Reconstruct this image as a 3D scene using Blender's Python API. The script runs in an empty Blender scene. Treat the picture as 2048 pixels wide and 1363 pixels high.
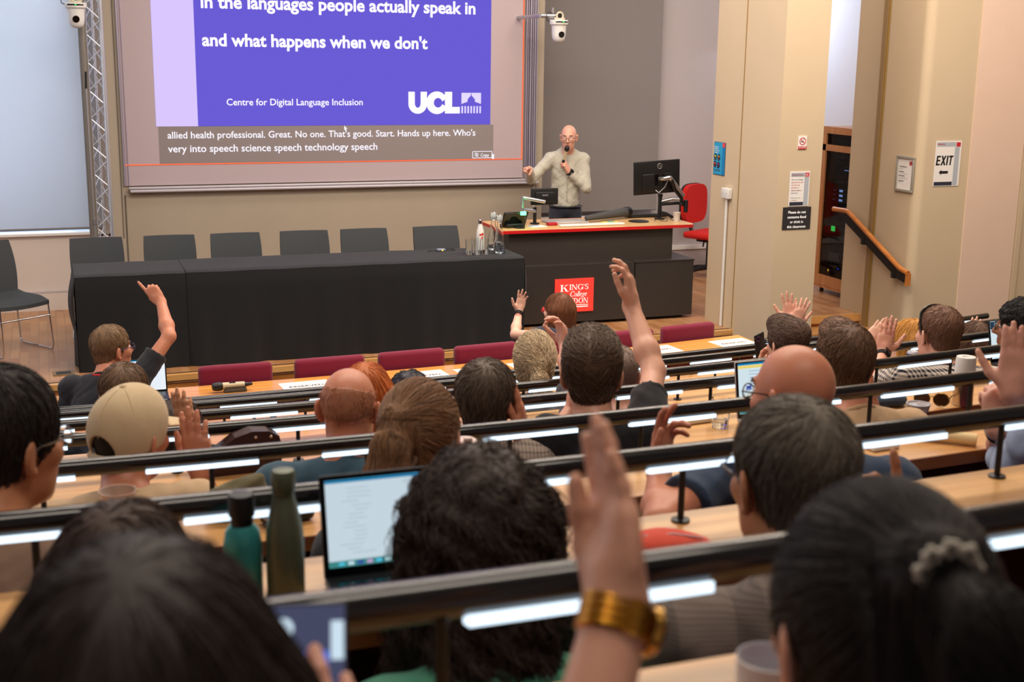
import bpy, bmesh, math, random
import numpy as np
from mathutils import Vector, Matrix

random.seed(7)
SC = bpy.context.scene
COL = SC.collection
PI = math.pi

# ------------------------------------------------------------------ camera
cam_d = bpy.data.cameras.new('camera')
cam = bpy.data.objects.new('camera', cam_d)
COL.objects.link(cam)
CAM_Z = 2.4818
PITCH, ROLL, YAW = 0.2211, 0.0134, 0.3494
_fw = Vector((math.sin(YAW) * math.cos(PITCH), math.cos(YAW) * math.cos(PITCH), -math.sin(PITCH)))
_r = Vector((math.cos(YAW), -math.sin(YAW), 0))
_u = _r.cross(_fw)
_r2 = _r * math.cos(ROLL) + _u * math.sin(ROLL)
_u2 = -_r * math.sin(ROLL) + _u * math.cos(ROLL)
cam.matrix_world = Matrix(((_r2.x, _u2.x, -_fw.x, 0), (_r2.y, _u2.y, -_fw.y, 0), (_r2.z, _u2.z, -_fw.z, CAM_Z), (0, 0, 0, 1)))
cam_d.sensor_width = 36.0
cam_d.lens = 2560.0 / 2048 * 36.0
cam_d.clip_start = 0.05
cam_d.dof.use_dof = True
cam_d.dof.focus_distance = 8.0
cam_d.dof.aperture_fstop = 5.6
SC.camera = cam

# ------------------------------------------------------------------ world, lights, exposure
SC.view_settings.view_transform = 'Standard'
SC.view_settings.look = 'None'
SC.view_settings.exposure = 0.08
SC.view_settings.gamma = 1.0
SC.view_settings.use_curve_mapping = False

world = bpy.data.worlds.new('world')
SC.world = world
world.use_nodes = True
_bg = world.node_tree.nodes['Background']
_bg.inputs[0].default_value = (0.55, 0.72, 1.0, 1)
_bg.inputs[1].default_value = 0.9


def area(name, loc, target, sx, sy, power, col):
    d = bpy.data.lights.new(name, 'AREA')
    d.shape = 'RECTANGLE'
    d.size, d.size_y = sx, sy
    d.energy = power
    d.color = col
    o = bpy.data.objects.new(name, d)
    COL.objects.link(o)
    o.location = loc
    o.rotation_euler = (Vector(target) - Vector(loc)).to_track_quat('-Z', 'Y').to_euler()
    return o


WARM = (1.0, 0.88, 0.75)
# ceiling lighting of the hall, then one added fill for the right wall
area('ceiling_light_a', (0.8, 1.2, 5.3), (0.8, 1.6, 0), 3.0, 0.6, 60, WARM)
area('ceiling_light_b', (2.2, 5.0, 5.0), (2.2, 5.2, 0), 5.0, 0.6, 190, WARM)
area('ceiling_light_c', (3.0, 8.3, 4.9), (3.2, 9.2, 0), 6.0, 0.6, 260, WARM)
area('ceiling_light_d', (4.6, 10.6, 4.9), (4.8, 11.4, 0), 5.0, 0.5, 110, WARM)
area('added_wall_fill', (7.0, 7.0, 5.0), (8.0, 9.8, 1.4), 2.2, 1.2, 130, (1.0, 0.86, 0.74))  # added fill lamp, only there to brighten the right wall and pillar front
# daylight: the window behind the left blind, and tall windows along the left side of the hall
area('window_daylight_a', (-0.95, 13.25, 2.3), (-0.9, 11, 1.6), 2.4, 3.0, 95, (0.80, 0.89, 1.0))
area('window_daylight_b', (-4.2, 7.6, 3.0), (3, 8.0, 1.0), 2.4, 6.0, 95, (0.80, 0.88, 1.0))
area('window_daylight_c', (7.75, 13.2, 3.2), (7.7, 11.4, 2.4), 0.7, 1.6, 26, (0.72, 0.82, 1.0))


# ------------------------------------------------------------------ materials
def lin(c):
    c = c / 255.0
    return c / 12.92 if c <= 0.04045 else ((c + 0.055) / 1.055) ** 2.4


def rgb(r, g, b):
    return (lin(r), lin(g), lin(b), 1)


_mats = {}


def mat(name, col, rough=0.6, metal=0.0, var=0.0, vscale=8.0, bump=0.0, bscale=60.0, emit=None, estr=0.0,
        trans=0.0, ior=1.45, sss=0.0, spec=0.5, sheen=0.0, coat=0.0, alpha=1.0, stretch=None):
    if name in _mats:
        return _mats[name]
    m = bpy.data.materials.new(name)
    _mats[name] = m
    m.use_nodes = True
    nt = m.node_tree
    b = nt.nodes['Principled BSDF']
    b.inputs['Base Color'].default_value = col
    b.inputs['Roughness'].default_value = rough
    b.inputs['Metallic'].default_value = metal
    b.inputs['Specular IOR Level'].default_value = spec
    b.inputs['IOR'].default_value = ior
    if trans:
        b.inputs['Transmission Weight'].default_value = trans
    if sss:
        b.inputs['Subsurface Weight'].default_value = sss
        b.inputs['Subsurface Radius'].default_value = (1.0, 0.35, 0.2)
        b.inputs['Subsurface Scale'].default_value = 0.012
    if sheen:
        b.inputs['Sheen Weight'].default_value = sheen
        b.inputs['Sheen Roughness'].default_value = 0.5
    if coat:
        b.inputs['Coat Weight'].default_value = coat
        b.inputs['Coat Roughness'].default_value = 0.08
    if emit is not None:
        b.inputs['Emission Color'].default_value = emit
        b.inputs['Emission Strength'].default_value = estr
    if alpha < 1:
        b.inputs['Alpha'].default_value = alpha
    if var or bump:
        tc = nt.nodes.new('ShaderNodeTexCoord')
        mp = nt.nodes.new('ShaderNodeMapping')
        nt.links.new(tc.outputs['Object'], mp.inputs[0])
        if stretch:
            mp.inputs['Scale'].default_value = stretch
    if var:
        n = nt.nodes.new('ShaderNodeTexNoise')
        n.inputs['Scale'].default_value = vscale
        n.inputs['Detail'].default_value = 5
        nt.links.new(mp.outputs[0], n.inputs['Vector'])
        mx = nt.nodes.new('ShaderNodeMix')
        mx.data_type = 'RGBA'
        mx.inputs[6].default_value = tuple(max(0, c * (1 - var)) for c in col[:3]) + (1,)
        mx.inputs[7].default_value = tuple(min(1, c * (1 + var)) for c in col[:3]) + (1,)
        nt.links.new(n.outputs[0], mx.inputs[0])
        nt.links.new(mx.outputs[2], b.inputs['Base Color'])
    if bump:
        n2 = nt.nodes.new('ShaderNodeTexNoise')
        n2.inputs['Scale'].default_value = bscale
        n2.inputs['Detail'].default_value = 3
        nt.links.new(mp.outputs[0], n2.inputs['Vector'])
        bp = nt.nodes.new('ShaderNodeBump')
        bp.inputs['Strength'].default_value = bump
        bp.inputs['Distance'].default_value = 0.01
        nt.links.new(n2.outputs[0], bp.inputs['Height'])
        nt.links.new(bp.outputs[0], b.inputs['Normal'])
    return m


def wood(name, c1, c2, scale=(1.2, 14, 14), rough=0.35, coat=0.2):
    """long-grain wood: stretched noise along local X"""
    if name in _mats:
        return _mats[name]
    m = bpy.data.materials.new(name)
    _mats[name] = m
    m.use_nodes = True
    nt = m.node_tree
    b = nt.nodes['Principled BSDF']
    b.inputs['Roughness'].default_value = rough
    b.inputs['Coat Weight'].default_value = coat
    b.inputs['Coat Roughness'].default_value = 0.15
    tc = nt.nodes.new('ShaderNodeTexCoord')
    mp = nt.nodes.new('ShaderNodeMapping')
    mp.inputs['Scale'].default_value = scale
    n = nt.nodes.new('ShaderNodeTexNoise')
    n.inputs['Scale'].default_value = 2.2
    n.inputs['Detail'].default_value = 7
    n.inputs['Distortion'].default_value = 0.5
    r = nt.nodes.new('ShaderNodeValToRGB')
    r.color_ramp.elements[0].position = 0.3
    r.color_ramp.elements[1].position = 0.7
    r.color_ramp.elements[0].color = c1
    r.color_ramp.elements[1].color = c2
    nt.links.new(tc.outputs['Object'], mp.inputs[0])
    nt.links.new(mp.outputs[0], n.inputs['Vector'])
    nt.links.new(n.outputs[0], r.inputs[0])
    nt.links.new(r.outputs[0], b.inputs['Base Color'])
    return m


def emis(name, col, s):
    if name in _mats:
        return _mats[name]
    m = bpy.data.materials.new(name)
    _mats[name] = m
    m.use_nodes = True
    nt = m.node_tree
    nt.nodes.clear()
    e = nt.nodes.new('ShaderNodeEmission')
    e.inputs[0].default_value = col
    e.inputs[1].default_value = s
    o = nt.nodes.new('ShaderNodeOutputMaterial')
    nt.links.new(e.outputs[0], o.inputs[0])
    return m


# ------------------------------------------------------------------ objects
def thing(name, label, cat, loc=(0, 0, 0), rotz=0.0, group=None):
    o = bpy.data.objects.new(name, None)
    COL.objects.link(o)
    o.empty_display_size = 0.05
    o.location = loc
    o.rotation_euler = (0, 0, rotz)
    o['label'] = label
    o['category'] = cat
    if group:
        o['group'] = group
    return o


def tag(o, label, cat, group=None):
    o['label'] = label
    o['category'] = cat
    if group:
        o['group'] = group
    return o


def link_mesh(name, me, parent=None):
    o = bpy.data.objects.new(name, me)
    COL.objects.link(o)
    if parent is not None:
        o.parent = parent
    return o


def copy_tree(o, parent=None):
    c = o.copy()
    COL.objects.link(c)
    if parent is not None:
        c.parent = parent
    for ch in list(o.children):
        copy_tree(ch, c)
    return c


class MB:
    """collects shapes; build() makes ONE mesh object of them"""

    def __init__(self):
        self.v, self.f, self.mi, self.sm = [], [], [], []

    def add(self, vs, fs, mi=0, smooth=False, M=None):
        n = len(self.v)
        for p in vs:
            self.v.append(tuple(M @ Vector(p)) if M is not None else tuple(p))
        for f in fs:
            self.f.append([i + n for i in f])
            self.mi.append(mi)
            self.sm.append(smooth)
        return self

    def box(self, c, s, mi=0, M=None, bev=0.0):
        x, y, z = c
        a, b, d = s[0] / 2, s[1] / 2, s[2] / 2
        if bev <= 0:
            vs = [(x + i * a, y + j * b, z + k * d) for k in (-1, 1) for j in (-1, 1) for i in (-1, 1)]
            fs = [(0, 2, 3, 1), (4, 5, 7, 6), (0, 1, 5, 4), (2, 6, 7, 3), (0, 4, 6, 2), (1, 3, 7, 5)]
            return self.add(vs, fs, mi, False, M)
        bm = bmesh.new()
        bmesh.ops.create_cube(bm, size=1.0)
        for v in bm.verts:
            v.co = Vector((x + v.co.x * s[0], y + v.co.y * s[1], z + v.co.z * s[2]))
        bmesh.ops.bevel(bm, geom=bm.edges[:], offset=min(bev, 0.49 * min(s)), segments=3, profile=0.5, affect='EDGES')
        bm.verts.index_update()
        vs = [tuple(v.co) for v in bm.verts]
        fs = [[v.index for v in f.verts] for f in bm.faces]
        bm.free()
        return self.add(vs, fs, mi, True, M)

    def tube(self, pts, r, n=10, mi=0, closed=False, caps=True, M=None, flat=1.0):
        pts = [Vector(p) for p in pts]
        m = len(pts)
        rs = r if isinstance(r, (list, tuple)) else [r] * m
        vs, fs = [], []
        prev = None
        for i, p in enumerate(pts):
            if closed:
                t = pts[(i + 1) % m] - pts[i - 1]
            else:
                t = pts[min(i + 1, m - 1)] - pts[max(i - 1, 0)]
            t.normalize()
            if prev is None:
                a = Vector((0, 0, 1)) if abs(t.z) < 0.9 else Vector((1, 0, 0))
                u = t.cross(a).normalized()
            else:
                u = (prev - t * prev.dot(t)).normalized()
            prev = u
            w = t.cross(u)
            for k in range(n):
                an = 2 * PI * k / n
                vs.append(p + u * math.cos(an) * rs[i] + w * math.sin(an) * rs[i] * flat)
        rings = m if closed else m - 1
        for i in range(rings):
            a, b = i * n, ((i + 1) % m) * n
            for k in range(n):
                fs.append((a + k, a + (k + 1) % n, b + (k + 1) % n, b + k))
        if caps and not closed:
            fs.append(tuple(reversed(range(n))))
            fs.append(tuple(range((m - 1) * n, m * n)))
        return self.add(vs, fs, mi, True, M)

    def cyl(self, p0, p1, r, n=20, mi=0, M=None, r2=None):
        return self.tube([p0, p1], [r, r if r2 is None else r2], n, mi, M=M)

    def lathe(self, prof, n=28, mi=0, c=(0, 0, 0), M=None, smooth=True):
        """profile of (radius, z); spun about Z"""
        vs, fs = [], []
        m = len(prof)
        for (r, z) in prof:
            for k in range(n):
                an = 2 * PI * k / n
                vs.append((c[0] + r * math.cos(an), c[1] + r * math.sin(an), c[2] + z))
        for i in range(m - 1):
            for k in range(n):
                fs.append((i * n + k, i * n + (k + 1) % n, (i + 1) * n + (k + 1) % n, (i + 1) * n + k))
        if prof[0][0] > 1e-6:
            fs.append(tuple(reversed(range(n))))
        if prof[-1][0] > 1e-6:
            fs.append(tuple(range((m - 1) * n, m * n)))
        return self.add(vs, fs, mi, smooth, M)

    def prism(self, poly, z0, z1, mi=0, M=None):
        """polygon (x,y) extruded along z"""
        n = len(poly)
        vs = [(x, y, z0) for x, y in poly] + [(x, y, z1) for x, y in poly]
        fs = [tuple(reversed(range(n))), tuple(range(n, 2 * n))]
        fs += [(i, (i + 1) % n, n + (i + 1) % n, n + i) for i in range(n)]
        return self.add(vs, fs, mi, False, M)

    def face(self, poly, y0, y1, mi=0, M=None):
        """polygon given in (x,z), extruded along y (front at y0)"""
        n = len(poly)
        vs = [(x, y0, z) for x, z in poly] + [(x, y1, z) for x, z in poly]
        fs = [tuple(range(n)), tuple(reversed(range(n, 2 * n)))]
        fs += [(i, n + i, n + (i + 1) % n, (i + 1) % n) for i in range(n)]
        return self.add(vs, fs, mi, False, M)

    def sphere(self, c, r, mi=0, n=16, M=None):
        rx, ry, rz = r if isinstance(r, (tuple, list)) else (r, r, r)
        vs, fs = [], []
        m = n // 2
        for i in range(m + 1):
            th = PI * i / m
            for k in range(n):
                an = 2 * PI * k / n
                vs.append((c[0] + rx * math.sin(th) * math.cos(an), c[1] + ry * math.sin(th) * math.sin(an), c[2] + rz * math.cos(th)))
        for i in range(m):
            for k in range(n):
                fs.append((i * n + k, (i + 1) * n + k, (i + 1) * n + (k + 1) % n, i * n + (k + 1) % n))
        return self.add(vs, fs, mi, True, M)

    def build(self, name, mats, parent=None):
        me = bpy.data.meshes.new(name)
        me.from_pydata(self.v, [], self.f)
        for m in (mats if isinstance(mats, (list, tuple)) else [mats]):
            me.materials.append(m)
        me.polygons.foreach_set('material_index', self.mi)
        me.polygons.foreach_set('use_smooth', self.sm)
        me.update()
        bm = bmesh.new()
        bm.from_mesh(me)
        bmesh.ops.recalc_face_normals(bm, faces=bm.faces)
        for e in bm.edges:
            if len(e.link_faces) == 2 and e.calc_face_angle(0) > 0.7:
                e.smooth = False
        bm.to_mesh(me)
        bm.free()
        return link_mesh(name, me, parent)


def struct(name, mb, mats):
    o = mb.build(name, mats)
    o['kind'] = 'structure'
    return o


def text(name, s, m, parent, x0, z, x1=None, size=None, y=-0.002, bold=0.0, shear=0.0, depth=0.0006, align='LEFT', M=None, space=1.0):
    """lettering in the parent's XZ plane facing -Y; fitted between x0 and x1 or given a size"""
    cu = bpy.data.curves.new(name, 'FONT')
    cu.body = s
    cu.size = 1.0
    cu.offset = bold
    cu.shear = shear
    cu.space_character = space
    cu.resolution_u = 3
    cu.align_x = 'LEFT'
    ob = bpy.data.objects.new(name, cu)
    COL.objects.link(ob)
    bpy.context.view_layer.update()
    dg = bpy.context.evaluated_depsgraph_get()
    me = bpy.data.meshes.new_from_object(ob.evaluated_get(dg))
    bpy.data.objects.remove(ob)
    n = len(me.vertices)
    co = np.empty(n * 3, dtype=np.float32)
    me.vertices.foreach_get('co', co)
    co = co.reshape(-1, 3)
    mn, mxx = co[:, 0].min(), co[:, 0].max()
    w = mxx - mn
    k = size if x1 is None else (x1 - x0) / w
    xs = (co[:, 0] - mn) * k
    if x1 is None and align == 'CENTER':
        xs = xs - w * k / 2
    zs = co[:, 1] * k
    out = np.stack([x0 + xs, np.full(n, y), z + zs], 1)
    me.vertices.foreach_set('co', out.astype(np.float32).ravel())
    me.materials.clear()
    me.materials.append(m)
    me.name = name
    me.update()
    return link_mesh(name, me, parent)


def join_meshes(name, objs, parent):
    """merge several already made mesh objects with the same material set into one part"""
    bm = bmesh.new()
    mats = []
    for o in objs:
        for m in o.data.materials:
            if m not in mats:
                mats.append(m)
    for o in objs:
        b2 = bmesh.new()
        b2.from_mesh(o.data)
        remap = [mats.index(m) for m in o.data.materials]
        for f in b2.faces:
            f.material_index = remap[f.material_index]
        tmp = bpy.data.meshes.new('tmp')
        b2.to_mesh(tmp)
        b2.free()
        bm.from_mesh(tmp)
        bpy.data.meshes.remove(tmp)
        me = o.data
        bpy.data.objects.remove(o)
        bpy.data.meshes.remove(me)
    me = bpy.data.meshes.new(name)
    bm.to_mesh(me)
    bm.free()
    for m in mats:
        me.materials.append(m)
    return link_mesh(name, me, parent)


# ------------------------------------------------------------------ shared numbers of the hall
def row_y(k, x):
    return 1.0418 + 0.9 * k - 0.018 * x + 0.0203 * x * x


def row_z(k):            # top of the lamp rail of row k
    return 2.0181 - 0.21 * k + (0, 0, 0.003, 0.012, 0.014, 0.017, 0.004, 0, 0)[k] if 0 <= k < 9 else 2.0181 - 0.21 * k


def floor_z(k):
    return {7: -0.22, 8: -0.24}.get(k, row_z(k) - 0.96)


def desk_z(k):
    return 0.56 if k == 7 else row_z(k) - 0.14
# ================================================================== the setting
def parquet(name, c1, c2, scale, rough=0.3, rot=0.0):
    m = bpy.data.materials.new(name)
    m.use_nodes = True
    nt = m.node_tree
    b = nt.nodes['Principled BSDF']
    b.inputs['Roughness'].default_value = rough
    tc = nt.nodes.new('ShaderNodeTexCoord')
    mp = nt.nodes.new('ShaderNodeMapping')
    mp.inputs['Scale'].default_value = (scale, scale, scale)
    mp.inputs['Rotation'].default_value = (0, 0, rot)
    br = nt.nodes.new('ShaderNodeTexBrick')
    br.inputs['Color1'].default_value = c1
    br.inputs['Color2'].default_value = c2
    br.inputs['Mortar'].default_value = tuple(c * 0.72 for c in c1[:3]) + (1,)
    br.inputs['Scale'].default_value = 1.0
    br.inputs['Mortar Size'].default_value = 0.006
    br.inputs['Brick Width'].default_value = 0.42
    br.inputs['Row Height'].default_value = 0.075
    n = nt.nodes.new('ShaderNodeTexNoise')
    n.inputs['Scale'].default_value = 3.0
    n.inputs['Detail'].default_value = 8
    mx = nt.nodes.new('ShaderNodeMix')
    mx.data_type = 'RGBA'
    mx.blend_type = 'MULTIPLY'
    mx.inputs[0].default_value = 0.55
    nt.links.new(tc.outputs['Object'], mp.inputs[0])
    nt.links.new(mp.outputs[0], br.inputs['Vector'])
    nt.links.new(mp.outputs[0], n.inputs['Vector'])
    nt.links.new(br.outputs['Color'], mx.inputs[6])
    nt.links.new(n.outputs[0], mx.inputs[7])
    nt.links.new(mx.outputs[2], b.inputs['Base Color'])
    return m


M_parquet = parquet('oak_parquet', rgb(214, 160, 112), rgb(186, 128, 82), 1.0, 0.32, PI / 2)
M_oak = wood('oak_trim', rgb(196, 140, 78), rgb(222, 170, 104), (1.0, 10, 10), 0.3, 0.3)
M_fascia = wood('orange_veneer', rgb(176, 104, 44), rgb(206, 134, 62), (1.0, 10, 6), 0.35, 0.3)
M_darkline = mat('dark_inlay', rgb(30, 28, 28), 0.6)
M_panel = mat('taupe_paint', rgb(164, 151, 134), 0.75, var=0.04, vscale=3, bump=0.05, bscale=200)
M_wallwhite = mat('off_white_paint', rgb(214, 200, 190), 0.8, var=0.03, vscale=2)
M_walltan = mat('cream_wall_covering', rgb(204, 184, 154), 0.8, var=0.04, vscale=3, bump=0.08, bscale=160)
M_wallgrey = mat('pale_lilac_paint', rgb(186, 176, 176), 0.8, var=0.03, vscale=2)
M_pink = mat('pinkish_panel_paint', rgb(226, 198, 178), 0.75, var=0.04, vscale=4)
M_carpet = mat('dark_carpet', rgb(44, 36, 40), 0.95, var=0.2, vscale=60)
M_white = mat('white_gloss_paint', rgb(232, 230, 228), 0.4)
M_ceil = mat('ceiling_paint', rgb(225, 222, 216), 0.9)

# stage platform
mb = MB()
edge = lambda x: 9.93 + 0.05 * x
mb.prism([(-4.0, edge(-4)), (5.9, edge(5.9)), (6.33, 10.55), (8.4, 10.55), (8.4, 13.7), (-4.0, 13.7)], -0.06, 0.0)
struct('floor', mb, [M_parquet])
mb = MB()
for a, b in ((-4.0, 5.9),):
    mb.prism([(a, edge(a) + 0.012), (b, edge(b) + 0.012), (b, edge(b) + 0.03), (a, edge(a) + 0.03)], -0.30, -0.04, 1)
    mb.prism([(a, edge(a) - 0.012), (b, edge(b) - 0.012), (b, edge(b) + 0.05), (a, edge(a) + 0.05)], -0.04, 0.004, 0)
    mb.prism([(a, edge(a) + 0.046), (b, edge(b) + 0.046), (b, edge(b) + 0.066), (a, edge(a) + 0.066)], -0.02, 0.006, 2)
struct('trim_1', mb, [M_oak, M_fascia, M_darkline])
# steps between the two pillars
mb = MB()
mb.box((6.93, 10.545, -0.03), (1.2, 0.05, 0.07), 0)
mb.box((6.93, 10.57, -0.10), (1.2, 0.02, 0.2), 1)
mb.box((6.93, 10.40, -0.115), (1.2, 0.32, 0.03), 0)
mb.box((6.93, 10.26, -0.19), (1.2, 0.02, 0.16), 1)
struct('trim_2', mb, [M_oak, M_fascia])

# tiers of the hall under the rows
XS = [-3.2 + 0.6 * i for i in range(22)]


def band(mb, y0, y1, z0, z1, xs=XS, mi=0, smooth=False):
    """a strip between two curves y0(x), y1(x), from z0 up to z1"""
    n = len(xs)
    vs = []
    for x in xs:
        vs += [(x, y0(x), z0), (x, y1(x), z0), (x, y1(x), z1), (x, y0(x), z1)]
    fs = []
    for i in range(n - 1):
        a, b = 4 * i, 4 * (i + 1)
        for k in range(4):
            fs.append((a + k, a + (k + 1) % 4, b + (k + 1) % 4, b + k))
    fs += [(0, 3, 2, 1), (4 * (n - 1), 4 * (n - 1) + 1, 4 * (n - 1) + 2, 4 * (n - 1) + 3)]
    mb.add(vs, fs, mi, smooth)
    return mb


mb = MB()
for k in range(0, 7):
    band(mb, (lambda x, k=k: row_y(k - 1, x) + 0.045), (lambda x, k=k: row_y(k, x) + 0.05), -0.5, floor_z(k))
band(mb, (lambda x: row_y(-4, x)), (lambda x: row_y(-1, x) + 0.05), -0.5, floor_z(0) + 0.21)
band(mb, (lambda x: row_y(6, x) + 0.045), (lambda x: row_y(7, x) + 0.05), -0.5, floor_z(7))
mb.prism([(-4, 7.0), (11, 7.0), (11, 10.9), (-4, 10.9)], -0.5, -0.20)
struct('floor', mb, [M_carpet])

# back wall: window bay on the left, housing of the screen, alcove on the right
mb = MB()
mb.box((-1.6, 13.02, 0.36), (4.8, 0.14, 0.72), 0)
mb.box((-3.3, 13.02, 3.0), (1.4, 0.14, 4.6), 0)
mb.box((0.52, 13.02, 3.0), (0.28, 0.14, 4.6), 0)
mb.box((-0.95, 13.02, 4.9), (3.4, 0.14, 1.4), 0)
mb.box((-0.9, 12.93, 0.085), (3.2, 0.04, 0.17), 0)
mb.box((-0.9, 12.93, 0.178), (3.2, 0.045, 0.012), 1)
struct('wall_back', mb, [M_wallwhite, M_wallgrey])
mb = MB()
mb.box((-0.95, 12.99, 0.735), (2.8, 0.16, 0.03), 0, bev=0.006)
mb.box((-0.95, 13.0, 3.9), (2.8, 0.08, 0.05), 0)
for x in (-2.3, -0.95, 0.38):
    mb.box((x, 13.04, 2.3), (0.05, 0.05, 3.2), 0)
w1 = struct('window_1', mb, [M_white])
mb = MB()
mb.box((-0.95, 13.05, 2.3), (2.7, 0.008, 3.1), 0)
mb.build('window_glass', mat('window_glass', (0.9, 0.95, 1, 1), 0.05, trans=1.0, ior=1.05), w1)

mb = MB()
mb.box((2.76, 12.86, 2.4), (4.4, 0.22, 5.2), 0)
mb.box((0.665, 12.748, 2.9), (0.006, 0.01, 4.4), 1)
mb.box((4.87, 12.748, 2.9), (0.008, 0.01, 4.4), 2)
mb.box((0.695, 12.748, 0.55), (0.012, 0.01, 1.12), 1)
struct('wall_back', mb, [M_panel, mat('panel_joint', rgb(92, 84, 74), 0.8), M_white])

mb = MB()
mb.box((6.7, 13.57, 2.5), (3.5, 0.14, 5.4), 0)
mb.box((4.9, 13.25, 2.5), (0.12, 0.6, 5.4), 0)
mb.box((6.9, 13.49, 0.26), (3.0, 0.03, 0.05), 1)
mb.box((6.9, 13.49, 0.05), (3.0, 0.02, 0.1), 0)
struct('wall_back', mb, [M_wallgrey, M_white])
mb = MB()
mb.box((5.9, 13.46, 0.66), (1.6, 0.10, 0.035), 0)
struct('trim_3', mb, [M_white])

# right side: white wall beyond the opening, pillar, corner pier
mb = MB()
mb.box((8.43, 12.2, 2.5), (0.14, 2.8, 5.4), 0)
struct('wall_right', mb, [mat('daylit_white_paint', rgb(226, 228, 238), 0.8, var=0.02)])
mb = MB()
mb.box((6.115, 10.175, 2.35), (0.43, 1.17, 5.5), 0)
struct('wall_pillar', mb, [M_walltan])
mb = MB()
mb.box((5.899, 10.24, 2.5), (0.004, 0.012, 5.2), 0)
struct('trim_4', mb, [mat('ochre_seam', rgb(150, 118, 58), 0.7)])
mb = MB()
cr = 0.08
cor = [(7.5 + cr - cr * math.cos(a), 9.8 + cr - cr * math.sin(a)) for a in [PI / 2 * i / 8 for i in range(9)]]
mb.prism([(7.52, 10.9)] + cor + [(10.6, 9.8), (10.6, 10.9)], -0.3, 5.2)
mb.box((7.497, 10.4, 2.4), (0.012, 0.02, 5.2), 1)
mb.box((7.49, 10.44, 2.4), (0.01, 0.06, 5.2), 2)
struct('wall_corner', mb, [M_walltan, mat('ochre_seam', None), mat('umber_batten', rgb(150, 124, 86), 0.7)])
mb = MB()
mb.box((8.36, 9.795, 2.4), (0.6, 0.012, 5.0), 0)
mb.box((8.70, 9.79, 2.4), (0.05, 0.02, 5.0), 1)
struct('trim_5', mb, [M_pink, M_walltan])
mb = MB()
mb.box((10.65, 4.0, 2.4), (0.14, 14.0, 6.0), 0)
struct('wall_right', mb, [M_walltan])
mb = MB()
mb.box((-4.9, 4.9, 2.4), (0.14, 16.5, 6.2), 0)
struct('wall_left', mb, [M_wallwhite])
mb = MB()
mb.box((3.2, -3.4, 2.4), (16.4, 0.14, 6.2), 0)
struct('wall_rear', mb, [M_wallwhite])
mb = MB()
mb.box((3.2, 5.1, 5.5), (16.4, 17.2, 0.14), 0)
struct('ceiling', mb, [M_ceil])
# ================================================================== on and around the stage
M_alu = mat('brushed_aluminium', rgb(190, 190, 194), 0.35, 0.9)
M_chrome = mat('chrome', rgb(210, 210, 212), 0.12, 1.0)
M_black = mat('matt_black_plastic', rgb(22, 22, 24), 0.45)
M_blackgloss = mat('black_gloss', rgb(10, 10, 12), 0.12)
M_whiteplastic = mat('white_plastic', rgb(226, 224, 220), 0.4)
M_greyfabric = mat('charcoal_fabric', rgb(62, 65, 68), 0.9, var=0.1, vscale=120, bump=0.3, bscale=400)
M_paper = mat('paper_white', rgb(238, 234, 230), 0.7)
M_ink = mat('black_ink', rgb(24, 22, 24), 0.7)
M_red = mat('signal_red', rgb(200, 26, 30), 0.4)
M_cable = mat('black_cable', rgb(16, 16, 17), 0.5)


def blind_mat(name, col, tr):
    m = bpy.data.materials.new(name)
    m.use_nodes = True
    nt = m.node_tree
    nt.nodes.clear()
    d = nt.nodes.new('ShaderNodeBsdfDiffuse')
    t = nt.nodes.new('ShaderNodeBsdfTranslucent')
    d.inputs[0].default_value = col
    t.inputs[0].default_value = col
    mx = nt.nodes.new('ShaderNodeMixShader')
    mx.inputs[0].default_value = tr
    o = nt.nodes.new('ShaderNodeOutputMaterial')
    nt.links.new(d.outputs[0], mx.inputs[1])
    nt.links.new(t.outputs[0], mx.inputs[2])
    nt.links.new(mx.outputs[0], o.inputs[0])
    return m


def blind(name, label, x0, x1, y, z0, z1, m):
    t = thing(name, label, 'blind', ((x0 + x1) / 2, y, z0))
    w = (x1 - x0) / 2
    mb = MB()
    n = 60
    vs, fs = [], []
    for i in range(n + 1):
        x = -w + 2 * w * i / n
        yy = 0.006 * math.sin(x * 5.1) + 0.004 * math.sin(x * 11)
        vs += [(x, yy * 0.2, 0.02), (x, yy, z1 - z0)]
    for i in range(n):
        fs.append((2 * i, 2 * i + 2, 2 * i + 3, 2 * i + 1))
    mb.add(vs, fs, 0, True)
    mb.build('blind_fabric', m, t)
    mb = MB()
    mb.cyl((-w, 0, 0.012), (w, 0, 0.012), 0.011, 10)
    mb.build('bottom_bar', mat('grey_bar', rgb(120, 118, 118), 0.5), t)
    return t


blind('roller_blind', 'wide pale grey roller blind lit by daylight, left of the projection screen behind the truss', -2.3, 0.50, 12.915, 0.775, 4.2, blind_mat('daylit_blind_cloth', rgb(170, 172, 178), 0.32))
blind('roller_blind', 'dark grey roller blind behind the standing speaker, right of the screen', 4.99, 6.64, 13.40, 0.725, 4.6, blind_mat('dark_blind_cloth', rgb(142, 136, 134), 0.05))

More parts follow.
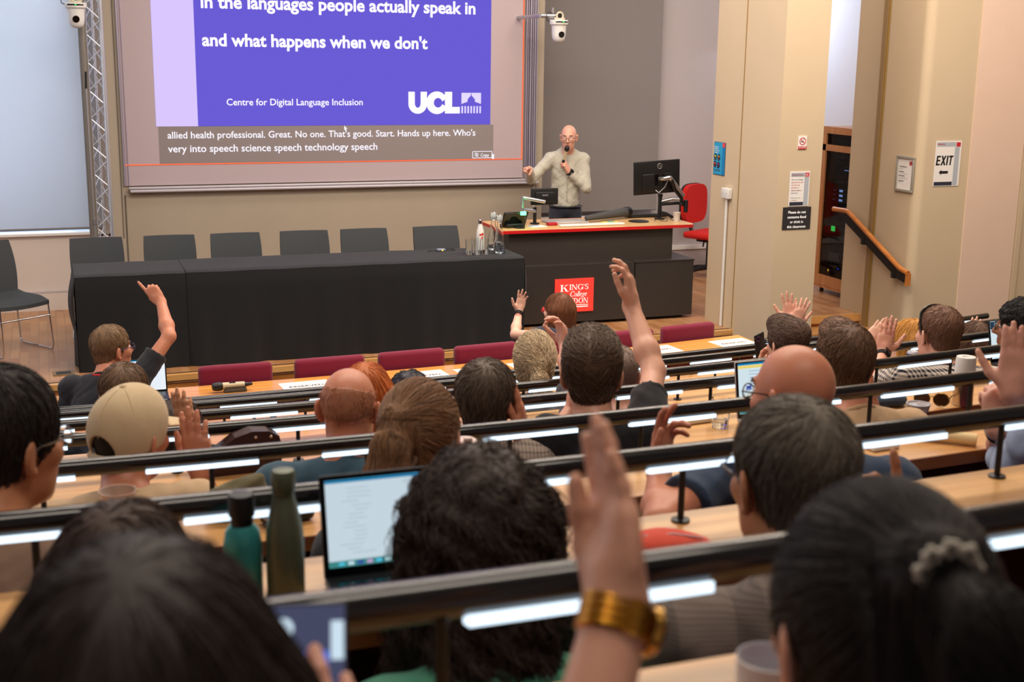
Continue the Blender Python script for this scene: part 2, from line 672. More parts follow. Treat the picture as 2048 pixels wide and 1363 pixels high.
# ---------------------------------------------------------------- projection screen
SY = 12.735
scr = thing('projection_screen', 'large projection screen showing a purple slide with white text and live captions', 'screen', (2.75, SY, 1.15))
bx, bz = 2.75, 1.15
M_sheet = mat('screen_sheet', rgb(176, 160, 160), 0.8, emit=rgb(150, 110, 190), estr=0.05)
mb = MB()
mb.box((2.72 - bx, 0.0, (1.2 + 4.4) / 2 - bz), (4.02, 0.006, 3.2))
mb.build('screen_sheet', M_sheet, scr)
M_gr = mat('lilac_aluminium', rgb(170, 164, 186), 0.4, 0.5)
for x, w in ((4.752, 0.012), (4.772, 0.008), (4.798, 0.016), (4.822, 0.010), (4.845, 0.014), (4.866, 0.010)):
    mb = MB()
    mb.box((x - bx, -0.012, 2.8 - bz), (w, 0.025, 3.2))
    mb.build('guide_rail', M_gr, scr)
for x, w in ((0.70, 0.014), (0.735, 0.006)):
    mb = MB()
    mb.box((x - bx, -0.004, 2.8 - bz), (w, 0.02, 3.2))
    mb.build('guide_rail', M_gr, scr)
mb = MB()
mb.box((2.80 - bx, -0.022, 0.028), (4.14, 0.04, 0.022), bev=0.006)
mb.box((2.82 - bx, -0.030, 0.0), (4.16, 0.05, 0.026), bev=0.008)
mb.build('bottom_bar', mat('pale_bar', rgb(198, 192, 200), 0.4, 0.3), scr)
E_purple = emis('slide_purple', rgb(104, 90, 208), 1.0)
E_lilac = emis('slide_lilac', rgb(212, 194, 248), 1.0)
E_white = emis('slide_white', rgb(250, 244, 255), 1.05)
E_orange = emis('slide_orange', rgb(255, 112, 70), 1.05)
E_pale = emis('slide_pale_lilac', rgb(226, 214, 250), 1.0)
E_cap = emis('caption_grey', rgb(120, 112, 118), 0.85)


def slab(x0, x1, z0, z1, m, name, y=-0.006, parent=scr):
    mb = MB()
    mb.box(((x0 + x1) / 2 - bx, y, (z0 + z1) / 2 - bz), (x1 - x0, 0.002, z1 - z0))
    return mb.build(name, m, parent)


slab(1.40, 4.365, 1.757, 4.3, E_purple, 'slide_background')
slab(1.01, 1.40, 1.757, 4.3, E_lilac, 'slide_margin')
slab(1.03, 4.40, 1.405, 1.755, mat('caption_band', rgb(138, 128, 128), 0.8), 'caption_band', -0.0045)
mb = MB()
mb.box(((0.705 + 4.725) / 2 - bx, -0.006, 1.397 - bz), (4.02, 0.002, 0.011))
mb.box((4.719 - bx, -0.006, 2.85 - bz), (0.013, 0.002, 2.9))
mb.build('orange_border', E_orange, scr)


def stext(name, s, x0, x1, z, bold, y=-0.009, m=E_white):
    return text(name, s, m, scr, x0 - bx, z - bz, x1 - bx, y=y, bold=bold)


stext('slide_title', 'in the languages people actually speak in', 1.467, 4.195, 2.862, 0.028)
stext('slide_title', "and what happens when we don't", 1.467, 3.69, 2.512, 0.030)
stext('slide_credit', 'Centre for Digital Language Inclusion', 1.677, 3.017, 1.955, 0.012)
stext('caption_text', "allied health professional. Great. No one. That's good. Start. Hands up here. Who's", 1.11, 4.203, 1.643, 0.010)
stext('caption_text', 'very into speech science speech technology speech', 1.109, 3.161, 1.512, 0.010)
cb = stext('copy_button', 'Copy', 4.262, 4.355, 1.428, 0.012)
mb = MB()
for (xa, za, xb, zb) in ((4.175, 1.41, 4.385, 1.416), (4.175, 1.476, 4.385, 1.482), (4.172, 1.412, 4.178, 1.48), (4.383, 1.412, 4.389, 1.48)):
    mb.box(((xa + xb) / 2 - bx, -0.009, (za + zb) / 2 - bz), (xb - xa, 0.001, zb - za))
for dx, dz in ((0, 0), (0.012, -0.008)):
    for (xa, za, xb, zb) in ((4.20, 1.462, 4.222, 1.466), (4.20, 1.435, 4.222, 1.439), (4.199, 1.435, 4.203, 1.466), (4.22, 1.435, 4.224, 1.466)):
        mb.box(((xa + xb) / 2 - bx + dx, -0.009, (za + zb) / 2 - bz + dz), (xb - xa, 0.001, zb - za))
mb.box((4.398 - bx, -0.009, 1.425 - bz), (0.02, 0.001, 0.05))
mb.build('copy_button_outline', E_white, scr)
mb = MB()
mb.face([(0, 0), (0.032, -0.034), (0.017, -0.034), (0.024, -0.054), (0.015, -0.058), (0.008, -0.039), (0, -0.05)], -0.0105, -0.0095, M=Matrix.Translation((2.825 - bx, 0, 1.755 - bz)))
mb.build('mouse_pointer', E_white, scr)
# the three heavy letters and the dome with columns
mb = MB()
L0, Lb, Lt = 3.488 - bx, 1.868 - bz, 2.088 - bz
h = Lt - Lb


def arc(cx, cz, rx, rz, a0, a1, n=14):
    return [(cx + rx * math.cos(math.radians(a0 + (a1 - a0) * i / n)), cz + rz * math.sin(math.radians(a0 + (a1 - a0) * i / n))) for i in range(n + 1)]


def strip(mb, outer, inner, y0, y1, mi=0):
    for i in range(len(outer) - 1):
        mb.face([outer[i], outer[i + 1], inner[i + 1], inner[i]], y0, y1, mi)


# U
uw = 0.195
cx = L0 + uw / 2
strip(mb, [(L0, Lt)] + arc(cx, Lb + uw / 2, uw / 2, uw / 2, 180, 360) + [(L0 + uw, Lt)],
      [(L0 + 0.067, Lt)] + arc(cx, Lb + 0.105, uw / 2 - 0.067, 0.045, 180, 360) + [(L0 + uw - 0.067, Lt)], -0.0095, -0.0085)
# C
cx = L0 + 0.30
strip(mb, arc(cx, (Lb + Lt) / 2, 0.113, h / 2 + 0.004, 22, 338, 26), arc(cx + 0.012, (Lb + Lt) / 2, 0.045, 0.048, 16, 344, 26), -0.0095, -0.0085)
# L
mb.face([(L0 + 0.385, Lb + 0.002), (L0 + 0.545, Lb + 0.002), (L0 + 0.545, Lb + 0.068), (L0 + 0.462, Lb + 0.068), (L0 + 0.462, Lt), (L0 + 0.385, Lt)], -0.0095, -0.0085)
mb.build('slide_logo', E_white, scr)
mb = MB()
D0, D1 = 4.05 - bx, 4.261 - bx
zt, zm = 2.078 - bz, 1.966 - bz
dc = (D0 + D1) / 2
left = [(D0, zt), (D0, zm), (dc - 0.04, zm + 0.022), (dc - 0.04, zm + 0.045), (dc - 0.024, zm + 0.065), (dc - 0.006, zm + 0.082), (dc - 0.002, zt - 0.004), (dc - 0.002, zt)]
mb.face(left, -0.0095, -0.0085)
mb.face([(2 * dc - x, z) for x, z in reversed(left)], -0.0095, -0.0085)
for i in range(7):
    x = D0 + (D1 - D0 - 0.017) * i / 6
    mb.box((x + 0.0085, -0.009, 1.908 - bz), (0.017, 0.001, 0.072))
mb.build('slide_logo_dome', E_pale, scr)

# ---------------------------------------------------------------- pan-tilt cameras, truss tower
tr = thing('truss_tower', 'silver lattice truss tower with a thick grey pole, left of the projection screen', 'truss', (0.44, 12.4, 0))
mb = MB()
mb.cyl((-0.06, -0.03, 0.02), (-0.06, -0.03, 4.4), 0.036, 20)
mb.build('main_pole', mat('dull_grey_pole', rgb(132, 126, 118), 0.5, 0.6), tr)
mb = MB()
chords = [(-0.03, 0.0), (0.105, 0.0), (0.04, 0.12)]
for x, y in chords:
    mb.cyl((x, y, 0.02), (x, y, 4.4), 0.012 if x != 0.105 else 0.018, 12)
mb.build('truss_chord', mat('bright_aluminium', rgb(216, 220, 228), 0.3, 0.75), tr)
mb = MB()
z, s = 0.1, 0
while z < 4.2:
    for i in range(3):
        a, b = chords[i], chords[(i + 1) % 3]
        if s:
            a, b = b, a
        mb.cyl((a[0], a[1], z), (b[0], b[1], z + 0.125), 0.0055, 8)
    z += 0.125
    s = 1 - s
mb.build('lattice_rod', _mats['bright_aluminium'], tr)
mb = MB()
mb.cyl((-0.045, -0.06, 0.05), (-0.045, -0.06, 0.94), 0.009, 10)
mb.cyl((-0.05, -0.065, 0.90), (-0.055, -0.065, 2.12), 0.007, 10)
mb.box((-0.045, -0.06, 0.92), (0.035, 0.03, 0.05))
mb.build('slim_rod', M_alu, tr)
mb = MB()
mb.cyl((-0.055, -0.065, 2.12), (-0.05, -0.065, 2.27), 0.010, 10)
mb.build('rod_tip', M_black, tr)
mb = MB()
mb.box((0.02, 0.03, 0.012), (0.36, 0.3, 0.024))
mb.build('base_plate', M_alu, tr)


def ptz(label, loc, rz, arm):
    t = thing('ceiling_camera', label, 'camera', loc, rz, 'white pan tilt cameras either side of the screen')
    mb = MB()
    mb.lathe([(0.02, -0.165), (0.045, -0.155), (0.062, -0.13), (0.069, -0.09), (0.072, -0.02), (0.076, 0.0)], 32)
    mb.build('camera_body', M_whiteplastic, t)
    mb = MB()
    mb.lathe([(0.078, 0.0), (0.092, 0.012), (0.094, 0.045), (0.088, 0.052), (0.03, 0.054)], 32)
    mb.build('camera_base', M_whiteplastic, t)
    mb = MB()
    mb.tube([(0.0955 * math.sin(a), -0.0955 * math.cos(a), 0.034) for a in [-0.75 + 1.5 * i / 12 for i in range(13)]], 0.006, 8)
    mb.build('sensor_band', M_blackgloss, t)
    mb = MB()
    mb.box((0.004, -0.102, 0.034), (0.012, 0.004, 0.007))
    mb.build('status_light', emis('green_led', rgb(40, 255, 90), 2.0), t)
    mb = MB()
    mb.cyl((0, -0.055, -0.085), (0, -0.074, -0.089), 0.030, 24)
    mb.cyl((0, -0.074, -0.089), (0, -0.078, -0.09), 0.023, 24)
    mb.build('lens', M_blackgloss, t)
    mb = MB()
    mb.tube([(0.034 * math.cos(a), -0.02, 0.092 + 0.034 * math.sin(a)) for a in [2 * PI * i / 20 for i in range(20)]], 0.010, 8, closed=True)
    mb.cyl((0, -0.012, 0.092), (0, 0.02, 0.092), 0.027, 16, 1)
    for sx in (-1, 1):
        mb.cyl((sx * 0.045, -0.02, 0.066), (sx * 0.045, 0.0, 0.066), 0.011, 10)
    mb.box((0, -0.012, 0.062), (0.09, 0.02, 0.02))
    mb.build('clamp', [mat('cream_bracket', rgb(206, 196, 176), 0.45), M_black], t)
    mb = MB()
    arm(mb)
    mb.build('mounting_arm', M_alu, t)
    mb = MB()
    mb.tube([(-0.08, 0.03, 0.03), (-0.12, 0.02, 0.05), (-0.125, 0.03, 0.10), (-0.09, 0.04, 0.13), (-0.05, 0.05, 0.11)], 0.004, 8)
    mb.build('cable', M_cable, t)
    return t


def arm_l(mb):
    mb.cyl((0, 0.0, 0.092), (0.03, 0.10, 0.095), 0.016, 14)
    mb.cyl((0.0, 0.0, 0.092), (0.0, 0.06, 0.092), 0.022, 14)


def arm_r(mb):
    mb.cyl((0.0, 0.02, 0.092), (-0.17, 0.06, 0.092), 0.022, 14)
    mb.cyl((-0.17, 0.06, 0.092), (-0.2, 0.57, 0.08), 0.020, 14)
    mb.box((-0.055, 0.03, 0.145), (0.016, 0.016, 0.05))
    mb.cyl((-0.11, 0.06, 0.07), (0.02, 0.03, 0.06), 0.006, 8)


ptz('cream-lit white pan-tilt camera clamped to the truss tower left of the screen', (0.335, 12.23, 2.81), -0.08, arm_l)
ptz('white pan-tilt camera on a bracket arm in front of the dark blind, above the speaker', (4.885, 12.17, 2.755), 0.05, arm_r)

# ---------------------------------------------------------------- tables under black cloths
M_cloth = mat('black_table_cloth', rgb(13, 13, 16), 0.85, var=0.12, vscale=30, bump=0.35, bscale=260, sheen=0.12)
M_clothtop = M_cloth


def cloth(x0, x1, label, left_end, right_end, lift):
    t = []
    Y0, Y1, Z = 10.255 - lift, 10.92 + lift, 0.766 + lift
    rnd = random.Random(int(x0 * 100))
    n = int((x1 - x0) / 0.012)
    mb = MB()
    vs, fs = [], []
    # section: back hem - back edge - front edge - front hem, with soft folds on the drops
    m_drop, m_top = 26, 14
    ph = [rnd.uniform(0, 6.28) for _ in range(6)]

    def fold(x, d):
        return d * (0.012 * math.sin(x * 7 + ph[0]) + 0.009 * math.sin(x * 17 + ph[1]) + 0.006 * math.sin(x * 31 + ph[2]) + 0.010 * math.sin(x * 3.1 + ph[3]))
    sect = m_drop * 2 + m_top + 1
    for i in range(n + 1):
        x = x0 + (x1 - x0) * i / n
        for j in range(m_drop):
            d = 1 - j / m_drop
            vs.append((x, Y1 + 0.004 * d + fold(x + 9, d ** 1.4), Z - d * (Z - 0.003)))
        for j in range(m_top + 1):
            u = j / m_top
            e = min(u, 1 - u) * (Y1 - Y0)
            z = Z - 0.012 * max(0, 1 - e / 0.018) ** 2 + 0.0015 * math.sin(x * 13 + u * 4 + ph[4])
            vs.append((x, Y1 + (Y0 - Y1) * u, z))
        for j in range(1, m_drop + 1):
            d = j / m_drop
            crease = -0.004 * math.exp(-((d - 0.52) / 0.012) ** 2)
            vs.append((x, Y0 - 0.010 * min(1, d * 8) - 0.004 * d + fold(x, d ** 1.4) + crease, Z - 0.012 - d * (Z - 0.015)))
    for i in range(n):
        for j in range(sect - 1):
            a, b = i * sect + j, (i + 1) * sect + j
            fs.append((a, b, b + 1, a + 1))
    mb.add(vs, fs, 0, True)

    def end(x, sgn):
        vs, fs = [], []
        k, q = 20, 24
        for i in range(k + 1):
            u = i / k
            y = Y1 + (Y0 - Y1) * u
            for j in range(q + 1):
                d = j / q
                bulge = sgn * (0.010 * min(1, d * 10) + 0.05 * math.sin(PI * min(1, d * 1.6)) * (0.4 + 0.6 * u) + d * 0.02 * math.sin(u * 12 + 1))
                zz = Z - 0.012 - d * (Z - 0.015)
                vs.append((x + bulge * (0.2 + 0.8 * math.sin(PI * u) ** 0.4), y, zz))
        for i in range(k):
            for j in range(q):
                a, b = i * (q + 1) + j, (i + 1) * (q + 1) + j
                fs.append((a, b, b + 1, a + 1))
        mb.add(vs, fs, 0, True)
    if left_end:
        end(x0, -1)
    if right_end:
        end(x1, 1)
    o = mb.build('tablecloth', M_cloth)
    return tag(o, label, 'tablecloth', None)


cloth(0.15, 0.985, 'short black cloth over the left end of the panel table, hanging to the stage', True, False, 0.0)
cloth(0.988, 3.84, 'long black cloth draped over most of the panel table, with glasses at its right end', False, True, 0.002)


# ---------------------------------------------------------------- panel chairs
def make_chair():
    t = thing('stacking_chair', '', 'chair')
    # faces -Y, origin on the floor under the seat centre
    mb = MB()
    n, m = 14, 10
    vs, fs = [], []
    for i in range(n + 1):
        u = i / n
        y = -0.23 + 0.44 * u
        for j in range(m + 1):
            v = -1 + 2 * j / m
            w = 0.225 * (1 - 0.04 * u)
            z = 0.445 + 0.012 * v * v - 0.025 * max(0, 0.25 - u) / 0.25 * 1.2 + 0.02 * max(0, u - 0.75) * 4
            vs.append((w * v, y, z))
    k = len(vs)
    vs += [(x, y, z - 0.032) for x, y, z in vs]
    for i in range(n):
        for j in range(m):
            a = i * (m + 1) + j
            fs += [(a, a + 1, a + m + 2, a + m + 1), (k + a, k + a + m + 1, k + a + m + 2, k + a + 1)]
    for i in range(n):
        for j in (0, m):
            a = i * (m + 1) + j
            fs.append((a, a + m + 1, k + a + m + 1, k + a))
    for j in range(m):
        for i in (0, n):
            a = i * (m + 1) + j
            fs.append((a, k + a, k + a + 1, a + 1))
    mb.add(vs, fs, 0, True)
    mb.build('seat', M_greyfabric, t)
    mb = MB()
    vs, fs = [], []
    for i in range(n + 1):
        u = i / n
        z = 0.45 + 0.435 * u
        y0 = 0.20 + 0.02 * u + 0.075 * u * u
        for j in range(m + 1):
            v = -1 + 2 * j / m
            w = 0.205 + 0.018 * math.sin(u * 2.6)
            vs.append((w * v, y0 - 0.025 * v * v, z))
    k = len(vs)
    vs += [(x, y + 0.028, z) for x, y, z in vs]
    for i in range(n):
        for j in range(m):
            a = i * (m + 1) + j
            fs += [(a, a + m + 1, a + m + 2, a + 1), (k + a, k + a + 1, k + a + m + 2, k + a + m + 1)]
    for i in range(n):
        for j in (0, m):
            a = i * (m + 1) + j
            fs.append((a, k + a, k + a + m + 1, a + m + 1))
    for j in range(m):
        for i in (0, n):
            a = i * (m + 1) + j
            fs.append((a, a + 1, k + a + 1, k + a))
    mb.add(vs, fs, 0, True)
    mb.build('backrest', M_greyfabric, t)
    for s in (-1, 1):
        mb = MB()
        mb.tube([(s * 0.20, -0.19, 0.418), (s * 0.222, -0.215, 0.40), (s * 0.232, -0.24, 0.05), (s * 0.23, -0.225, 0.012), (s * 0.23, 0.20, 0.012), (s * 0.232, 0.225, 0.04), (s * 0.205, 0.21, 0.40), (s * 0.19, 0.19, 0.43)], 0.0075, 10)
        mb.build('leg_frame', M_chrome, t)
    mb = MB()
    mb.cyl((-0.226, -0.225, 0.30), (0.226, -0.225, 0.30), 0.006, 10)
    mb.build('crossbar', M_chrome, t)
    mb = MB()
    mb.cyl((-0.21, 0.205, 0.38), (0.21, 0.205, 0.38), 0.006, 10)
    mb.build('crossbar', M_chrome, t)
    for s in (-1, 1):
        mb = MB()
        mb.tube([(s * 0.23, 0.02, 0.014), (s * 0.19, 0.03, 0.03), (s * 0.19, -0.03, 0.03), (s * 0.23, -0.04, 0.014)], 0.004, 8)
        mb.build('linking_clip', M_chrome, t)
    return t


ch0 = make_chair()
cnum = ['first', 'second', 'third', 'fourth', 'fifth', 'sixth']
for i, xc in enumerate((0.37, 0.96, 1.535, 2.13, 2.685, 3.37)):
    c = ch0 if i == 0 else copy_tree(ch0)
    c.location = (xc * 1.012, 11.215, 0)
    c.rotation_euler = (0, 0, (0.03, -0.02, 0.02, -0.03, 0.0, 0.02)[i])
    c['group'] = 'charcoal chairs behind the panel table'
    c['label'] = ('charcoal chair behind the black table, in front of the truss tower at its left end',
                  'charcoal chair behind the black table, second from the truss tower',
                  'charcoal chair behind the black table, third from the truss tower',
                  'charcoal chair behind the black table, fourth from the truss tower',
                  'charcoal chair behind the black table, fifth from the truss tower',
                  'charcoal chair behind the black table, alone beside the water glasses')[i]
c = copy_tree(ch0)
c.location = (-0.36, 11.22, 0)
c.rotation_euler = (0, 0, 0.60)
c['label'] = 'charcoal chair with chrome sled legs standing alone on the parquet at the far left'
if 'group' in c:
    del c['group']

# ---------------------------------------------------------------- lectern
lec = thing('lectern_desk', 'dark lectern desk with a red-edged wooden top and a red college sign on its front', 'lectern', (4.85, 11.2, 0))
lx, ly = 4.85, 11.2
M_lec = mat('dark_wood_laminate', rgb(56, 50, 46), 0.5, var=0.18, vscale=6, stretch=(1, 1, 14))
M_lec2 = mat('dark_grey_laminate', rgb(52, 48, 46), 0.45, var=0.06, vscale=5)
mb = MB()
poly = [(3.90, 11.62), (3.90, 11.28), (3.865, 10.90), (5.80, 10.90), (5.84, 10.98), (5.84, 11.62)]
mb.prism([(x - lx, y - ly) for x, y in poly], 0.876, 0.902, 0)
mb.build('desk_top', [wood('beech_top', rgb(206, 160, 104), rgb(228, 188, 132), (1.0, 12, 12), 0.35, 0.2)], lec)
mb = MB()
pts = [(x - lx, y - ly) for x, y in poly]
for i in range(len(pts)):
    a, b = Vector(pts[i]), Vector(pts[(i + 1) % len(pts)])
    d = (b - a).normalized()
    nrm = Vector((d.y, -d.x))
    q = [a - d * 0.003, b + d * 0.003, b + d * 0.003 + nrm * 0.004, a - d * 0.003 + nrm * 0.004]
    mb.prism([tuple(p) for p in q], 0.874, 0.9025)
mb.build('edge_band', M_red, lec)
mb = MB()
mb.box((4.82 - lx, 11.27 - ly, 0.72), (1.60, 0.62, 0.308))
mb.box((3.985 - lx, 11.05 - ly, 0.72), (0.07, 0.18, 0.308))
mb.build('upper_cabinet', M_lec, lec)
mb = MB()
mb.box((5.645 - lx, 11.3 - ly, 0.872), (0.3, 0.5, 0.006))
mb.build('cable_tray', M_black, lec)
mb = MB()
mb.box((4.585 - lx, 11.24 - ly, 0.30), (1.19, 0.76, 0.54))
mb.build('cabinet', M_lec2, lec)
mb = MB()
mb.box((5.50 - lx, 11.24 - ly, 0.297), (0.616, 0.756, 0.534))
mb.box((5.50 - lx, 11.24 - ly, 0.569), (0.63, 0.77, 0.012))
mb.build('cabinet', M_lec2, lec)
mb = MB()
mb.box((4.9 - lx, 11.25 - ly, 0.016), (1.7, 0.6, 0.03))
mb.build('plinth', M_black, lec)
sg = MB()
sg.box((4.565 - lx, 10.852 - ly, 0.285), (0.39, 0.012, 0.315))
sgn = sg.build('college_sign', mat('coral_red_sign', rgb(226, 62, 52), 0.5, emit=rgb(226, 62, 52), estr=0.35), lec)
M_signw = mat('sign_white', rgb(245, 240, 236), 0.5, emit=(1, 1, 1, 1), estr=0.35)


def serif_line(name, s, x0, x1, zb, hgt, parent, y, m, italic=False):
    """old-style capitals: thin and thick strokes with bracketed serifs, built as strokes"""
    G = {}
    T, t, S = 0.16, 0.06, 0.10      # thick stem, hairline, serif half-width (fractions of the height)
    sv = 0.045

    def stem(x, z0=0.0, z1=1.0, w=T, a=True, b=True):
        o = [[(x, z0), (x + w, z0), (x + w, z1), (x, z1)]]
        if a:
            o.append([(x - S, z0), (x + w + S, z0), (x + w + S, z0 + sv), (x - S, z0 + sv)])
        if b:
            o.append([(x - S, z1 - sv), (x + w + S, z1 - sv), (x + w + S, z1), (x - S, z1)])
        return o

    def ring(cx, cz, rx, rz, a0, a1, wmax, wmin, n=22):
        out = []
        for i in range(n):
            q = []
            for aa in (a0 + (a1 - a0) * i / n, a0 + (a1 - a0) * (i + 1) / n):
                r = math.radians(aa)
                w = wmin + (wmax - wmin) * abs(math.cos(r))
                q.append(((cx + rx * math.cos(r), cz + rz * math.sin(r)), (cx + (rx - w) * math.cos(r), cz + (rz - w) * math.sin(r))))
            out.append([q[0][0], q[1][0], q[1][1], q[0][1]])
        return out

    def diag(x0, z0, x1, z1, w):
        return [[(x0, z0), (x0 + w, z0), (x1 + w, z1), (x1, z1)]]
    G['I'] = (0.36, stem(0.10))
    G['L'] = (0.72, stem(0.10) + [[(0.2, 0), (0.62, 0), (0.66, 0.28), (0.61, 0.28), (0.55, sv), (0.2, sv)]])
    G['N'] = (0.98, stem(0.12, w=t) + stem(0.80, w=t, a=False) + diag(0.70, 0, 0.10, 1.0, 0.17))
    G['K'] = (0.92, stem(0.10) + diag(0.26, 0.46, 0.66, 0.97, t) + diag(0.62, 0, 0.36, 0.56, 0.19) + [[(0.54, 0.955), (0.86, 0.955), (0.86, 1), (0.54, 1)], [(0.56, 0), (0.94, 0), (0.94, sv), (0.56, sv)]])
    G['D'] = (0.95, stem(0.10) + ring(0.34, 0.5, 0.52, 0.5, -90, 90, T, 0.05))
    G['O'] = (0.98, ring(0.49, 0.5, 0.45, 0.51, 0, 360, T, 0.05, 30))
    G['G'] = (0.96, ring(0.5, 0.5, 0.45, 0.51, 42, 340, T, 0.05, 26) + stem(0.74, 0.05, 0.45, T, False, True) + [[(0.82, 0.70), (0.87, 0.70), (0.87, 0.98), (0.82, 0.90)]])
    G['S'] = (0.66, ring(0.33, 0.745, 0.26, 0.265, 40, 270, 0.13, 0.05) + ring(0.33, 0.255, 0.27, 0.265, -140, 90, 0.14, 0.05) + diag(0.24, 0.58, 0.24, 0.60, 0.2) + [[(0.56, 0.7), (0.60, 0.7), (0.60, 0.98), (0.56, 0.9)], [(0.05, 0.04), (0.09, 0.08), (0.09, 0.3), (0.05, 0.3)]])
    G["'"] = (0.24, [[(0.06, 0.98), (0.18, 0.98), (0.13, 0.66), (0.10, 0.66)]])
    G[' '] = (0.4, [])
    G['C'] = (0.92, ring(0.5, 0.5, 0.44, 0.51, 45, 318, T, 0.05, 26) + [[(0.80, 0.68), (0.85, 0.68), (0.85, 0.98), (0.80, 0.9)]])
    G['o'] = (0.56, ring(0.28, 0.31, 0.24, 0.32, 0, 360, 0.12, 0.045, 22))
    G['l'] = (0.26, stem(0.08, w=0.11, a=True, b=False))
    G['e'] = (0.5, ring(0.26, 0.31, 0.22, 0.32, 5, 320, 0.12, 0.045, 22) + [[(0.1, 0.33), (0.46, 0.33), (0.46, 0.38), (0.1, 0.38)]])
    G['g'] = (0.54, ring(0.26, 0.40, 0.19, 0.22, 0, 360, 0.10, 0.045, 20) + ring(0.26, -0.07, 0.22, 0.17, 0, 360, 0.08, 0.05, 20) + [[(0.38, 0.55), (0.54, 0.6), (0.54, 0.54), (0.42, 0.5)]])
    tot = sum(G[c][0] for c in s)
    kx = (x1 - x0) / tot
    mb = MB()
    cur = 0.0
    for c in s:
        adv, polys = G[c]
        for p in polys:
            mb.face([(x0 + kx * (cur + px) + (0.24 * pz * hgt if italic else 0), zb + pz * hgt) for px, pz in p], y, y + 0.001)
        cur += adv
    return mb.build(name, m, parent)


sy = 10.852 - ly - 0.0085
o1 = serif_line('sign_lettering', 'K', 4.420 - lx, 4.508 - lx, 0.325, 0.062, sgn, sy, M_signw)
o2 = serif_line('sign_lettering', "ING'S", 4.512 - lx, 4.708 - lx, 0.338, 0.050, sgn, sy, M_signw)
o3 = serif_line('sign_lettering', 'College', 4.515 - lx, 4.688 - lx, 0.274, 0.050, sgn, sy, M_signw, True)
o4 = serif_line('sign_lettering', 'LONDON', 4.420 - lx, 4.706 - lx, 0.208, 0.050, sgn, sy, M_signw)
mb = MB()
mb.box((4.562 - lx, sy, 0.193), (0.285, 0.001, 0.006))
mb.box((4.562 - lx, sy, 0.176), (0.285, 0.001, 0.009))
mb.build('sign_rule', M_signw, sgn)
# ================================================================== small things on the stage and the walls
def water_glass(label, x, y, z, h=0.135, r=0.031, water=0.028, group=None):
    t = thing('water_glass', label, 'glass', (x, y, z), 0, group)
    mb = MB()
    mb.lathe([(0.0, 0.0), (r * 0.80, 0.0), (r * 0.84, 0.004), (r, h), (r - 0.0016, h), (r * 0.84 - 0.0022, 0.010), (0.0, 0.010)], 28)
    mb.build('glass_wall', mat('clear_glass', (0.96, 0.98, 0.98, 1), 0.02, trans=1.0, ior=1.45), t)
    if water:
        mb = MB()
        rr = r * 0.84 - 0.003
        mb.lathe([(0.0, 0.0104), (rr, 0.0104), (rr + 0.0008, 0.0104 + water), (0.0, 0.0104 + water)], 24)
        mb.build('water', mat('still_water', (0.92, 0.96, 0.98, 1), 0.02, trans=1.0, ior=1.33), t)
    return t


gz = 0.7705
water_glass('leftmost of the water glasses at the right end of the black table', 3.405, 10.47, gz, group='water glasses on the panel table')
water_glass('middle front water glass between the outer two on the black table', 3.478, 10.46, gz, group='water glasses on the panel table')
water_glass('water glass standing just left of the front carafe on the black table', 3.556, 10.47, gz, group='water glasses on the panel table')
water_glass('empty water glass at the back of its group, before the white bottle', 3.50, 10.58, gz, water=0, group='water glasses on the panel table')


def carafe(label, x, y, full):
    t = thing('water_carafe', label, 'carafe', (x, y, gz), 0, 'glass carafes on the panel table')
    mb = MB()
    prof = [(0.0, 0.0), (0.044, 0.0), (0.050, 0.008), (0.051, 0.045), (0.046, 0.10), (0.032, 0.18), (0.021, 0.24), (0.0175, 0.27), (0.018, 0.285)]
    inner = [(r - 0.002, z + 0.004 if z < 0.01 else z) for r, z in reversed(prof[1:])]
    mb.lathe(prof + inner + [(0.0, 0.004)], 30)
    mb.build('glass_wall', _mats['clear_glass'], t)
    mb = MB()
    p = [(0.0, 0.0045), (0.041, 0.0045), (0.0478, 0.012), (0.0485, 0.045)]
    p += [(0.0435, 0.10), (0.0, 0.10)] if full else [(0.0, 0.045)]
    mb.lathe(p, 26)
    mb.build('water', mat('carafe_water', (0.82, 0.90, 0.96, 1), 0.03, trans=1.0, ior=1.33), t)
    mb = MB()
    mb.lathe([(0.0, 0.282), (0.016, 0.282), (0.016, 0.292), (0.025, 0.297), (0.026, 0.322), (0.020, 0.330), (0.0, 0.331)], 24)
    mb.build('stopper', mat('frosted_stopper', (0.8, 0.9, 0.92, 1), 0.25, trans=0.7), t)
    mb = MB()
    mb.tube([(0.019 * math.cos(a), 0.019 * math.sin(a), 0.268) for a in [2 * PI * i / 18 for i in range(18)]], 0.0018, 6, closed=True)
    mb.tube([(-0.02, 0, 0.268), (-0.03, 0, 0.30), (-0.018, 0, 0.335), (0.018, 0, 0.335), (0.03, 0, 0.30), (0.02, 0, 0.268)], 0.0016, 6)
    mb.build('wire_clip', M_chrome, t)
    return t


carafe('front glass carafe filled with water at the right end of the black table', 3.688, 10.48, True)
carafe('rear glass carafe, nearly empty, behind the filled one on the black table', 3.70, 10.68, False)

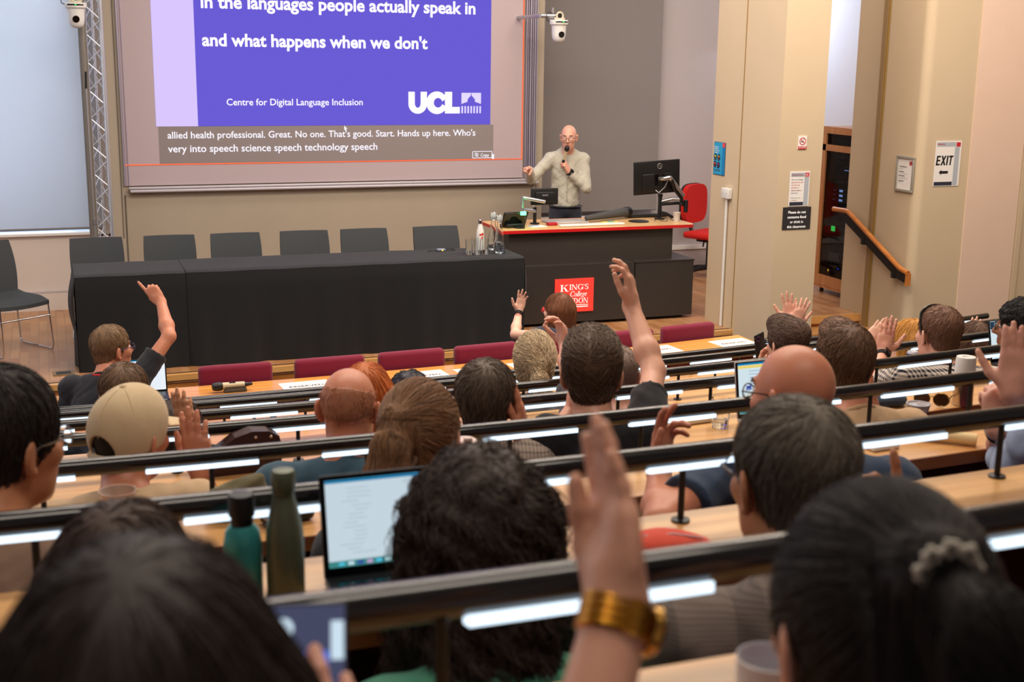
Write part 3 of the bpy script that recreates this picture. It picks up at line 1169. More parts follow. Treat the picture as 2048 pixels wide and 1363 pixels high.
t = thing('drink_bottle', 'white steel bottle with red print and silver cap on the black table', 'bottle', (3.585, 10.70, gz))
mb = MB()
mb.lathe([(0.0, 0.0), (0.033, 0.0), (0.036, 0.006), (0.036, 0.14), (0.033, 0.17), (0.021, 0.215), (0.018, 0.232), (0.018, 0.236), (0.0, 0.236)], 30)
mb.build('bottle_body', M_whiteplastic, t)
mb = MB()
mb.lathe([(0.019, 0.236), (0.0195, 0.268), (0.016, 0.271), (0.0, 0.271)], 24)
mb.build('cap', M_chrome, t)
mb = MB()
for sx, sz, r in ((0.012, 0.145, 0.013), (-0.010, 0.14, 0.010), (0.008, 0.118, 0.008), (0.0, 0.108, 0.006)):
    mb.add([(0.0368 * math.sin((sx + r * math.cos(a)) / 0.036), -0.0368 * math.cos((sx + r * math.cos(a)) / 0.036), sz + r * math.sin(a)) for a in [2 * PI * i / 14 for i in range(14)]], [tuple(range(14))])
mb.build('red_print', mat('print_red', rgb(214, 52, 40), 0.5), t)

t = thing('wireless_receiver', 'tiny silver receiver with an amber light and loose cables on the black table', 'receiver', (3.23, 10.73, gz))
mb = MB()
mb.box((0, 0, 0.012), (0.075, 0.05, 0.02), bev=0.004)
mb.build('case', mat('silver_case', rgb(150, 160, 180), 0.35, 0.6), t)
mb = MB()
mb.box((0.008, -0.026, 0.010), (0.014, 0.003, 0.007))
mb.build('amber_light', emis('amber_led', rgb(255, 200, 60), 3.0), t)
mb = MB()
mb.tube([(0.035, 0.0, 0.01), (0.09, 0.01, 0.004), (0.14, 0.03, 0.004), (0.13, 0.10, 0.004), (0.07, 0.13, 0.004), (0.02, 0.10, 0.004), (0.03, 0.05, 0.006)], 0.003, 6)
mb.tube([(-0.035, 0.0, 0.01), (-0.08, 0.02, 0.004), (-0.12, 0.0, 0.004)], 0.003, 6)
mb.build('cable', M_cable, t)

# ---------------------------------------------------------------- lectern top
LZ = 0.9025
t = thing('touch_panel', 'slanted black touch panel glowing green at the left end of the lectern', 'control panel', (4.06, 11.08, LZ), 0.12)
M = Matrix.Translation((0, 0.03, 0.075)) @ Matrix.Rotation(math.radians(-62), 4, 'X')
mb = MB()
mb.box((0, 0, 0), (0.25, 0.16, 0.022), bev=0.006, M=M)
mb.build('screen_case', M_blackgloss, t)
mb = MB()
mb.box((0, 0.05, 0.02), (0.18, 0.10, 0.035), bev=0.008)
mb.cyl((0.03, -0.02, 0), (0.03, -0.02, 0.012), 0.05, 24)
mb.build('stand', M_black, t)
mb = MB()
mb.box((0.065, -0.02, 0.135), (0.052, 0.03, 0.034), bev=0.006)
mb.build('green_light', emis('green_glow', rgb(90, 255, 140), 5.0), t)
gl = bpy.data.lights.new('green_light_lamp', 'POINT')
gl.energy, gl.color, gl.shadow_soft_size = 0.5, (0.1, 1.0, 0.25), 0.03
go = bpy.data.objects.new('green_light_lamp', gl)
COL.objects.link(go)
go.location = (4.12, 11.02, LZ + 0.145)

t = thing('small_monitor', 'small black monitor seen from behind on a silver arm in front of the speaker', 'monitor', (4.33, 11.30, LZ))
mb = MB()
mb.box((0.055, -0.10, 0.27), (0.27, 0.03, 0.155), bev=0.006)
mb.box((0.055, -0.122, 0.265), (0.19, 0.02, 0.10), bev=0.008)
mb.build('screen_case', M_black, t)
mb = MB()
mb.box((0.05, -0.134, 0.285), (0.06, 0.003, 0.016))
mb.build('label_plate', M_alu, t)
mb = MB()
mb.cyl((0, 0, 0), (0, 0, 0.16), 0.017, 16)
mb.cyl((0, 0, 0), (0, 0, 0.01), 0.045, 20)
mb.build('post', M_black, t)
mb = MB()
mb.tube([(0, 0, 0.12), (-0.08, -0.06, 0.14), (-0.165, -0.11, 0.15)], 0.018, 10)
mb.tube([(-0.165, -0.11, 0.17), (-0.16, -0.11, 0.28)], 0.020, 10)
mb.tube([(-0.165, -0.12, 0.265), (-0.08, -0.14, 0.25), (0.045, -0.14, 0.225)], 0.018, 10)
mb.build('arm', M_alu, t)

t = thing('desktop_monitor', 'large black monitor seen from behind on a silver arm, right of the lectern', 'monitor', (5.66, 11.32, LZ), -0.12)
MM = Matrix.Translation((-0.07, -0.05, 0.42)) @ Matrix.Rotation(math.radians(-4), 4, 'Y') @ Matrix.Rotation(math.radians(6), 4, 'X')
mb = MB()
mb.box((0, 0, 0), (0.47, 0.022, 0.325), bev=0.006, M=MM)
mb.box((0, -0.018, -0.05), (0.30, 0.018, 0.18), bev=0.008, M=MM)
mb.build('screen_case', M_black, t)
mb = MB()
mb.box((0.02, -0.031, -0.015), (0.10, 0.012, 0.12), bev=0.004, M=MM)
mb.build('mount_plate', M_blackgloss, t)
mb = MB()
mb.tube([tuple(MM @ Vector((0.026 + 0.024 * math.cos(a), -0.0145, 0.11 + 0.024 * math.sin(a)))) for a in [2 * PI * i / 24 for i in range(24)]], 0.0022, 6, closed=True)
mb.build('badge_ring', M_alu, t)
bt = text('badge_lettering', 'DELL', M_alu, t, 0, 0, size=0.019, bold=0.02, align='CENTER')
bt.matrix_local = MM @ Matrix.Translation((0.026, -0.0125, 0.1035))
mb = MB()
mb.tube([tuple(MM @ Vector((0.02, -0.035, -0.01))), tuple(MM @ Vector((0.05, -0.09, 0.0))), tuple(MM @ Vector((0.10, -0.10, 0.01)))], 0.020, 12)
mb.build('arm_head', M_chrome, t)
mb = MB()
a, b, c_, d_ = MM @ Vector((0.10, -0.10, 0.01)), Vector((0.21, -0.05, 0.235)), Vector((0.13, 0.02, 0.20)), Vector((0.0, 0.02, 0.17))
mb.tube([a, a.lerp(b, 0.5), b], 0.021, 12)
mb.tube([b + Vector((0, 0, -0.03)), c_, d_], 0.019, 12)
mb.build('arm', M_alu, t)
mb = MB()
mb.cyl((0, 0.02, 0), (0, 0.02, 0.22), 0.020, 16)
mb.cyl((0, 0.02, 0.22), (0, 0.02, 0.25), 0.024, 16)
mb.cyl((0, 0.02, 0), (0, 0.02, 0.012), 0.05, 20)
mb.build('post', M_black, t)
mb = MB()
mb.tube([a + Vector((0.02, 0, -0.02)), a.lerp(b, 0.4) + Vector((0, 0, -0.05)), b + Vector((-0.02, -0.01, -0.02)), b + Vector((0.0, -0.01, -0.09)), c_ + Vector((0.05, -0.02, -0.04)), d_ + Vector((0.0, -0.03, -0.02)), d_ + Vector((-0.01, -0.04, -0.09)), Vector((0.05, -0.03, 0.06)), Vector((0.12, -0.02, 0.022))], 0.017, 10)
mb.tube([b + Vector((0.03, -0.01, -0.04)), b + Vector((0.03, -0.01, -0.16))], 0.022, 8)
mb.build('cable_sleeve', M_cable, t)
mb = MB()
mb.tube([tuple(MM @ Vector((-0.02, -0.04, -0.12))), tuple(MM @ Vector((0.0, -0.07, -0.14))), tuple(MM @ Vector((0.06, -0.07, -0.09))), tuple(MM @ Vector((0.09, -0.08, -0.02)))], 0.005, 8)
mb.build('cable', M_alu, t)

t = thing('banner_tube', 'long dark grey carrying tube lying across the lectern top', 'tube', (5.12, 11.38, LZ + 0.012), math.radians(22))
mb = MB()
mb.tube([(-0.30, 0, 0.030), (-0.29, 0, 0.031), (0.24, 0, 0.05), (0.25, 0, 0.05)], [0.018, 0.026, 0.046, 0.048], 24)
mb.build('tube_body', mat('dark_grey_felt', rgb(70, 70, 70), 0.8), t)
mb = MB()
for x in (0.252, 0.272, 0.292):
    mb.tube([(x, 0, 0.05), (x + 0.012, 0, 0.05)], 0.051, 24)
mb.tube([(0.25, 0, 0.05), (0.31, 0, 0.05)], 0.047, 24)
mb.build('end_cap', M_black, t)

t = thing('document_wand', 'long white slim bar lying along the front edge of the lectern', 'bar', (4.815, 11.05, LZ))
mb = MB()
mb.box((0, 0, 0.011), (0.66, 0.06, 0.022), bev=0.01)
o = mb.build('bar_body', M_whiteplastic, t)
t = thing('closed_laptop', 'closed silver laptop lying on the lectern in front of the speaker', 'laptop', (4.66, 11.35, LZ))
mb = MB()
mb.box((0, 0, 0.005), (0.40, 0.24, 0.008), bev=0.003)
mb.build('base', mat('silver_laptop', rgb(196, 192, 192), 0.35, 0.4), t)
mb = MB()
mb.box((0, 0, 0.013), (0.40, 0.24, 0.008), bev=0.003)
mb.build('lid', _mats['silver_laptop'], t)
t = thing('clicker_box', 'small red box on the lectern beside the silver laptop', 'box', (4.455, 11.17, LZ))
mb = MB()
mb.box((0, 0, 0.014), (0.095, 0.06, 0.028), bev=0.006)
mb.build('case', mat('dusky_red', rgb(170, 24, 40), 0.45), t)
t = thing('note_sheet', 'white note sheet with a blue card on the lectern by the microphone post', 'paper', (4.29, 11.13, LZ), 0.2)
mb = MB()
mb.box((0, 0, 0.002), (0.16, 0.11, 0.004))
mb.box((-0.03, 0.01, 0.006), (0.09, 0.055, 0.004), 1)
mb.build('sheets', [M_paper, mat('pale_blue_card', rgb(150, 165, 205), 0.6)], t)
t = thing('marker_wallet', 'yellow and teal marker wallet under the grey tube on the lectern', 'wallet', (5.05, 11.17, LZ), 0.1)
mb = MB()
mb.box((0, 0, 0.008), (0.17, 0.07, 0.016), bev=0.005)
mb.build('cover', mat('lime_yellow', rgb(206, 204, 70), 0.6), t)
mb = MB()
mb.box((0.01, -0.002, 0.0175), (0.07, 0.04, 0.004))
mb.build('teal_patch', mat('teal_print', rgb(60, 150, 170), 0.6), t)
t = thing('table_mat', 'flat black disc mat on the lectern before the large monitor', 'mat', (5.38, 11.22, LZ))
mb = MB()
mb.lathe([(0, 0), (0.10, 0), (0.10, 0.006), (0.085, 0.010), (0, 0.010)], 30)
mb.build('disc', M_black, t)
t = thing('keyboard', 'black keyboard at the back of the lectern below the large monitor', 'keyboard', (5.62, 11.54, LZ))
mb = MB()
mb.box((0, 0, 0.012), (0.40, 0.12, 0.02), bev=0.004)
mb.build('case', M_black, t)
mb = MB()
for r in range(4):
    for k in range(14):
        mb.box((-0.176 + k * 0.027, -0.036 + r * 0.025, 0.025), (0.023, 0.019, 0.006))
mb.build('keys', M_blackgloss, t)
t = thing('paper_cup', 'white paper cup on the lectern beside the monitor arm', 'cup', (5.76, 11.16, LZ))
mb = MB()
mb.lathe([(0, 0), (0.027, 0), (0.036, 0.085), (0.038, 0.087), (0.034, 0.088), (0.026, 0.006), (0, 0.006)], 26)
mb.build('cup_body', mat('cup_paper', rgb(214, 208, 204), 0.7), t)
t = thing('loose_cables', 'tangle of black cables on the lectern under the large monitor', 'cable', (5.62, 11.16, LZ))
mb = MB()
mb.tube([(-0.10, 0, 0.005), (-0.06, 0.05, 0.02), (0.0, 0.06, 0.03), (0.05, 0.02, 0.02), (0.02, -0.04, 0.008), (-0.05, -0.03, 0.012), (-0.02, 0.03, 0.025), (0.07, 0.06, 0.03), (0.11, 0.01, 0.006)], 0.003, 6)
mb.build('cable', M_cable, t)

# ---------------------------------------------------------------- red office chair
t = thing('office_chair', 'red swivel office chair behind the lectern, half hidden by the cream pillar', 'chair', (7.08, 12.9, 0), 0.5)
M_redf = mat('red_upholstery', rgb(206, 30, 24), 0.85, var=0.08, vscale=60, bump=0.2, bscale=300)
mb = MB()
mb.box((0, -0.02, 0.49), (0.48, 0.46, 0.075), bev=0.035)
mb.build('seat', M_redf, t)
mb = MB()
vs, fs = [], []
prof = []
for i in range(33):
    a = 2 * PI * i / 32
    prof.append((0.225 * math.copysign(abs(math.cos(a)) ** 0.55, math.cos(a)), 0.83 + 0.22 * math.copysign(abs(math.sin(a)) ** 0.6, math.sin(a))))
mb.face(prof[:-1], 0.19, 0.25)
mb.face([(x * 1.03, 0.83 + (z - 0.83) * 1.03) for x, z in prof[:-1]], 0.25, 0.27, 1)
mb.build('backrest', [M_redf, M_black], t)
mb = MB()
mb.tube([(0, 0.265, 0.72), (0, 0.285, 0.6), (0, 0.22, 0.47), (0, 0.05, 0.44)], 0.022, 10)
for z in (0.58, 0.6, 0.62, 0.64, 0.66):
    mb.box((0, 0.275, z), (0.085, 0.05, 0.012), bev=0.004)
mb.build('back_bracket', M_black, t)
mb = MB()
mb.box((0, 0, 0.435), (0.2, 0.22, 0.05), bev=0.01)
for s in (-1, 1):
    mb.tube([(s * 0.09, 0, 0.43), (s * 0.2, -0.06, 0.41), (s * 0.24, -0.08, 0.385)], 0.009, 8)
mb.build('mechanism', M_black, t)
mb = MB()
mb.cyl((0, 0, 0.09), (0, 0, 0.43), 0.026, 16)
mb.build('gas_lift', M_black, t)
for i in range(5):
    a = 2 * PI * i / 5 + 0.3
    mb = MB()
    mb.tube([(0, 0, 0.115), (0.15 * math.cos(a), 0.15 * math.sin(a), 0.10), (0.29 * math.cos(a), 0.29 * math.sin(a), 0.075)], [0.03, 0.024, 0.016], 10)
    lg = mb.build('leg', M_black, t)
    mb = MB()
    px, py = 0.29 * math.cos(a), 0.29 * math.sin(a)
    mb.cyl((px - 0.02 * math.sin(a), py + 0.02 * math.cos(a), 0.028), (px + 0.02 * math.sin(a), py - 0.02 * math.cos(a), 0.028), 0.027, 16)
    mb.cyl((px, py, 0.04), (px, py, 0.075), 0.008, 8)
    mb.build('castor', M_blackgloss, lg)

# ---------------------------------------------------------------- notices on the pillar and pier
def plate(t, x0, x1, z0, z1, m, name, y=-0.004, d=0.002):
    mb = MB()
    mb.box(((x0 + x1) / 2, y + d / 2, (z0 + z1) / 2), (x1 - x0, d, z1 - z0))
    return mb.build(name, m, t)


M_navy = mat('navy_print', rgb(42, 46, 62), 0.7)
M_greyp = mat('pale_grey_print', rgb(176, 182, 190), 0.7)
M_redp = mat('red_print_ink', rgb(196, 34, 46), 0.7)
M_wine = mat('wine_ink', rgb(150, 44, 70), 0.7)
M_blueink = mat('blue_grey_ink', rgb(70, 74, 110), 0.7)

t = thing('blue_poster', 'blue poster with four dark round icons on the side of the cream pillar', 'poster', (5.897, 10.615, 1.55), -PI / 2)
mb = MB()
mb.box((0, -0.001, 0), (0.214, 0.004, 0.302))
mb.build('backing', mat('poster_blue_edge', rgb(24, 70, 110), 0.6), t)
plate(t, -0.103, 0.103, -0.146, 0.147, mat('poster_cyan', rgb(40, 160, 206), 0.6), 'sheet')
plate(t, 0.058, 0.100, -0.146, 0.147, mat('poster_blue', rgb(12, 126, 188), 0.6), 'side_stripe', -0.005, 0.001)
plate(t, 0.056, 0.103, 0.108, 0.147, mat('poster_coral', rgb(226, 72, 74), 0.6), 'corner_tag', -0.006, 0.001)
for i, (s, z) in enumerate((('Sudden and', 0.100), ('persistent', 0.083), ('loss of hearing', 0.066), ('or tinnitus', 0.049))):
    text('poster_lettering', s, mat('poster_white', rgb(235, 245, 250), 0.6), t, -0.093, z, size=0.017, y=-0.0062, bold=0.02)
for i, (x, z, cc) in enumerate(((-0.068, 0.012, (214, 214, 40)), (-0.004, 0.010, (230, 150, 50)), (-0.070, -0.056, (236, 84, 40)), (-0.006, -0.060, (160, 60, 120)))):
    mb = MB()
    mb.face([(x + 0.026 * math.cos(a), z + 0.031 * math.sin(a)) for a in [2 * PI * k / 24 for k in range(24)]], -0.0062, -0.0052, 0)
    mb.box((x, -0.0066, z + 0.008), (0.026, 0.001, 0.014), 1)
    mb.box((x, -0.0066, z - 0.014), (0.022, 0.001, 0.003), 1)
    mb.build('icon', [mat('icon_navy', rgb(24, 34, 62), 0.6), mat('icon_colour_%d' % i, rgb(*cc), 0.6)], t)
for z in (-0.104, -0.111, -0.118):
    plate(t, -0.085, 0.03, z, z + 0.0022, M_blueink, 'small_print', -0.0055, 0.001)

t = thing('no_smoking_sign', 'small white no-smoking sign with a red ring, top of the pillar notices', 'sign', (6.122, 9.587, 1.765))
plate(t, -0.042, 0.042, -0.056, 0.056, M_paper, 'plate', -0.004, 0.006)
plate(t, -0.042, 0.042, -0.056, -0.031, M_redp, 'red_band', -0.005, 0.001)
text('sign_lettering', 'No smoking', M_paper, t, -0.034, -0.043, x1=0.034, y=-0.0058, bold=0.03)
text('sign_lettering', 'It is against the law to smoke in these premises', M_paper, t, -0.037, -0.051, x1=0.037, y=-0.0058)
mb = MB()
strip(mb, arc(0, 0.012, 0.032, 0.032, 0, 360, 32), arc(0, 0.012, 0.0265, 0.0265, 0, 360, 32), -0.0062, -0.0052)
mb.face([(-0.023, 0.031), (-0.019, 0.035), (0.023, -0.007), (0.019, -0.011)], -0.0064, -0.0054)
mb.build('red_ring', M_redp, t)
mb = MB()
mb.box((-0.004, -0.005, 0.008), (0.032, 0.001, 0.006))
mb.box((0.012, -0.005, 0.026), (0.003, 0.001, 0.012))
mb.build('cigarette', M_ink, t)


def a4_notice(t, w, h):
    plate(t, -w / 2, w / 2, -h / 2, h / 2, M_paper, 'sheet', -0.003, 0.003)
    k = w / 0.2
    plate(t, -0.088 * k, 0.050 * k, h / 2 - 0.046 * k, h / 2 - 0.012 * k, M_greyp, 'heading_band', -0.004, 0.001)
    plate(t, 0.046 * k, 0.090 * k, -h / 2 + 0.006 * k, h / 2 - 0.050 * k, M_greyp, 'side_band', -0.004, 0.001)
    plate(t, 0.052 * k, 0.092 * k, h / 2 - 0.048 * k, h / 2 - 0.012 * k, M_redp, 'corner_tag', -0.004, 0.001)
    plate(t, -0.090 * k, 0.044 * k, -h / 2 + 0.006 * k, -h / 2 + 0.036 * k, M_navy, 'footer', -0.004, 0.001)
    for i, z in enumerate((0.022, 0.030, 0.038)):
        plate(t, 0.058 * k, (0.084 - 0.006 * (i % 2)) * k, h / 2 - z * k - 0.003 * k, h / 2 - z * k, M_paper, 'tag_lettering', -0.005, 0.001)


t = thing('allergy_notice', 'white allergy notice headed Attention, above the black notice on the pillar', 'notice', (6.118, 9.587, 1.37))
a4_notice(t, 0.2, 0.30)
text('notice_heading', 'Attention', M_wine, t, -0.082, 0.112, x1=0.034, y=-0.0052, bold=0.0)
for i, (s, m_) in enumerate((('Due to an allergy', M_blueink), ('please do not eat', M_redp), ('any nuts, nut', M_redp), ('products or', M_redp), ('sesame seeds in', M_wine), ('this room.', M_blueink))):
    text('notice_lettering', s, m_, t, -0.082, 0.074 - 0.023 * i, size=0.0165, y=-0.0042, bold=0.006)
for i, s in enumerate(('Thank you for your', 'co-operation.')):
    text('notice_lettering', s, M_ink, t, -0.082, -0.082 - 0.021 * i, size=0.0125, y=-0.0042)

t = thing('food_notice', 'black notice asking not to consume food or drink, lowest on the pillar', 'notice', (6.11, 9.587, 1.115))
plate(t, -0.14, 0.14, -0.097, 0.097, mat('black_board', rgb(44, 40, 42), 0.7), 'board', -0.003, 0.003)
for i, (s, w) in enumerate((('Please do not', 0.175), ('consume food', 0.185), ('or drink in', 0.130), ('this classroom', 0.185))):
    text('notice_lettering', s, M_signw, t, -w / 2, 0.042 - 0.042 * i, x1=w / 2, y=-0.0042, bold=0.015)

t = thing('framed_notice', 'silver-framed ventilation notice above the handrail on the pier', 'notice', (7.497, 9.975, 1.435), -PI / 2)
mb = MB()
for (x0, x1, z0, z1) in ((-0.132, 0.132, 0.140, 0.165), (-0.132, 0.132, -0.165, -0.140), (-0.132, -0.108, -0.14, 0.14), (0.108, 0.132, -0.14, 0.14)):
    mb.box(((x0 + x1) / 2, -0.008, (z0 + z1) / 2), (x1 - x0, 0.018, z1 - z0), bev=0.004)
mb.build('frame', mat('silver_frame', rgb(176, 172, 160), 0.4, 0.4), t)
plate(t, -0.109, 0.109, -0.141, 0.141, M_paper, 'sheet', -0.004, 0.002)
plate(t, 0.055, 0.098, 0.085, 0.122, mat('dull_red_tag', rgb(170, 60, 70), 0.7), 'corner_tag', -0.005, 0.001)
text('notice_heading', 'Ventilation', M_ink, t, -0.095, 0.058, x1=0.02, y=-0.0046, bold=0.015)
text('notice_heading', 'in this room', M_ink, t, -0.095, 0.040, x1=-0.03, y=-0.0046)
for i, (z, w) in enumerate(((0.016, 0.08), (0.004, 0.13), (-0.003, 0.14), (-0.022, 0.09), (-0.034, 0.13), (-0.041, 0.14), (-0.050, 0.12), (-0.070, 0.08), (-0.082, 0.05))):
    plate(t, -0.095, -0.095 + w, z, z + (0.006 if i in (0, 3, 7) else 0.002), M_ink if i in (0, 3, 7) else M_greyp, 'small_print', -0.0046, 0.0006)

t = thing('exit_notice', 'large white EXIT notice with a left arrow, right of the framed notice', 'sign', (7.815, 9.797, 1.542))
w, h = 0.285, 0.415
mb = MB()
mb.box((0, -0.0015, 0), (w, 0.003, h))
mb.build('sheet', M_paper, t)
plate(t, -w / 2 + 0.012, 0.078, h / 2 - 0.052, h / 2 - 0.012, M_greyp, 'heading_band', -0.004, 0.001)
plate(t, 0.070, 0.122, -h / 2 + 0.008, h / 2 - 0.056, M_greyp, 'side_band', -0.004, 0.001)
plate(t, 0.084, 0.130, h / 2 - 0.054, h / 2 - 0.014, M_redp, 'corner_tag', -0.004, 0.001)
plate(t, -w / 2 + 0.008, 0.066, -h / 2 + 0.006, -h / 2 + 0.040, M_navy, 'footer', -0.004, 0.001)
text('notice_heading', 'Attention', M_redp, t, -w / 2 + 0.014, h / 2 - 0.036, x1=-0.045, y=-0.0052, bold=0.02)
# narrow heavy capitals, leaning a little
mb = MB()
M_sh = Matrix(((1, 0, 0.10, 0), (0, 1, 0, 0), (0, 0, 1, 0), (0, 0, 0, 1)))
zb, zt = -0.015, 0.072


def R(x0, x1, z0, z1):
    mb.face([(x0, z0), (x1, z0), (x1, z1), (x0, z1)], -0.0045, -0.0035, M=M_sh)


x = -0.128
R(x, x + 0.015, zb, zt)
for z in (zb, (zb + zt) / 2 - 0.007, zt - 0.014):
    R(x, x + 0.042, z, z + 0.014)
x = -0.079
mb.face([(x, zb), (x + 0.017, zb), (x + 0.056, zt), (x + 0.039, zt)], -0.0045, -0.0035, M=M_sh)
mb.face([(x + 0.039, zb), (x + 0.056, zb), (x + 0.017, zt), (x, zt)], -0.0048, -0.0038, M=M_sh)
R(-0.016, 0.0, zb, zt)
x = 0.006
R(x + 0.016, x + 0.031, zb, zt)
R(x, x + 0.047, zt - 0.014, zt)
mb.build('exit_lettering', M_ink, t)
mb = MB()
mb.face([(-0.088, -0.080), (-0.062, -0.055), (-0.062, -0.068), (0.012, -0.068), (0.012, -0.092), (-0.062, -0.092), (-0.062, -0.105)], -0.0045, -0.0035)
mb.build('arrow', M_ink, t)

t = thing('junction_box', 'white junction box on the side of the cream pillar with a pipe below', 'box', (5.895, 10.41, 1.25), -PI / 2)
mb = MB()
mb.box((0, -0.02, 0), (0.13, 0.045, 0.095), bev=0.006)
mb.build('cover', M_whiteplastic, t)
mb = MB()
mb.cyl((0, -0.016, -0.048), (0, -0.016, -1.245), 0.0125, 12)
mb.build('pipe', M_whiteplastic, t)
mb = MB()
for s in (-1, 1):
    mb.cyl((s * 0.03, -0.043, 0), (s * 0.03, -0.044, 0), 0.004, 8)
mb.build('screw', M_alu, t)

# ---------------------------------------------------------------- equipment rack
t = thing('equipment_rack', 'tall oak equipment cabinet with a dark glass door behind the handrail', 'cabinet', (8.06, 11.42, 0))
M_rackoak = wood('rack_oak', rgb(176, 116, 70), rgb(200, 140, 90), (10, 10, 1.2), 0.4, 0.2)
mb = MB()
mb.box((0, 0, 1.755), (0.54, 0.82, 0.03))
mb.box((0, 0, 0.075), (0.54, 0.80, 0.03))
mb.box((0.02, 0.39, 0.91), (0.5, 0.02, 1.66))
mb.box((0.02, -0.39, 0.91), (0.5, 0.02, 1.66))
mb.box((0.25, 0, 0.91), (0.02, 0.78, 1.66))
mb.build('carcass', M_rackoak, t)
dr = MB()
for (y0, y1, z0, z1) in ((-0.40, 0.40, 0.09, 0.20), (-0.40, 0.40, 1.52, 1.585), (-0.40, 0.40, 1.70, 1.74), (0.315, 0.40, 0.2, 1.70), (-0.40, -0.315, 0.2, 1.70)):
    dr.box((-0.262, (y0 + y1) / 2, (z0 + z1) / 2), (0.026, y1 - y0, z1 - z0))
door = dr.build('door', M_rackoak, t)
mb = MB()
mb.box((-0.255, 0, 0.95), (0.006, 0.64, 1.5))
mb.build('glass_pane', mat('smoked_glass', (0.35, 0.35, 0.36, 1), 0.03, trans=1.0, ior=1.25), door)
mb = MB()
for z in (0.5, 1.0, 1.45):
    mb.box((-0.27, 0.405, z), (0.02, 0.012, 0.07))
mb.build('hinge', M_alu, door)
M_dev = mat('rack_black', rgb(26, 26, 28), 0.5)
for z, hh, kind in ((1.62, 0.06, 0), (1.46, 0.05, 2), (1.33, 0.10, 1), (1.20, 0.05, 0), (1.11, 0.045, 3), (1.06, 0.045, 3), (1.01, 0.045, 3), (0.93, 0.05, 0), (0.84, 0.08, 0), (0.70, 0.05, 4), (0.55, 0.09, 0), (0.40, 0.09, 5), (0.31, 0.045, 0), (0.245, 0.04, 6)):
    mb = MB()
    mb.box((-0.06, 0.03, z), (0.26, 0.46, hh))
    dv = mb.build('rack_unit', mat('rack_silver', rgb(150, 148, 146), 0.4, 0.5) if kind == 5 else M_dev, t)
    mb = MB()
    if kind == 3:
        mb.box((-0.192, 0.22, z), (0.003, 0.05, 0.02), 0)
        mb.box((-0.192, 0.10, z), (0.003, 0.06, 0.022), 1)
        mb.box((-0.192, 0.02, z + 0.018), (0.003, 0.40, 0.003), 0)
    elif kind == 1:
        mb.box((-0.192, 0.0, z), (0.003, 0.13, 0.006), 1)
        mb.box((-0.192, 0.0, z + 0.04), (0.003, 0.18, 0.004), 0)
    elif kind == 4:
        mb.box((-0.192, 0.20, z), (0.003, 0.07, 0.055), 2)
    elif kind == 5:
        for yy in (0.02, -0.05):
            mb.cyl((-0.19, yy, z + 0.018), (-0.205, yy, z + 0.018), 0.026, 16, 3)
        mb.cyl((-0.19, 0.02, z - 0.028), (-0.20, 0.02, z - 0.028), 0.016, 12, 3)
    elif kind == 6:
        mb.box((-0.192, 0.24, z), (0.003, 0.016, 0.022), 4)
        mb.box((-0.192, 0.06, z + 0.04), (0.003, 0.03, 0.008), 5)
    else:
        mb.box((-0.192, 0.12, z), (0.003, 0.10, 0.006), 0)
        mb.box((-0.192, 0.2, z + 0.01), (0.003, 0.02, 0.01), 0)
    mb.build('unit_front', [mat('device_grey', rgb(150, 150, 150), 0.5), emis('display_blue', rgb(150, 190, 255), 1.2), emis('display_green', rgb(40, 240, 100), 1.3), M_blackgloss, emis('amber_led2', rgb(255, 190, 40), 1.5), emis('blue_led', rgb(60, 90, 255), 1.5)], dv)
mb = MB()
for x in (-0.2, 0.2):
    for y in (-0.33, 0.33):
        mb.cyl((x, y, 0.0), (x, y, 0.06), 0.022, 12)
mb.build('foot', M_black, t)

# ---------------------------------------------------------------- handrail
t = thing('handrail', 'oak handrail on a black flat bar sloping down the side of the pier', 'handrail', (7.43, 10.3, 0))
hx = 0
rail = [(hx, 10.99 - 10.3, 0.995), (hx, 10.74 - 10.3, 1.0), (hx, 9.86 - 10.3, 0.575), (hx, 9.73 - 10.3, 0.545)]
mb = MB()
mb.tube([rail[0], (0, 0.46, 1.0), (0, 0.425, 0.99), (0, -0.41, 0.588), (0, -0.45, 0.57), rail[3]], 0.024, 14, flat=1.0)
mb.build('grip', wood('handrail_oak', rgb(176, 104, 44), rgb(204, 130, 60), (10, 1.2, 10), 0.3, 0.4), t)
mb = MB()
pl = [(0.66, 0.985), (0.44, 0.985), (-0.43, 0.565), (-0.56, 0.53), (-0.56, 0.45), (-0.42, 0.475), (0.36, 0.84), (0.44, 0.875)]
vs = [(-0.004, y, z - 0.005) for y, z in pl] + [(0.004, y, z - 0.005) for y, z in pl]
n = len(pl)
mb.add(vs, [tuple(range(n)), tuple(reversed(range(n, 2 * n)))] + [(i, n + i, n + (i + 1) % n, (i + 1) % n) for i in range(n)])
mb.build('flat_bar', M_black, t)
mb = MB()
mb.box((0.0, -0.575, 0.487), (0.05, 0.02, 0.115))
mb.build('end_block', _mats['handrail_oak'], t)
for y, z in ((0.16, 0.745), (-0.35, 0.50)):
    mb = MB()
    mb.box((0.03, y, z), (0.075, 0.05, 0.07))
    mb.build('bracket', M_black, t)

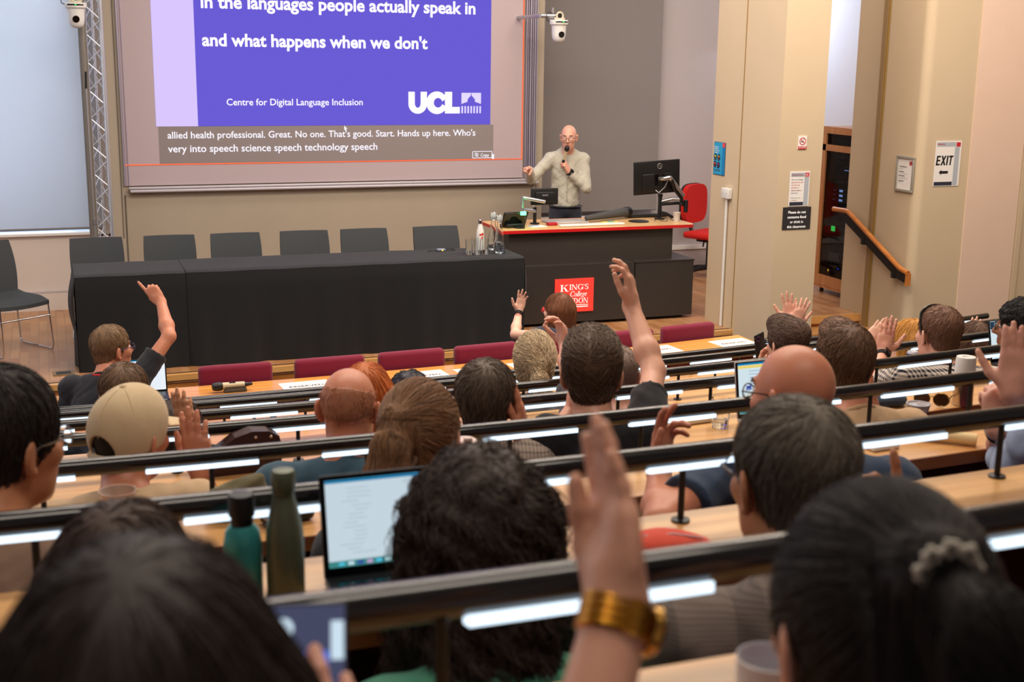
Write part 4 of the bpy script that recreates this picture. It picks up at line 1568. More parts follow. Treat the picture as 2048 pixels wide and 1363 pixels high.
# ---------------------------------------------------------------- floor outlet and vent in the stage front
t = thing('floor_socket', 'brass floor socket plate set in the stage beside the black cloth', 'socket', (0.03, 10.28, 0.001), 0.05)
mb = MB()
mb.box((0, 0, 0.003), (0.16, 0.14, 0.006))
mb.build('plate', mat('aged_brass', rgb(150, 120, 76), 0.4, 0.6), t)
mb = MB()
mb.box((0.0, 0.0, 0.0065), (0.11, 0.09, 0.002))
mb.build('lid', M_black, t)
t = thing('vent_grille', 'cream framed vent grille low in the stage front at the far left', 'vent', (-0.14, 9.925, -0.15))
mb = MB()
for (x0, x1, z0, z1) in ((-0.14, 0.14, 0.045, 0.065), (-0.14, 0.14, -0.085, -0.065), (-0.14, -0.12, -0.065, 0.045), (0.12, 0.14, -0.065, 0.045)):
    mb.box(((x0 + x1) / 2, 0, (z0 + z1) / 2), (x1 - x0, 0.016, z1 - z0))
mb.build('frame', mat('cream_vent', rgb(216, 196, 158), 0.5), t)
mb = MB()
for i in range(9):
    mb.box((0, 0.004, -0.06 + i * 0.0125), (0.24, 0.006, 0.007))
mb.build('louvre', mat('vent_grey', rgb(150, 140, 122), 0.6), t)
# ================================================================== rows of desks, lamp rails and seats
M_desk = wood('desk_wood', rgb(198, 142, 84), rgb(222, 172, 110), (0.9, 13, 13), 0.33, 0.25)
M_desklip = wood('desk_lip', rgb(126, 74, 38), rgb(150, 92, 50), (1.0, 14, 14), 0.4, 0.2)
M_rail = mat('black_rail', rgb(17, 18, 20), 0.22, 0.0, coat=0.5)
M_led = emis('led_white', (0.72, 0.87, 1.0, 1), 1.7)
M_post = mat('black_post', rgb(24, 24, 26), 0.4, 0.3)
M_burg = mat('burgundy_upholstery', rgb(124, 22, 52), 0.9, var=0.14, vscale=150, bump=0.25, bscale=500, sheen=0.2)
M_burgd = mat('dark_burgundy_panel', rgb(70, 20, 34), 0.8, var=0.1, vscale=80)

desk_labels = [
    'nearest curved oak desk under a black lamp rail, carrying the white mug',
    'second nearest oak desk and lamp rail, carrying two steel bottles and a laptop',
    'third nearest curved oak desk and lamp rail, carrying the iced cup and the rolled paper',
    'fourth nearest curved oak desk and lamp rail, carrying the tablet, sunglasses and steel flask',
    'fifth nearest oak desk and lamp rail, before the man in checked shirt',
    'sixth nearest curved oak desk and lamp rail, third lamp rail back from the stage',
    'seventh curved oak desk and lamp rail, just behind the desk with the reserved papers']
for k in range(7):
    x0, x1 = -1.5, 6.1
    t = thing('lecture_desk', desk_labels[k], 'desk', (0, 0, 0), 0, 'curved lecture desks with lamp rails')
    xs = [x0 + (x1 - x0) * i / 38 for i in range(39)]
    zt = desk_z(k)
    mb = MB()
    band(mb, (lambda x: row_y(k, x) - 0.246), (lambda x: row_y(k, x) + 0.03), zt - 0.032, zt, xs)
    mb.build('worktop', M_desk, t)
    mb = MB()
    band(mb, (lambda x: row_y(k, x) - 0.250), (lambda x: row_y(k, x) - 0.2455), zt - 0.034, zt - 0.001, xs)
    mb.build('worktop_lip', M_desklip, t)
    mb = MB()
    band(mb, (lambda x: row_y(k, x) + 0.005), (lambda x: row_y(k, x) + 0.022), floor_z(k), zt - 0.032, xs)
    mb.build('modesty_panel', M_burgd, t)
    mb = MB()
    for xx in (x0 + 0.02, -0.62, 2.72, 5.3, x1 - 0.02):
        mb.box((xx, row_y(k, xx) - 0.09, (floor_z(k) + zt - 0.032) / 2), (0.03, 0.2, zt - 0.032 - floor_z(k)))
    mb.build('support', M_desklip, t)
    zr = row_z(k) - 0.020
    mb = MB()
    mb.tube([(x, row_y(k, x), zr) for x in xs], 0.020, 16)
    rail = mb.build('lamp_rail', M_rail, t)
    off = {0: 0.333 - 0.397}.get(k, 0.167 + (0.0, 0.0, 0.0, -0.01, 0.02, 0.09, -0.06)[k])
    j = -4
    while True:
        a = off + 0.397 * j
        b = a + 0.248
        j += 1
        if a < x0 + 0.02:
            continue
        if b > x1 - 0.1:
            break
        mb = MB()
        n = 5
        vs, fs = [], []
        for i in range(n + 1):
            x = a + (b - a) * i / n
            y, z = row_y(k, x) - 0.004, zr - 0.020
            vs += [(x, y - 0.018, z + 0.010), (x, y - 0.019, z - 0.001), (x, y - 0.001, z - 0.005), (x, y + 0.002, z + 0.002)]
        for i in range(n):
            for c in range(4):
                fs.append((4 * i + c, 4 * i + (c + 1) % 4, 4 * i + 4 + (c + 1) % 4, 4 * i + 4 + c))
        fs += [(0, 3, 2, 1), (4 * n, 4 * n + 1, 4 * n + 2, 4 * n + 3)]
        mb.add(vs, fs)
        mb.build('lamp_strip', M_led, rail)
    xp = 0.31 - 0.36 * 4
    while xp < x1 - 0.1:
        if xp > x0 + 0.05:
            y = row_y(k, xp) - 0.012
            mb = MB()
            mb.cyl((xp, y, zt), (xp, y, zr - 0.012), 0.0062, 10)
            mb.lathe([(0.017, 0), (0.017, 0.004), (0.008, 0.006)], 16, 0, (xp, y, zt))
            mb.build('post', M_post, rail)
        xp += 0.36

# front desk with the reserved papers, no rail
t = thing('front_desk', 'long orange-oak desk with reserved papers, between the red seats and the first rail', 'desk')
xs = [-1.5 + (4.53 + 1.5) * i / 30 for i in range(31)]
M_deskf = wood('front_desk_wood', rgb(206, 138, 62), rgb(230, 168, 88), (0.9, 13, 13), 0.3, 0.3)
mb = MB()
band(mb, (lambda x: row_y(7, x) - 0.26), (lambda x: row_y(7, x) + 0.085), 0.526, 0.56, xs)
mb.build('worktop', M_deskf, t)
mb = MB()
band(mb, (lambda x: row_y(7, x) + 0.03), (lambda x: row_y(7, x) + 0.048), floor_z(7), 0.526, xs)
mb.build('modesty_panel', M_fascia, t)
mb = MB()
for xx in (-1.4, -0.3, 1.3, 2.8, 4.50):
    mb.box((xx, row_y(7, xx) - 0.09, (floor_z(7) + 0.526) / 2), (0.03, 0.28, 0.526 - floor_z(7)))
mb.build('support', M_fascia, t)

# upholstered benches behind each desk
bench_labels = ['burgundy bench row under the two dark-haired women nearest the camera',
                'burgundy bench row of the curly-haired woman in green, second nearest',
                'burgundy bench row of the bald man with glasses, third nearest',
                'burgundy bench row of the man in the cream cap, fourth nearest',
                'burgundy bench row of the man in the checked shirt, fifth nearest',
                'burgundy bench row of the blonde curly-haired woman, sixth nearest',
                'burgundy bench row just behind the seventh desk, mostly hidden by rails',
                'burgundy bench row of the man pointing a finger, behind reserved papers']
for k in range(8):
    t = thing('bench_seat', bench_labels[k], 'bench', (0, 0, 0), 0, 'burgundy bench rows')
    fz = floor_z(k)
    n = 13
    for i in range(n):
        xa = -1.3 + 0.55 * i
        if k == 7 and xa > 4.2:
            break
        xm = xa + 0.27
        sl = math.atan(-0.018 + 0.0406 * xm)
        M = Matrix.Translation((xm, row_y(k, xm), fz)) @ Matrix.Rotation(sl, 4, 'Z')
        mb = MB()
        mb.box((0, -0.815, 0.66), (0.54, 0.05, 0.40), bev=0.018, M=M)
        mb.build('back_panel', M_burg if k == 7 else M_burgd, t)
        mb = MB()
        mb.box((0, -0.545, 0.375), (0.50, 0.40, 0.06), bev=0.025, M=M)
        mb.build('seat_cushion', M_burg, t)
        mb = MB()
        mb.box((0.272, -0.78, 0.23), (0.03, 0.06, 0.46), M=M)
        mb.box((0.272, -0.62, 0.02), (0.05, 0.3, 0.04), M=M)
        mb.build('seat_frame', M_black, t)

# front row of separate red flip seats
seat_x = [(0.33, 'half hidden by the open laptop at its left end'), (0.985, 'behind the wireless microphone'), (1.555, 'second right of the wireless microphone seat'), (2.08, 'behind the middle reserved papers'), (2.585, 'left of the woman in navy'), (3.10, 'carrying the woman in navy'), (3.62, 'behind the raised bare arm'), (4.13, 'last on the right, beside the pillar')]
lbl = ['magenta flip seat at the left end of its row, beyond the open laptop',
       'magenta flip seat of the front row directly beyond the wireless microphone',
       'magenta flip seat of the front row beyond the leftmost reserved paper',
       'magenta flip seat of the front row beyond the curly dark hair and reserved paper',
       'magenta flip seat of the front row just left of the woman in navy',
       'magenta flip seat of the front row carrying the woman in navy',
       'magenta flip seat of the front row behind the long bare raised arm',
       'magenta flip seat at the right end of the front row, beside the pillar']
s0 = None
M_mag = mat('magenta_upholstery', rgb(120, 12, 48), 0.9, var=0.12, vscale=160, bump=0.3, bscale=500, sheen=0.15)
for i, (xm, _) in enumerate(seat_x):
    if s0 is None:
        t = thing('flip_seat', '', 'seat')
        s0 = t
        mb = MB()
        mb.box((0, 0, 0.665), (0.435, 0.075, 0.47), bev=0.028)
        mb.build('backrest', M_mag, t)
        mb = MB()
        mb.box((0, 0.18, 0.37), (0.42, 0.34, 0.06), bev=0.028)
        mb.build('seat_cushion', M_mag, t)
        mb = MB()
        for s in (-1, 1):
            mb.box((s * 0.19, 0.02, 0.22), (0.03, 0.06, 0.44))
        mb.box((0, 0.06, 0.02), (0.42, 0.28, 0.04))
        mb.build('pedestal', M_black, t)
    else:
        t = copy_tree(s0)
    t.location = (xm, row_y(7, xm) + 0.155, floor_z(8))
    t.rotation_euler = (0, 0, math.atan(-0.018 + 0.0406 * xm))
    t['label'] = lbl[i]
    t['group'] = 'magenta flip seats of the front row'
# ================================================================== people: smooth implicit bodies
class Field:
    """signed distances on a grid; primitives blended smoothly, then meshed by surface nets"""

    def __init__(self, lo, hi, h):
        self.h = h
        self.lo = np.array(lo, float) - 3 * h
        self.n = np.ceil((np.array(hi, float) + 3 * h - self.lo) / h).astype(int) + 1
        self.a = np.full(self.n, 1.0, np.float32)
        self.ax = [(self.lo[i] + h * np.arange(self.n[i])).astype(np.float32) for i in range(3)]

    def _sub(self, lo, hi):
        sl, cs = [], []
        for i in range(3):
            a = int(max(0, math.floor((lo[i] - self.lo[i]) / self.h)))
            b = int(min(self.n[i], math.ceil((hi[i] - self.lo[i]) / self.h) + 1))
            if b <= a:
                return None
            sl.append(slice(a, b))
            cs.append(self.ax[i][a:b])
        return tuple(sl), (cs[0][:, None, None], cs[1][None, :, None], cs[2][None, None, :])

    def _mix(self, lo, hi, f, k, mode):
        m = k + 3 * self.h + 0.004
        r = self._sub(np.array(lo) - m, np.array(hi) + m)
        if r is None:
            return
        sl, (X, Y, Z) = r
        s = self.a[sl]
        d = f(X, Y, Z).astype(np.float32)
        if mode == 'add':
            if k > 0:
                h = np.clip(0.5 + 0.5 * (s - d) / k, 0, 1)
                s = s * (1 - h) + d * h - k * h * (1 - h)
            else:
                s = np.minimum(s, d)
        else:
            d = -d
            if k > 0:
                h = np.clip(0.5 - 0.5 * (s - d) / k, 0, 1)
                s = s * (1 - h) + d * h + k * h * (1 - h)
            else:
                s = np.maximum(s, d)
        self.a[sl] = s

    def cap(self, p0, p1, r0, r1=None, k=0.02, mode='add', flat=False):
        p0, p1 = np.array(p0, float), np.array(p1, float)
        r1 = r0 if r1 is None else r1
        d = p1 - p0
        L2 = float(d @ d) + 1e-12
        R = max(r0, r1)
        dn = d / math.sqrt(L2)

        def f(X, Y, Z):
            ax, ay, az = X - p0[0], Y - p0[1], Z - p0[2]
            t = np.clip((ax * d[0] + ay * d[1] + az * d[2]) / L2, 0, 1)
            q = np.sqrt((ax - t * d[0]) ** 2 + (ay - t * d[1]) ** 2 + (az - t * d[2]) ** 2) - (r0 + (r1 - r0) * t)
            if flat:
                q = np.maximum(q, (X - p1[0]) * dn[0] + (Y - p1[1]) * dn[1] + (Z - p1[2]) * dn[2])
            return q
        self._mix(np.minimum(p0, p1) - R, np.maximum(p0, p1) + R, f, k, mode)

    def ell(self, c, r, R=None, k=0.02, mode='add'):
        c = np.array(c, float)
        R = np.eye(3) if R is None else np.asarray(R)
        ext = np.abs(R) @ np.array(r, float)

        def f(X, Y, Z):
            ax, ay, az = X - c[0], Y - c[1], Z - c[2]
            k0 = k1 = 0
            for i in range(3):
                u = ax * R[0, i] + ay * R[1, i] + az * R[2, i]
                k0 = k0 + (u / r[i]) ** 2
                k1 = k1 + (u / r[i] ** 2) ** 2
            k0, k1 = np.sqrt(k0), np.sqrt(k1) + 1e-9
            return k0 * (k0 - 1.0) / k1
        self._mix(c - ext, c + ext, f, k, mode)

    def cut_plane(self, p, nrm, lo=None, hi=None):
        """removes the side the normal points to"""
        p, nrm = np.array(p, float), np.array(nrm, float)
        lo = self.lo if lo is None else lo
        hi = self.lo + self.n * self.h if hi is None else hi
        r = self._sub(lo, hi)
        if r is None:
            return
        sl, (X, Y, Z) = r
        self.a[sl] = np.maximum(self.a[sl], ((X - p[0]) * nrm[0] + (Y - p[1]) * nrm[1] + (Z - p[2]) * nrm[2]).astype(np.float32))

    def ripple(self, amp, fr, ph):
        X, Y, Z = self.ax[0][:, None, None], self.ax[1][None, :, None], self.ax[2][None, None, :]
        w = np.sin(X * fr + ph + 1.7 * np.sin(Z * fr * 0.45 + ph)) * np.sin(Z * fr * 0.8 + 1.3 * np.sin(Y * fr * 0.6) + 2 * ph)
        self.a += (amp * w).astype(np.float32)

    def sample(self, P):
        q = (P - self.lo) / self.h
        q = np.clip(q, 0, self.n - 1.001)
        i = q.astype(int)
        f = q - i
        out = 0
        for dx in (0, 1):
            for dy in (0, 1):
                for dz in (0, 1):
                    w = (f[:, 0] if dx else 1 - f[:, 0]) * (f[:, 1] if dy else 1 - f[:, 1]) * (f[:, 2] if dz else 1 - f[:, 2])
                    out = out + w * self.a[np.minimum(i[:, 0] + dx, self.n[0] - 1), np.minimum(i[:, 1] + dy, self.n[1] - 1), np.minimum(i[:, 2] + dz, self.n[2] - 1)]
        return out

    def grad(self, P, e=None):
        e = e or self.h
        g = np.stack([self.sample(P + v) - self.sample(P - v) for v in np.eye(3) * e], 1)
        return g / (np.linalg.norm(g, axis=1, keepdims=True) + 1e-9)

    def mesh(self):
        a = self.a
        s = a < 0
        c = np.zeros(tuple(self.n - 1), np.uint8)
        offs = [(x, y, z) for x in (0, 1) for y in (0, 1) for z in (0, 1)]
        for x, y, z in offs:
            c += s[x:self.n[0] - 1 + x, y:self.n[1] - 1 + y, z:self.n[2] - 1 + z]
        act = np.nonzero((c > 0) & (c < 8))
        m = len(act[0])
        base = np.stack(act, 1)
        val = {o: a[act[0] + o[0], act[1] + o[1], act[2] + o[2]] for o in offs}
        acc = np.zeros((m, 3))
        cnt = np.zeros(m)
        for i, p in enumerate(offs):
            for q in offs[i + 1:]:
                if sum(abs(p[t] - q[t]) for t in range(3)) != 1:
                    continue
                va, vb = val[p], val[q]
                cr = (va < 0) != (vb < 0)
                t = np.where(cr, va / (va - vb + 1e-12), 0)
                for d in range(3):
                    acc[:, d] += np.where(cr, p[d] + t * (q[d] - p[d]), 0)
                cnt += cr
        V = self.lo + self.h * (base + acc / cnt[:, None])
        idx = np.full(tuple(self.n - 1), -1, np.int32)
        idx[act] = np.arange(m)
        Q = []
        for d in range(3):
            sh = list(self.n)
            sh[d] -= 1
            A = s[tuple(slice(0, self.n[i] - 1) if i == d else slice(None) for i in range(3))]
            B = s[tuple(slice(1, self.n[i]) if i == d else slice(None) for i in range(3))]
            e, g = [i for i in range(3) if i != d]
            cr = np.nonzero(A != B)
            P = np.stack(cr, 1)
            ok = (P[:, e] > 0) & (P[:, g] > 0) & (P[:, e] < self.n[e] - 1) & (P[:, g] < self.n[g] - 1)
            P = P[ok]
            flip = A[tuple(P.T)]
            def at(de, dg):
                R = P.copy()
                R[:, e] -= de
                R[:, g] -= dg
                return idx[tuple(R.T)]
            q = np.stack([at(1, 1), at(0, 1), at(0, 0), at(1, 0)], 1)
            if d == 1:
                flip = ~flip
            q[~flip] = q[~flip][:, ::-1]
            Q.append(q)
        Q = np.concatenate(Q)
        Q = Q[(Q >= 0).all(1)]
        return V, Q


def np_mesh(name, V, Q, mats, parent, mi=None, smooth=True, shade=None):
    me = bpy.data.meshes.new(name)
    V = np.asarray(V, np.float32)
    Q = np.asarray(Q, np.int32)
    me.vertices.add(len(V))
    me.vertices.foreach_set('co', V.ravel())
    k = Q.shape[1]
    me.loops.add(Q.size)
    me.loops.foreach_set('vertex_index', Q.ravel())
    me.polygons.add(len(Q))
    me.polygons.foreach_set('loop_start', np.arange(0, Q.size, k, dtype=np.int32))
    if mi is not None:
        me.polygons.foreach_set('material_index', np.asarray(mi, np.int32))
    me.polygons.foreach_set('use_smooth', np.full(len(Q), smooth))
    for m in (mats if isinstance(mats, (list, tuple)) else [mats]):
        me.materials.append(m)
    if shade is not None:
        at = me.attributes.new('shade', 'FLOAT', 'POINT')
        at.data.foreach_set('value', np.asarray(shade, np.float32))
    me.update(calc_edges=True)
    return link_mesh(name, me, parent)


def rot(az=0.0, pitch=0.0, roll=0.0):
    """columns: right, forward, up after turning by az (to the right), pitch (up) and roll"""
    c, s = math.cos(-az), math.sin(-az)
    Rz = np.array([[c, -s, 0], [s, c, 0], [0, 0, 1]])
    c, s = math.cos(pitch), math.sin(pitch)
    Rx = np.array([[1, 0, 0], [0, c, -s], [0, s, c]])
    c, s = math.cos(roll), math.sin(roll)
    Ry = np.array([[c, 0, s], [0, 1, 0], [-s, 0, c]])
    return Rz @ Rx @ Ry


def unit(v):
    v = np.array(v, float)
    return v / (np.linalg.norm(v) + 1e-12)


# ------------------------------------------------------------------ materials of people
def skin_mat(name, col):
    m = mat('skin_' + name, col, 0.43, sss=0.12, var=0.07, vscale=14, bump=0.06, bscale=220)
    return m


SK = {
    'fair': rgb(222, 166, 140), 'pink': rgb(216, 160, 138), 'ruddy': rgb(204, 134, 104), 'tan': rgb(190, 128, 92),
    'olive': rgb(196, 140, 104), 'brown': rgb(140, 90, 64), 'pale': rgb(228, 180, 156),
}


def hair_mat(name, col, gloss=0.6):
    key = 'hair_' + name
    if key in _mats:
        return _mats[key]
    m = bpy.data.materials.new(key)
    _mats[key] = m
    m.use_nodes = True
    nt = m.node_tree
    b = nt.nodes['Principled BSDF']
    b.inputs['Roughness'].default_value = gloss
    b.inputs['Specular IOR Level'].default_value = 0.4
    at = nt.nodes.new('ShaderNodeAttribute')
    at.attribute_name = 'shade'
    r = nt.nodes.new('ShaderNodeValToRGB')
    r.color_ramp.elements[0].color = tuple(c * 0.6 for c in col[:3]) + (1,)
    r.color_ramp.elements[1].color = tuple(min(1, c * 2.2) for c in col[:3]) + (1,)
    nt.links.new(at.outputs['Fac'], r.inputs[0])
    nt.links.new(r.outputs[0], b.inputs['Base Color'])
    return m


def fabric(name, col, pattern=None):
    key = 'cloth_' + name
    if key in _mats:
        return _mats[key]
    m = mat(key, col, 0.9, var=0.10, vscale=40, bump=0.25, bscale=500, sheen=0.15)
    if pattern:
        nt = m.node_tree
        b = nt.nodes['Principled BSDF']
        tc = nt.nodes.new('ShaderNodeTexCoord')
        sep = nt.nodes.new('ShaderNodeSeparateXYZ')
        nt.links.new(tc.outputs['Object'], sep.inputs[0])

        def stripes(out, freq, thr):
            mu = nt.nodes.new('ShaderNodeMath')
            mu.operation = 'MULTIPLY'
            mu.inputs[1].default_value = freq
            nt.links.new(out, mu.inputs[0])
            fr = nt.nodes.new('ShaderNodeMath')
            fr.operation = 'FRACT'
            nt.links.new(mu.outputs[0], fr.inputs[0])
            gt = nt.nodes.new('ShaderNodeMath')
            gt.operation = 'LESS_THAN'
            gt.inputs[1].default_value = thr
            nt.links.new(fr.outputs[0], gt.inputs[0])
            return gt.outputs[0]
        kind, col2, fx, fz, thr = pattern
        a = nt.nodes.new('ShaderNodeMath')
        a.operation = 'ADD'
        yy = nt.nodes.new('ShaderNodeMath')
        yy.operation = 'ADD'
        nt.links.new(sep.outputs[0], yy.inputs[0])
        nt.links.new(sep.outputs[1], yy.inputs[1])
        nt.links.new(stripes(sep.outputs[0] if kind != 'check' else yy.outputs[0], fx, thr), a.inputs[0])
        nt.links.new(stripes(sep.outputs[2], fz, thr), a.inputs[1])
        h = nt.nodes.new('ShaderNodeMath')
        h.operation = 'MULTIPLY'
        h.inputs[1].default_value = 0.5
        nt.links.new(a.outputs[0], h.inputs[0])
        mx = nt.nodes.new('ShaderNodeMix')
        mx.data_type = 'RGBA'
        mx.inputs[6].default_value = col
        mx.inputs[7].default_value = col2
        nt.links.new(h.outputs[0], mx.inputs[0])
        nt.links.new(mx.outputs[2], b.inputs['Base Color'])
    return m


M_lip = mat('lip_skin', rgb(178, 112, 98), 0.5)
M_eyew = mat('eye_white', rgb(225, 218, 210), 0.25)
M_eyed = mat('eye_dark', rgb(40, 28, 22), 0.15)
M_brow = mat('brow_hair', rgb(70, 52, 40), 0.8)
M_frame = mat('dark_spectacle_frame', rgb(20, 18, 18), 0.25)
M_lens = mat('spectacle_lens', (0.95, 0.96, 0.98, 1), 0.02, trans=1.0, ior=1.03)


# ------------------------------------------------------------------ hand
def hand(F, wrist, d, nrm, side, curl=(0.25, 0.25, 0.25, 0.25), splay=0.06, thumb=0.55, sc=1.0, tip=None, thumb_in=0.25):
    """palm, four unequal fingers and a thumb; d = where the fingers point, nrm = where the palm faces"""
    w = np.array(wrist, float)
    d = unit(d)
    nrm = np.array(nrm, float)
    nrm = unit(nrm - d * (nrm @ d))
    s = np.cross(d, nrm) if side == 'R' else np.cross(nrm, d)       # towards the thumb
    R = np.stack([s, nrm, d], 1)
    F.ell(w + d * 0.052 * sc, np.array([0.040, 0.0145, 0.052]) * sc, R, 0.012)
    F.cap(w, w + d * 0.03 * sc, 0.024 * sc, 0.024 * sc, 0.02)
    base = ((0.027, 0.090), (0.009, 0.094), (-0.009, 0.088), (-0.026, 0.078))
    ln = (0.070, 0.078, 0.073, 0.056)
    for i in range(4):
        lat, al = base[i]
        kn = w + (s * lat + d * al) * sc
        F.cap(w + (s * lat * 0.45 + d * 0.015) * sc, kn, 0.012 * sc, 0.0108 * sc, 0.010)
        an = splay * (1.5 - i)
        di = unit(d * math.cos(an) + s * math.sin(an))
        c = curl[i]
        cs = c if isinstance(c, (tuple, list)) else (c * 0.8, c * 1.1, c * 0.7)
        r = 0.0094 if i < 3 else 0.0082
        p = kn
        a = 0.0
        for j in range(3):
            a += cs[j]
            q = p + (di * math.cos(a) + nrm * math.sin(a)) * ln[i] * sc * (0.46, 0.30, 0.24)[j]
            F.cap(p, q, r * sc, r * 0.90 * sc, 0.004)
            p, r = q, r * 0.91
    t0 = w + (d * 0.018 + s * 0.020 - nrm * 0.0) * sc
    v1 = unit(d * 0.72 + s * (0.25 + thumb) + nrm * thumb_in)
    v2 = unit(d * 0.95 + s * (thumb - 0.15) + nrm * thumb_in)
    t1 = t0 + v1 * 0.045 * sc
    t2 = t1 + v2 * 0.033 * sc
    t3 = t2 + unit(v2 + d * 0.15) * 0.026 * sc
    F.cap(t0, t1, 0.0155 * sc, 0.0125 * sc, 0.012)
    F.cap(t1, t2, 0.0115 * sc, 0.0100 * sc, 0.004)
    F.cap(t2, t3, 0.0100 * sc, 0.0080 * sc, 0.004)


# ------------------------------------------------------------------ head
def head_prims(F, H, R, female=False, neck_to=None, chinbeard=False):
    def P(x, y, z):
        return H + R @ np.array([x, y, z])
    F.ell(P(0, -0.012, 0.028), (0.0745, 0.095, 0.089), R, 0.02)
    F.ell(P(0, 0.028, -0.030), (0.062, 0.068, 0.085), R, 0.03)
    F.ell(P(0, 0.032, -0.080), (0.049 if female else 0.054, 0.050, 0.042), R, 0.025)
    F.cap(P(0, 0.070, -0.104), P(0, 0.066, -0.100), 0.021, k=0.02)
    F.cap(P(-0.030, 0.082, 0.030), P(0.030, 0.082, 0.030), 0.009, k=0.014)
    for s in (-1, 1):
        F.ell(P(s * 0.041, 0.062, -0.022), (0.022, 0.025, 0.020), R, 0.02)
        F.ell(P(s * 0.032, 0.101, 0.007), (0.015, 0.013, 0.0085), R, 0.009, 'cut')
    F.cap(P(0, 0.092, 0.016), P(0, 0.113, -0.026), 0.008, 0.0105, 0.010)
    for s in (-1, 1):
        F.cap(P(s * 0.011, 0.100, -0.031), P(s * 0.008, 0.106, -0.030), 0.007, k=0.006)
    F.cap(P(-0.018, 0.089, -0.060), P(0.018, 0.089, -0.060), 0.0062, k=0.008)
    F.cap(P(-0.015, 0.088, -0.071), P(0.015, 0.088, -0.071), 0.0068, k=0.008)
    F.cap(P(-0.024, 0.100, -0.0655), P(0.024, 0.100, -0.0655), 0.0035, k=0.003, mode='cut')
    for s in (-1, 1):
        Re = R @ rot(s * -0.50, 0, s * 0.12)
        F.ell(P(s * 0.0830, -0.012, -0.004), (0.0070, 0.020, 0.033), Re, 0.005)
        F.ell(P(s * 0.0770, -0.004, -0.034), (0.008, 0.010, 0.010), Re, 0.006)
        F.ell(P(s * 0.0900, 0.000, -0.002), (0.0050, 0.011, 0.019), Re, 0.004, 'cut')
    if neck_to is not None:
        r = 0.050 if female else 0.058
        F.cap(P(0, -0.030, -0.060), neck_to, r, r * 1.06, 0.03)


def spectacles(t, H, R, m=None, thick=0.0016, sun=False, lift=0.0, w=0.0245):
    def P(x, y, z):
        return tuple(H + R @ np.array([x, y, z + lift]))
    mb = MB()
    m = m or M_frame
    for s in (-1, 1):
        mb.tube([P(s * 0.032 + w * math.cos(a), 0.110 - 0.008 * abs(math.cos(a)) * (1 if s * math.cos(a) > 0 else 0.1), 0.002 + 0.018 * math.sin(a)) for a in [2 * PI * i / 20 for i in range(20)]], thick, 6, closed=True)
        mb.tube([P(s * (0.032 + w), 0.104, 0.006), P(s * 0.073, 0.085, 0.010), P(s * 0.0835, 0.01, 0.012), P(s * 0.083, -0.012, 0.0), P(s * 0.080, -0.02, -0.012)], thick * 1.25, 6)
    mb.tube([P(-0.0075, 0.110, 0.006), P(0, 0.114, 0.009), P(0.0075, 0.110, 0.006)], thick, 6)
    g = mb.build('spectacles', m, t)
    mb = MB()
    for s in (-1, 1):
        vs = [P(s * 0.032 + w * math.cos(a), 0.1095 - 0.008 * abs(math.cos(a)) * (1 if s * math.cos(a) > 0 else 0.1), 0.002 + 0.018 * math.sin(a)) for a in [2 * PI * i / 20 for i in range(20)]]
        mb.add(vs, [tuple(range(20))])
    mb.build('lens', mat('sun_lens', rgb(60, 34, 20), 0.08) if sun else M_lens, g)
    return g


def eyes(t, H, R, brow=M_brow):
    def P(x, y, z):
        return tuple(H + R @ np.array([x, y, z]))
    mb = MB()
    for s in (-1, 1):
        mb.sphere(P(s * 0.032, 0.0785, 0.006), 0.0115, 0, 14)
        mb.sphere(P(s * 0.032, 0.0860, 0.0055), 0.0052, 1, 10)
    mb.build('eyes', [M_eyew, M_eyed], t)
    mb = MB()
    for s in (-1, 1):
        mb.tube([P(s * 0.015, 0.091, 0.029), P(s * 0.033, 0.091, 0.034), P(s * 0.050, 0.080, 0.030)], [0.003, 0.0036, 0.002], 6)
    mb.build('eyebrows', brow, t)


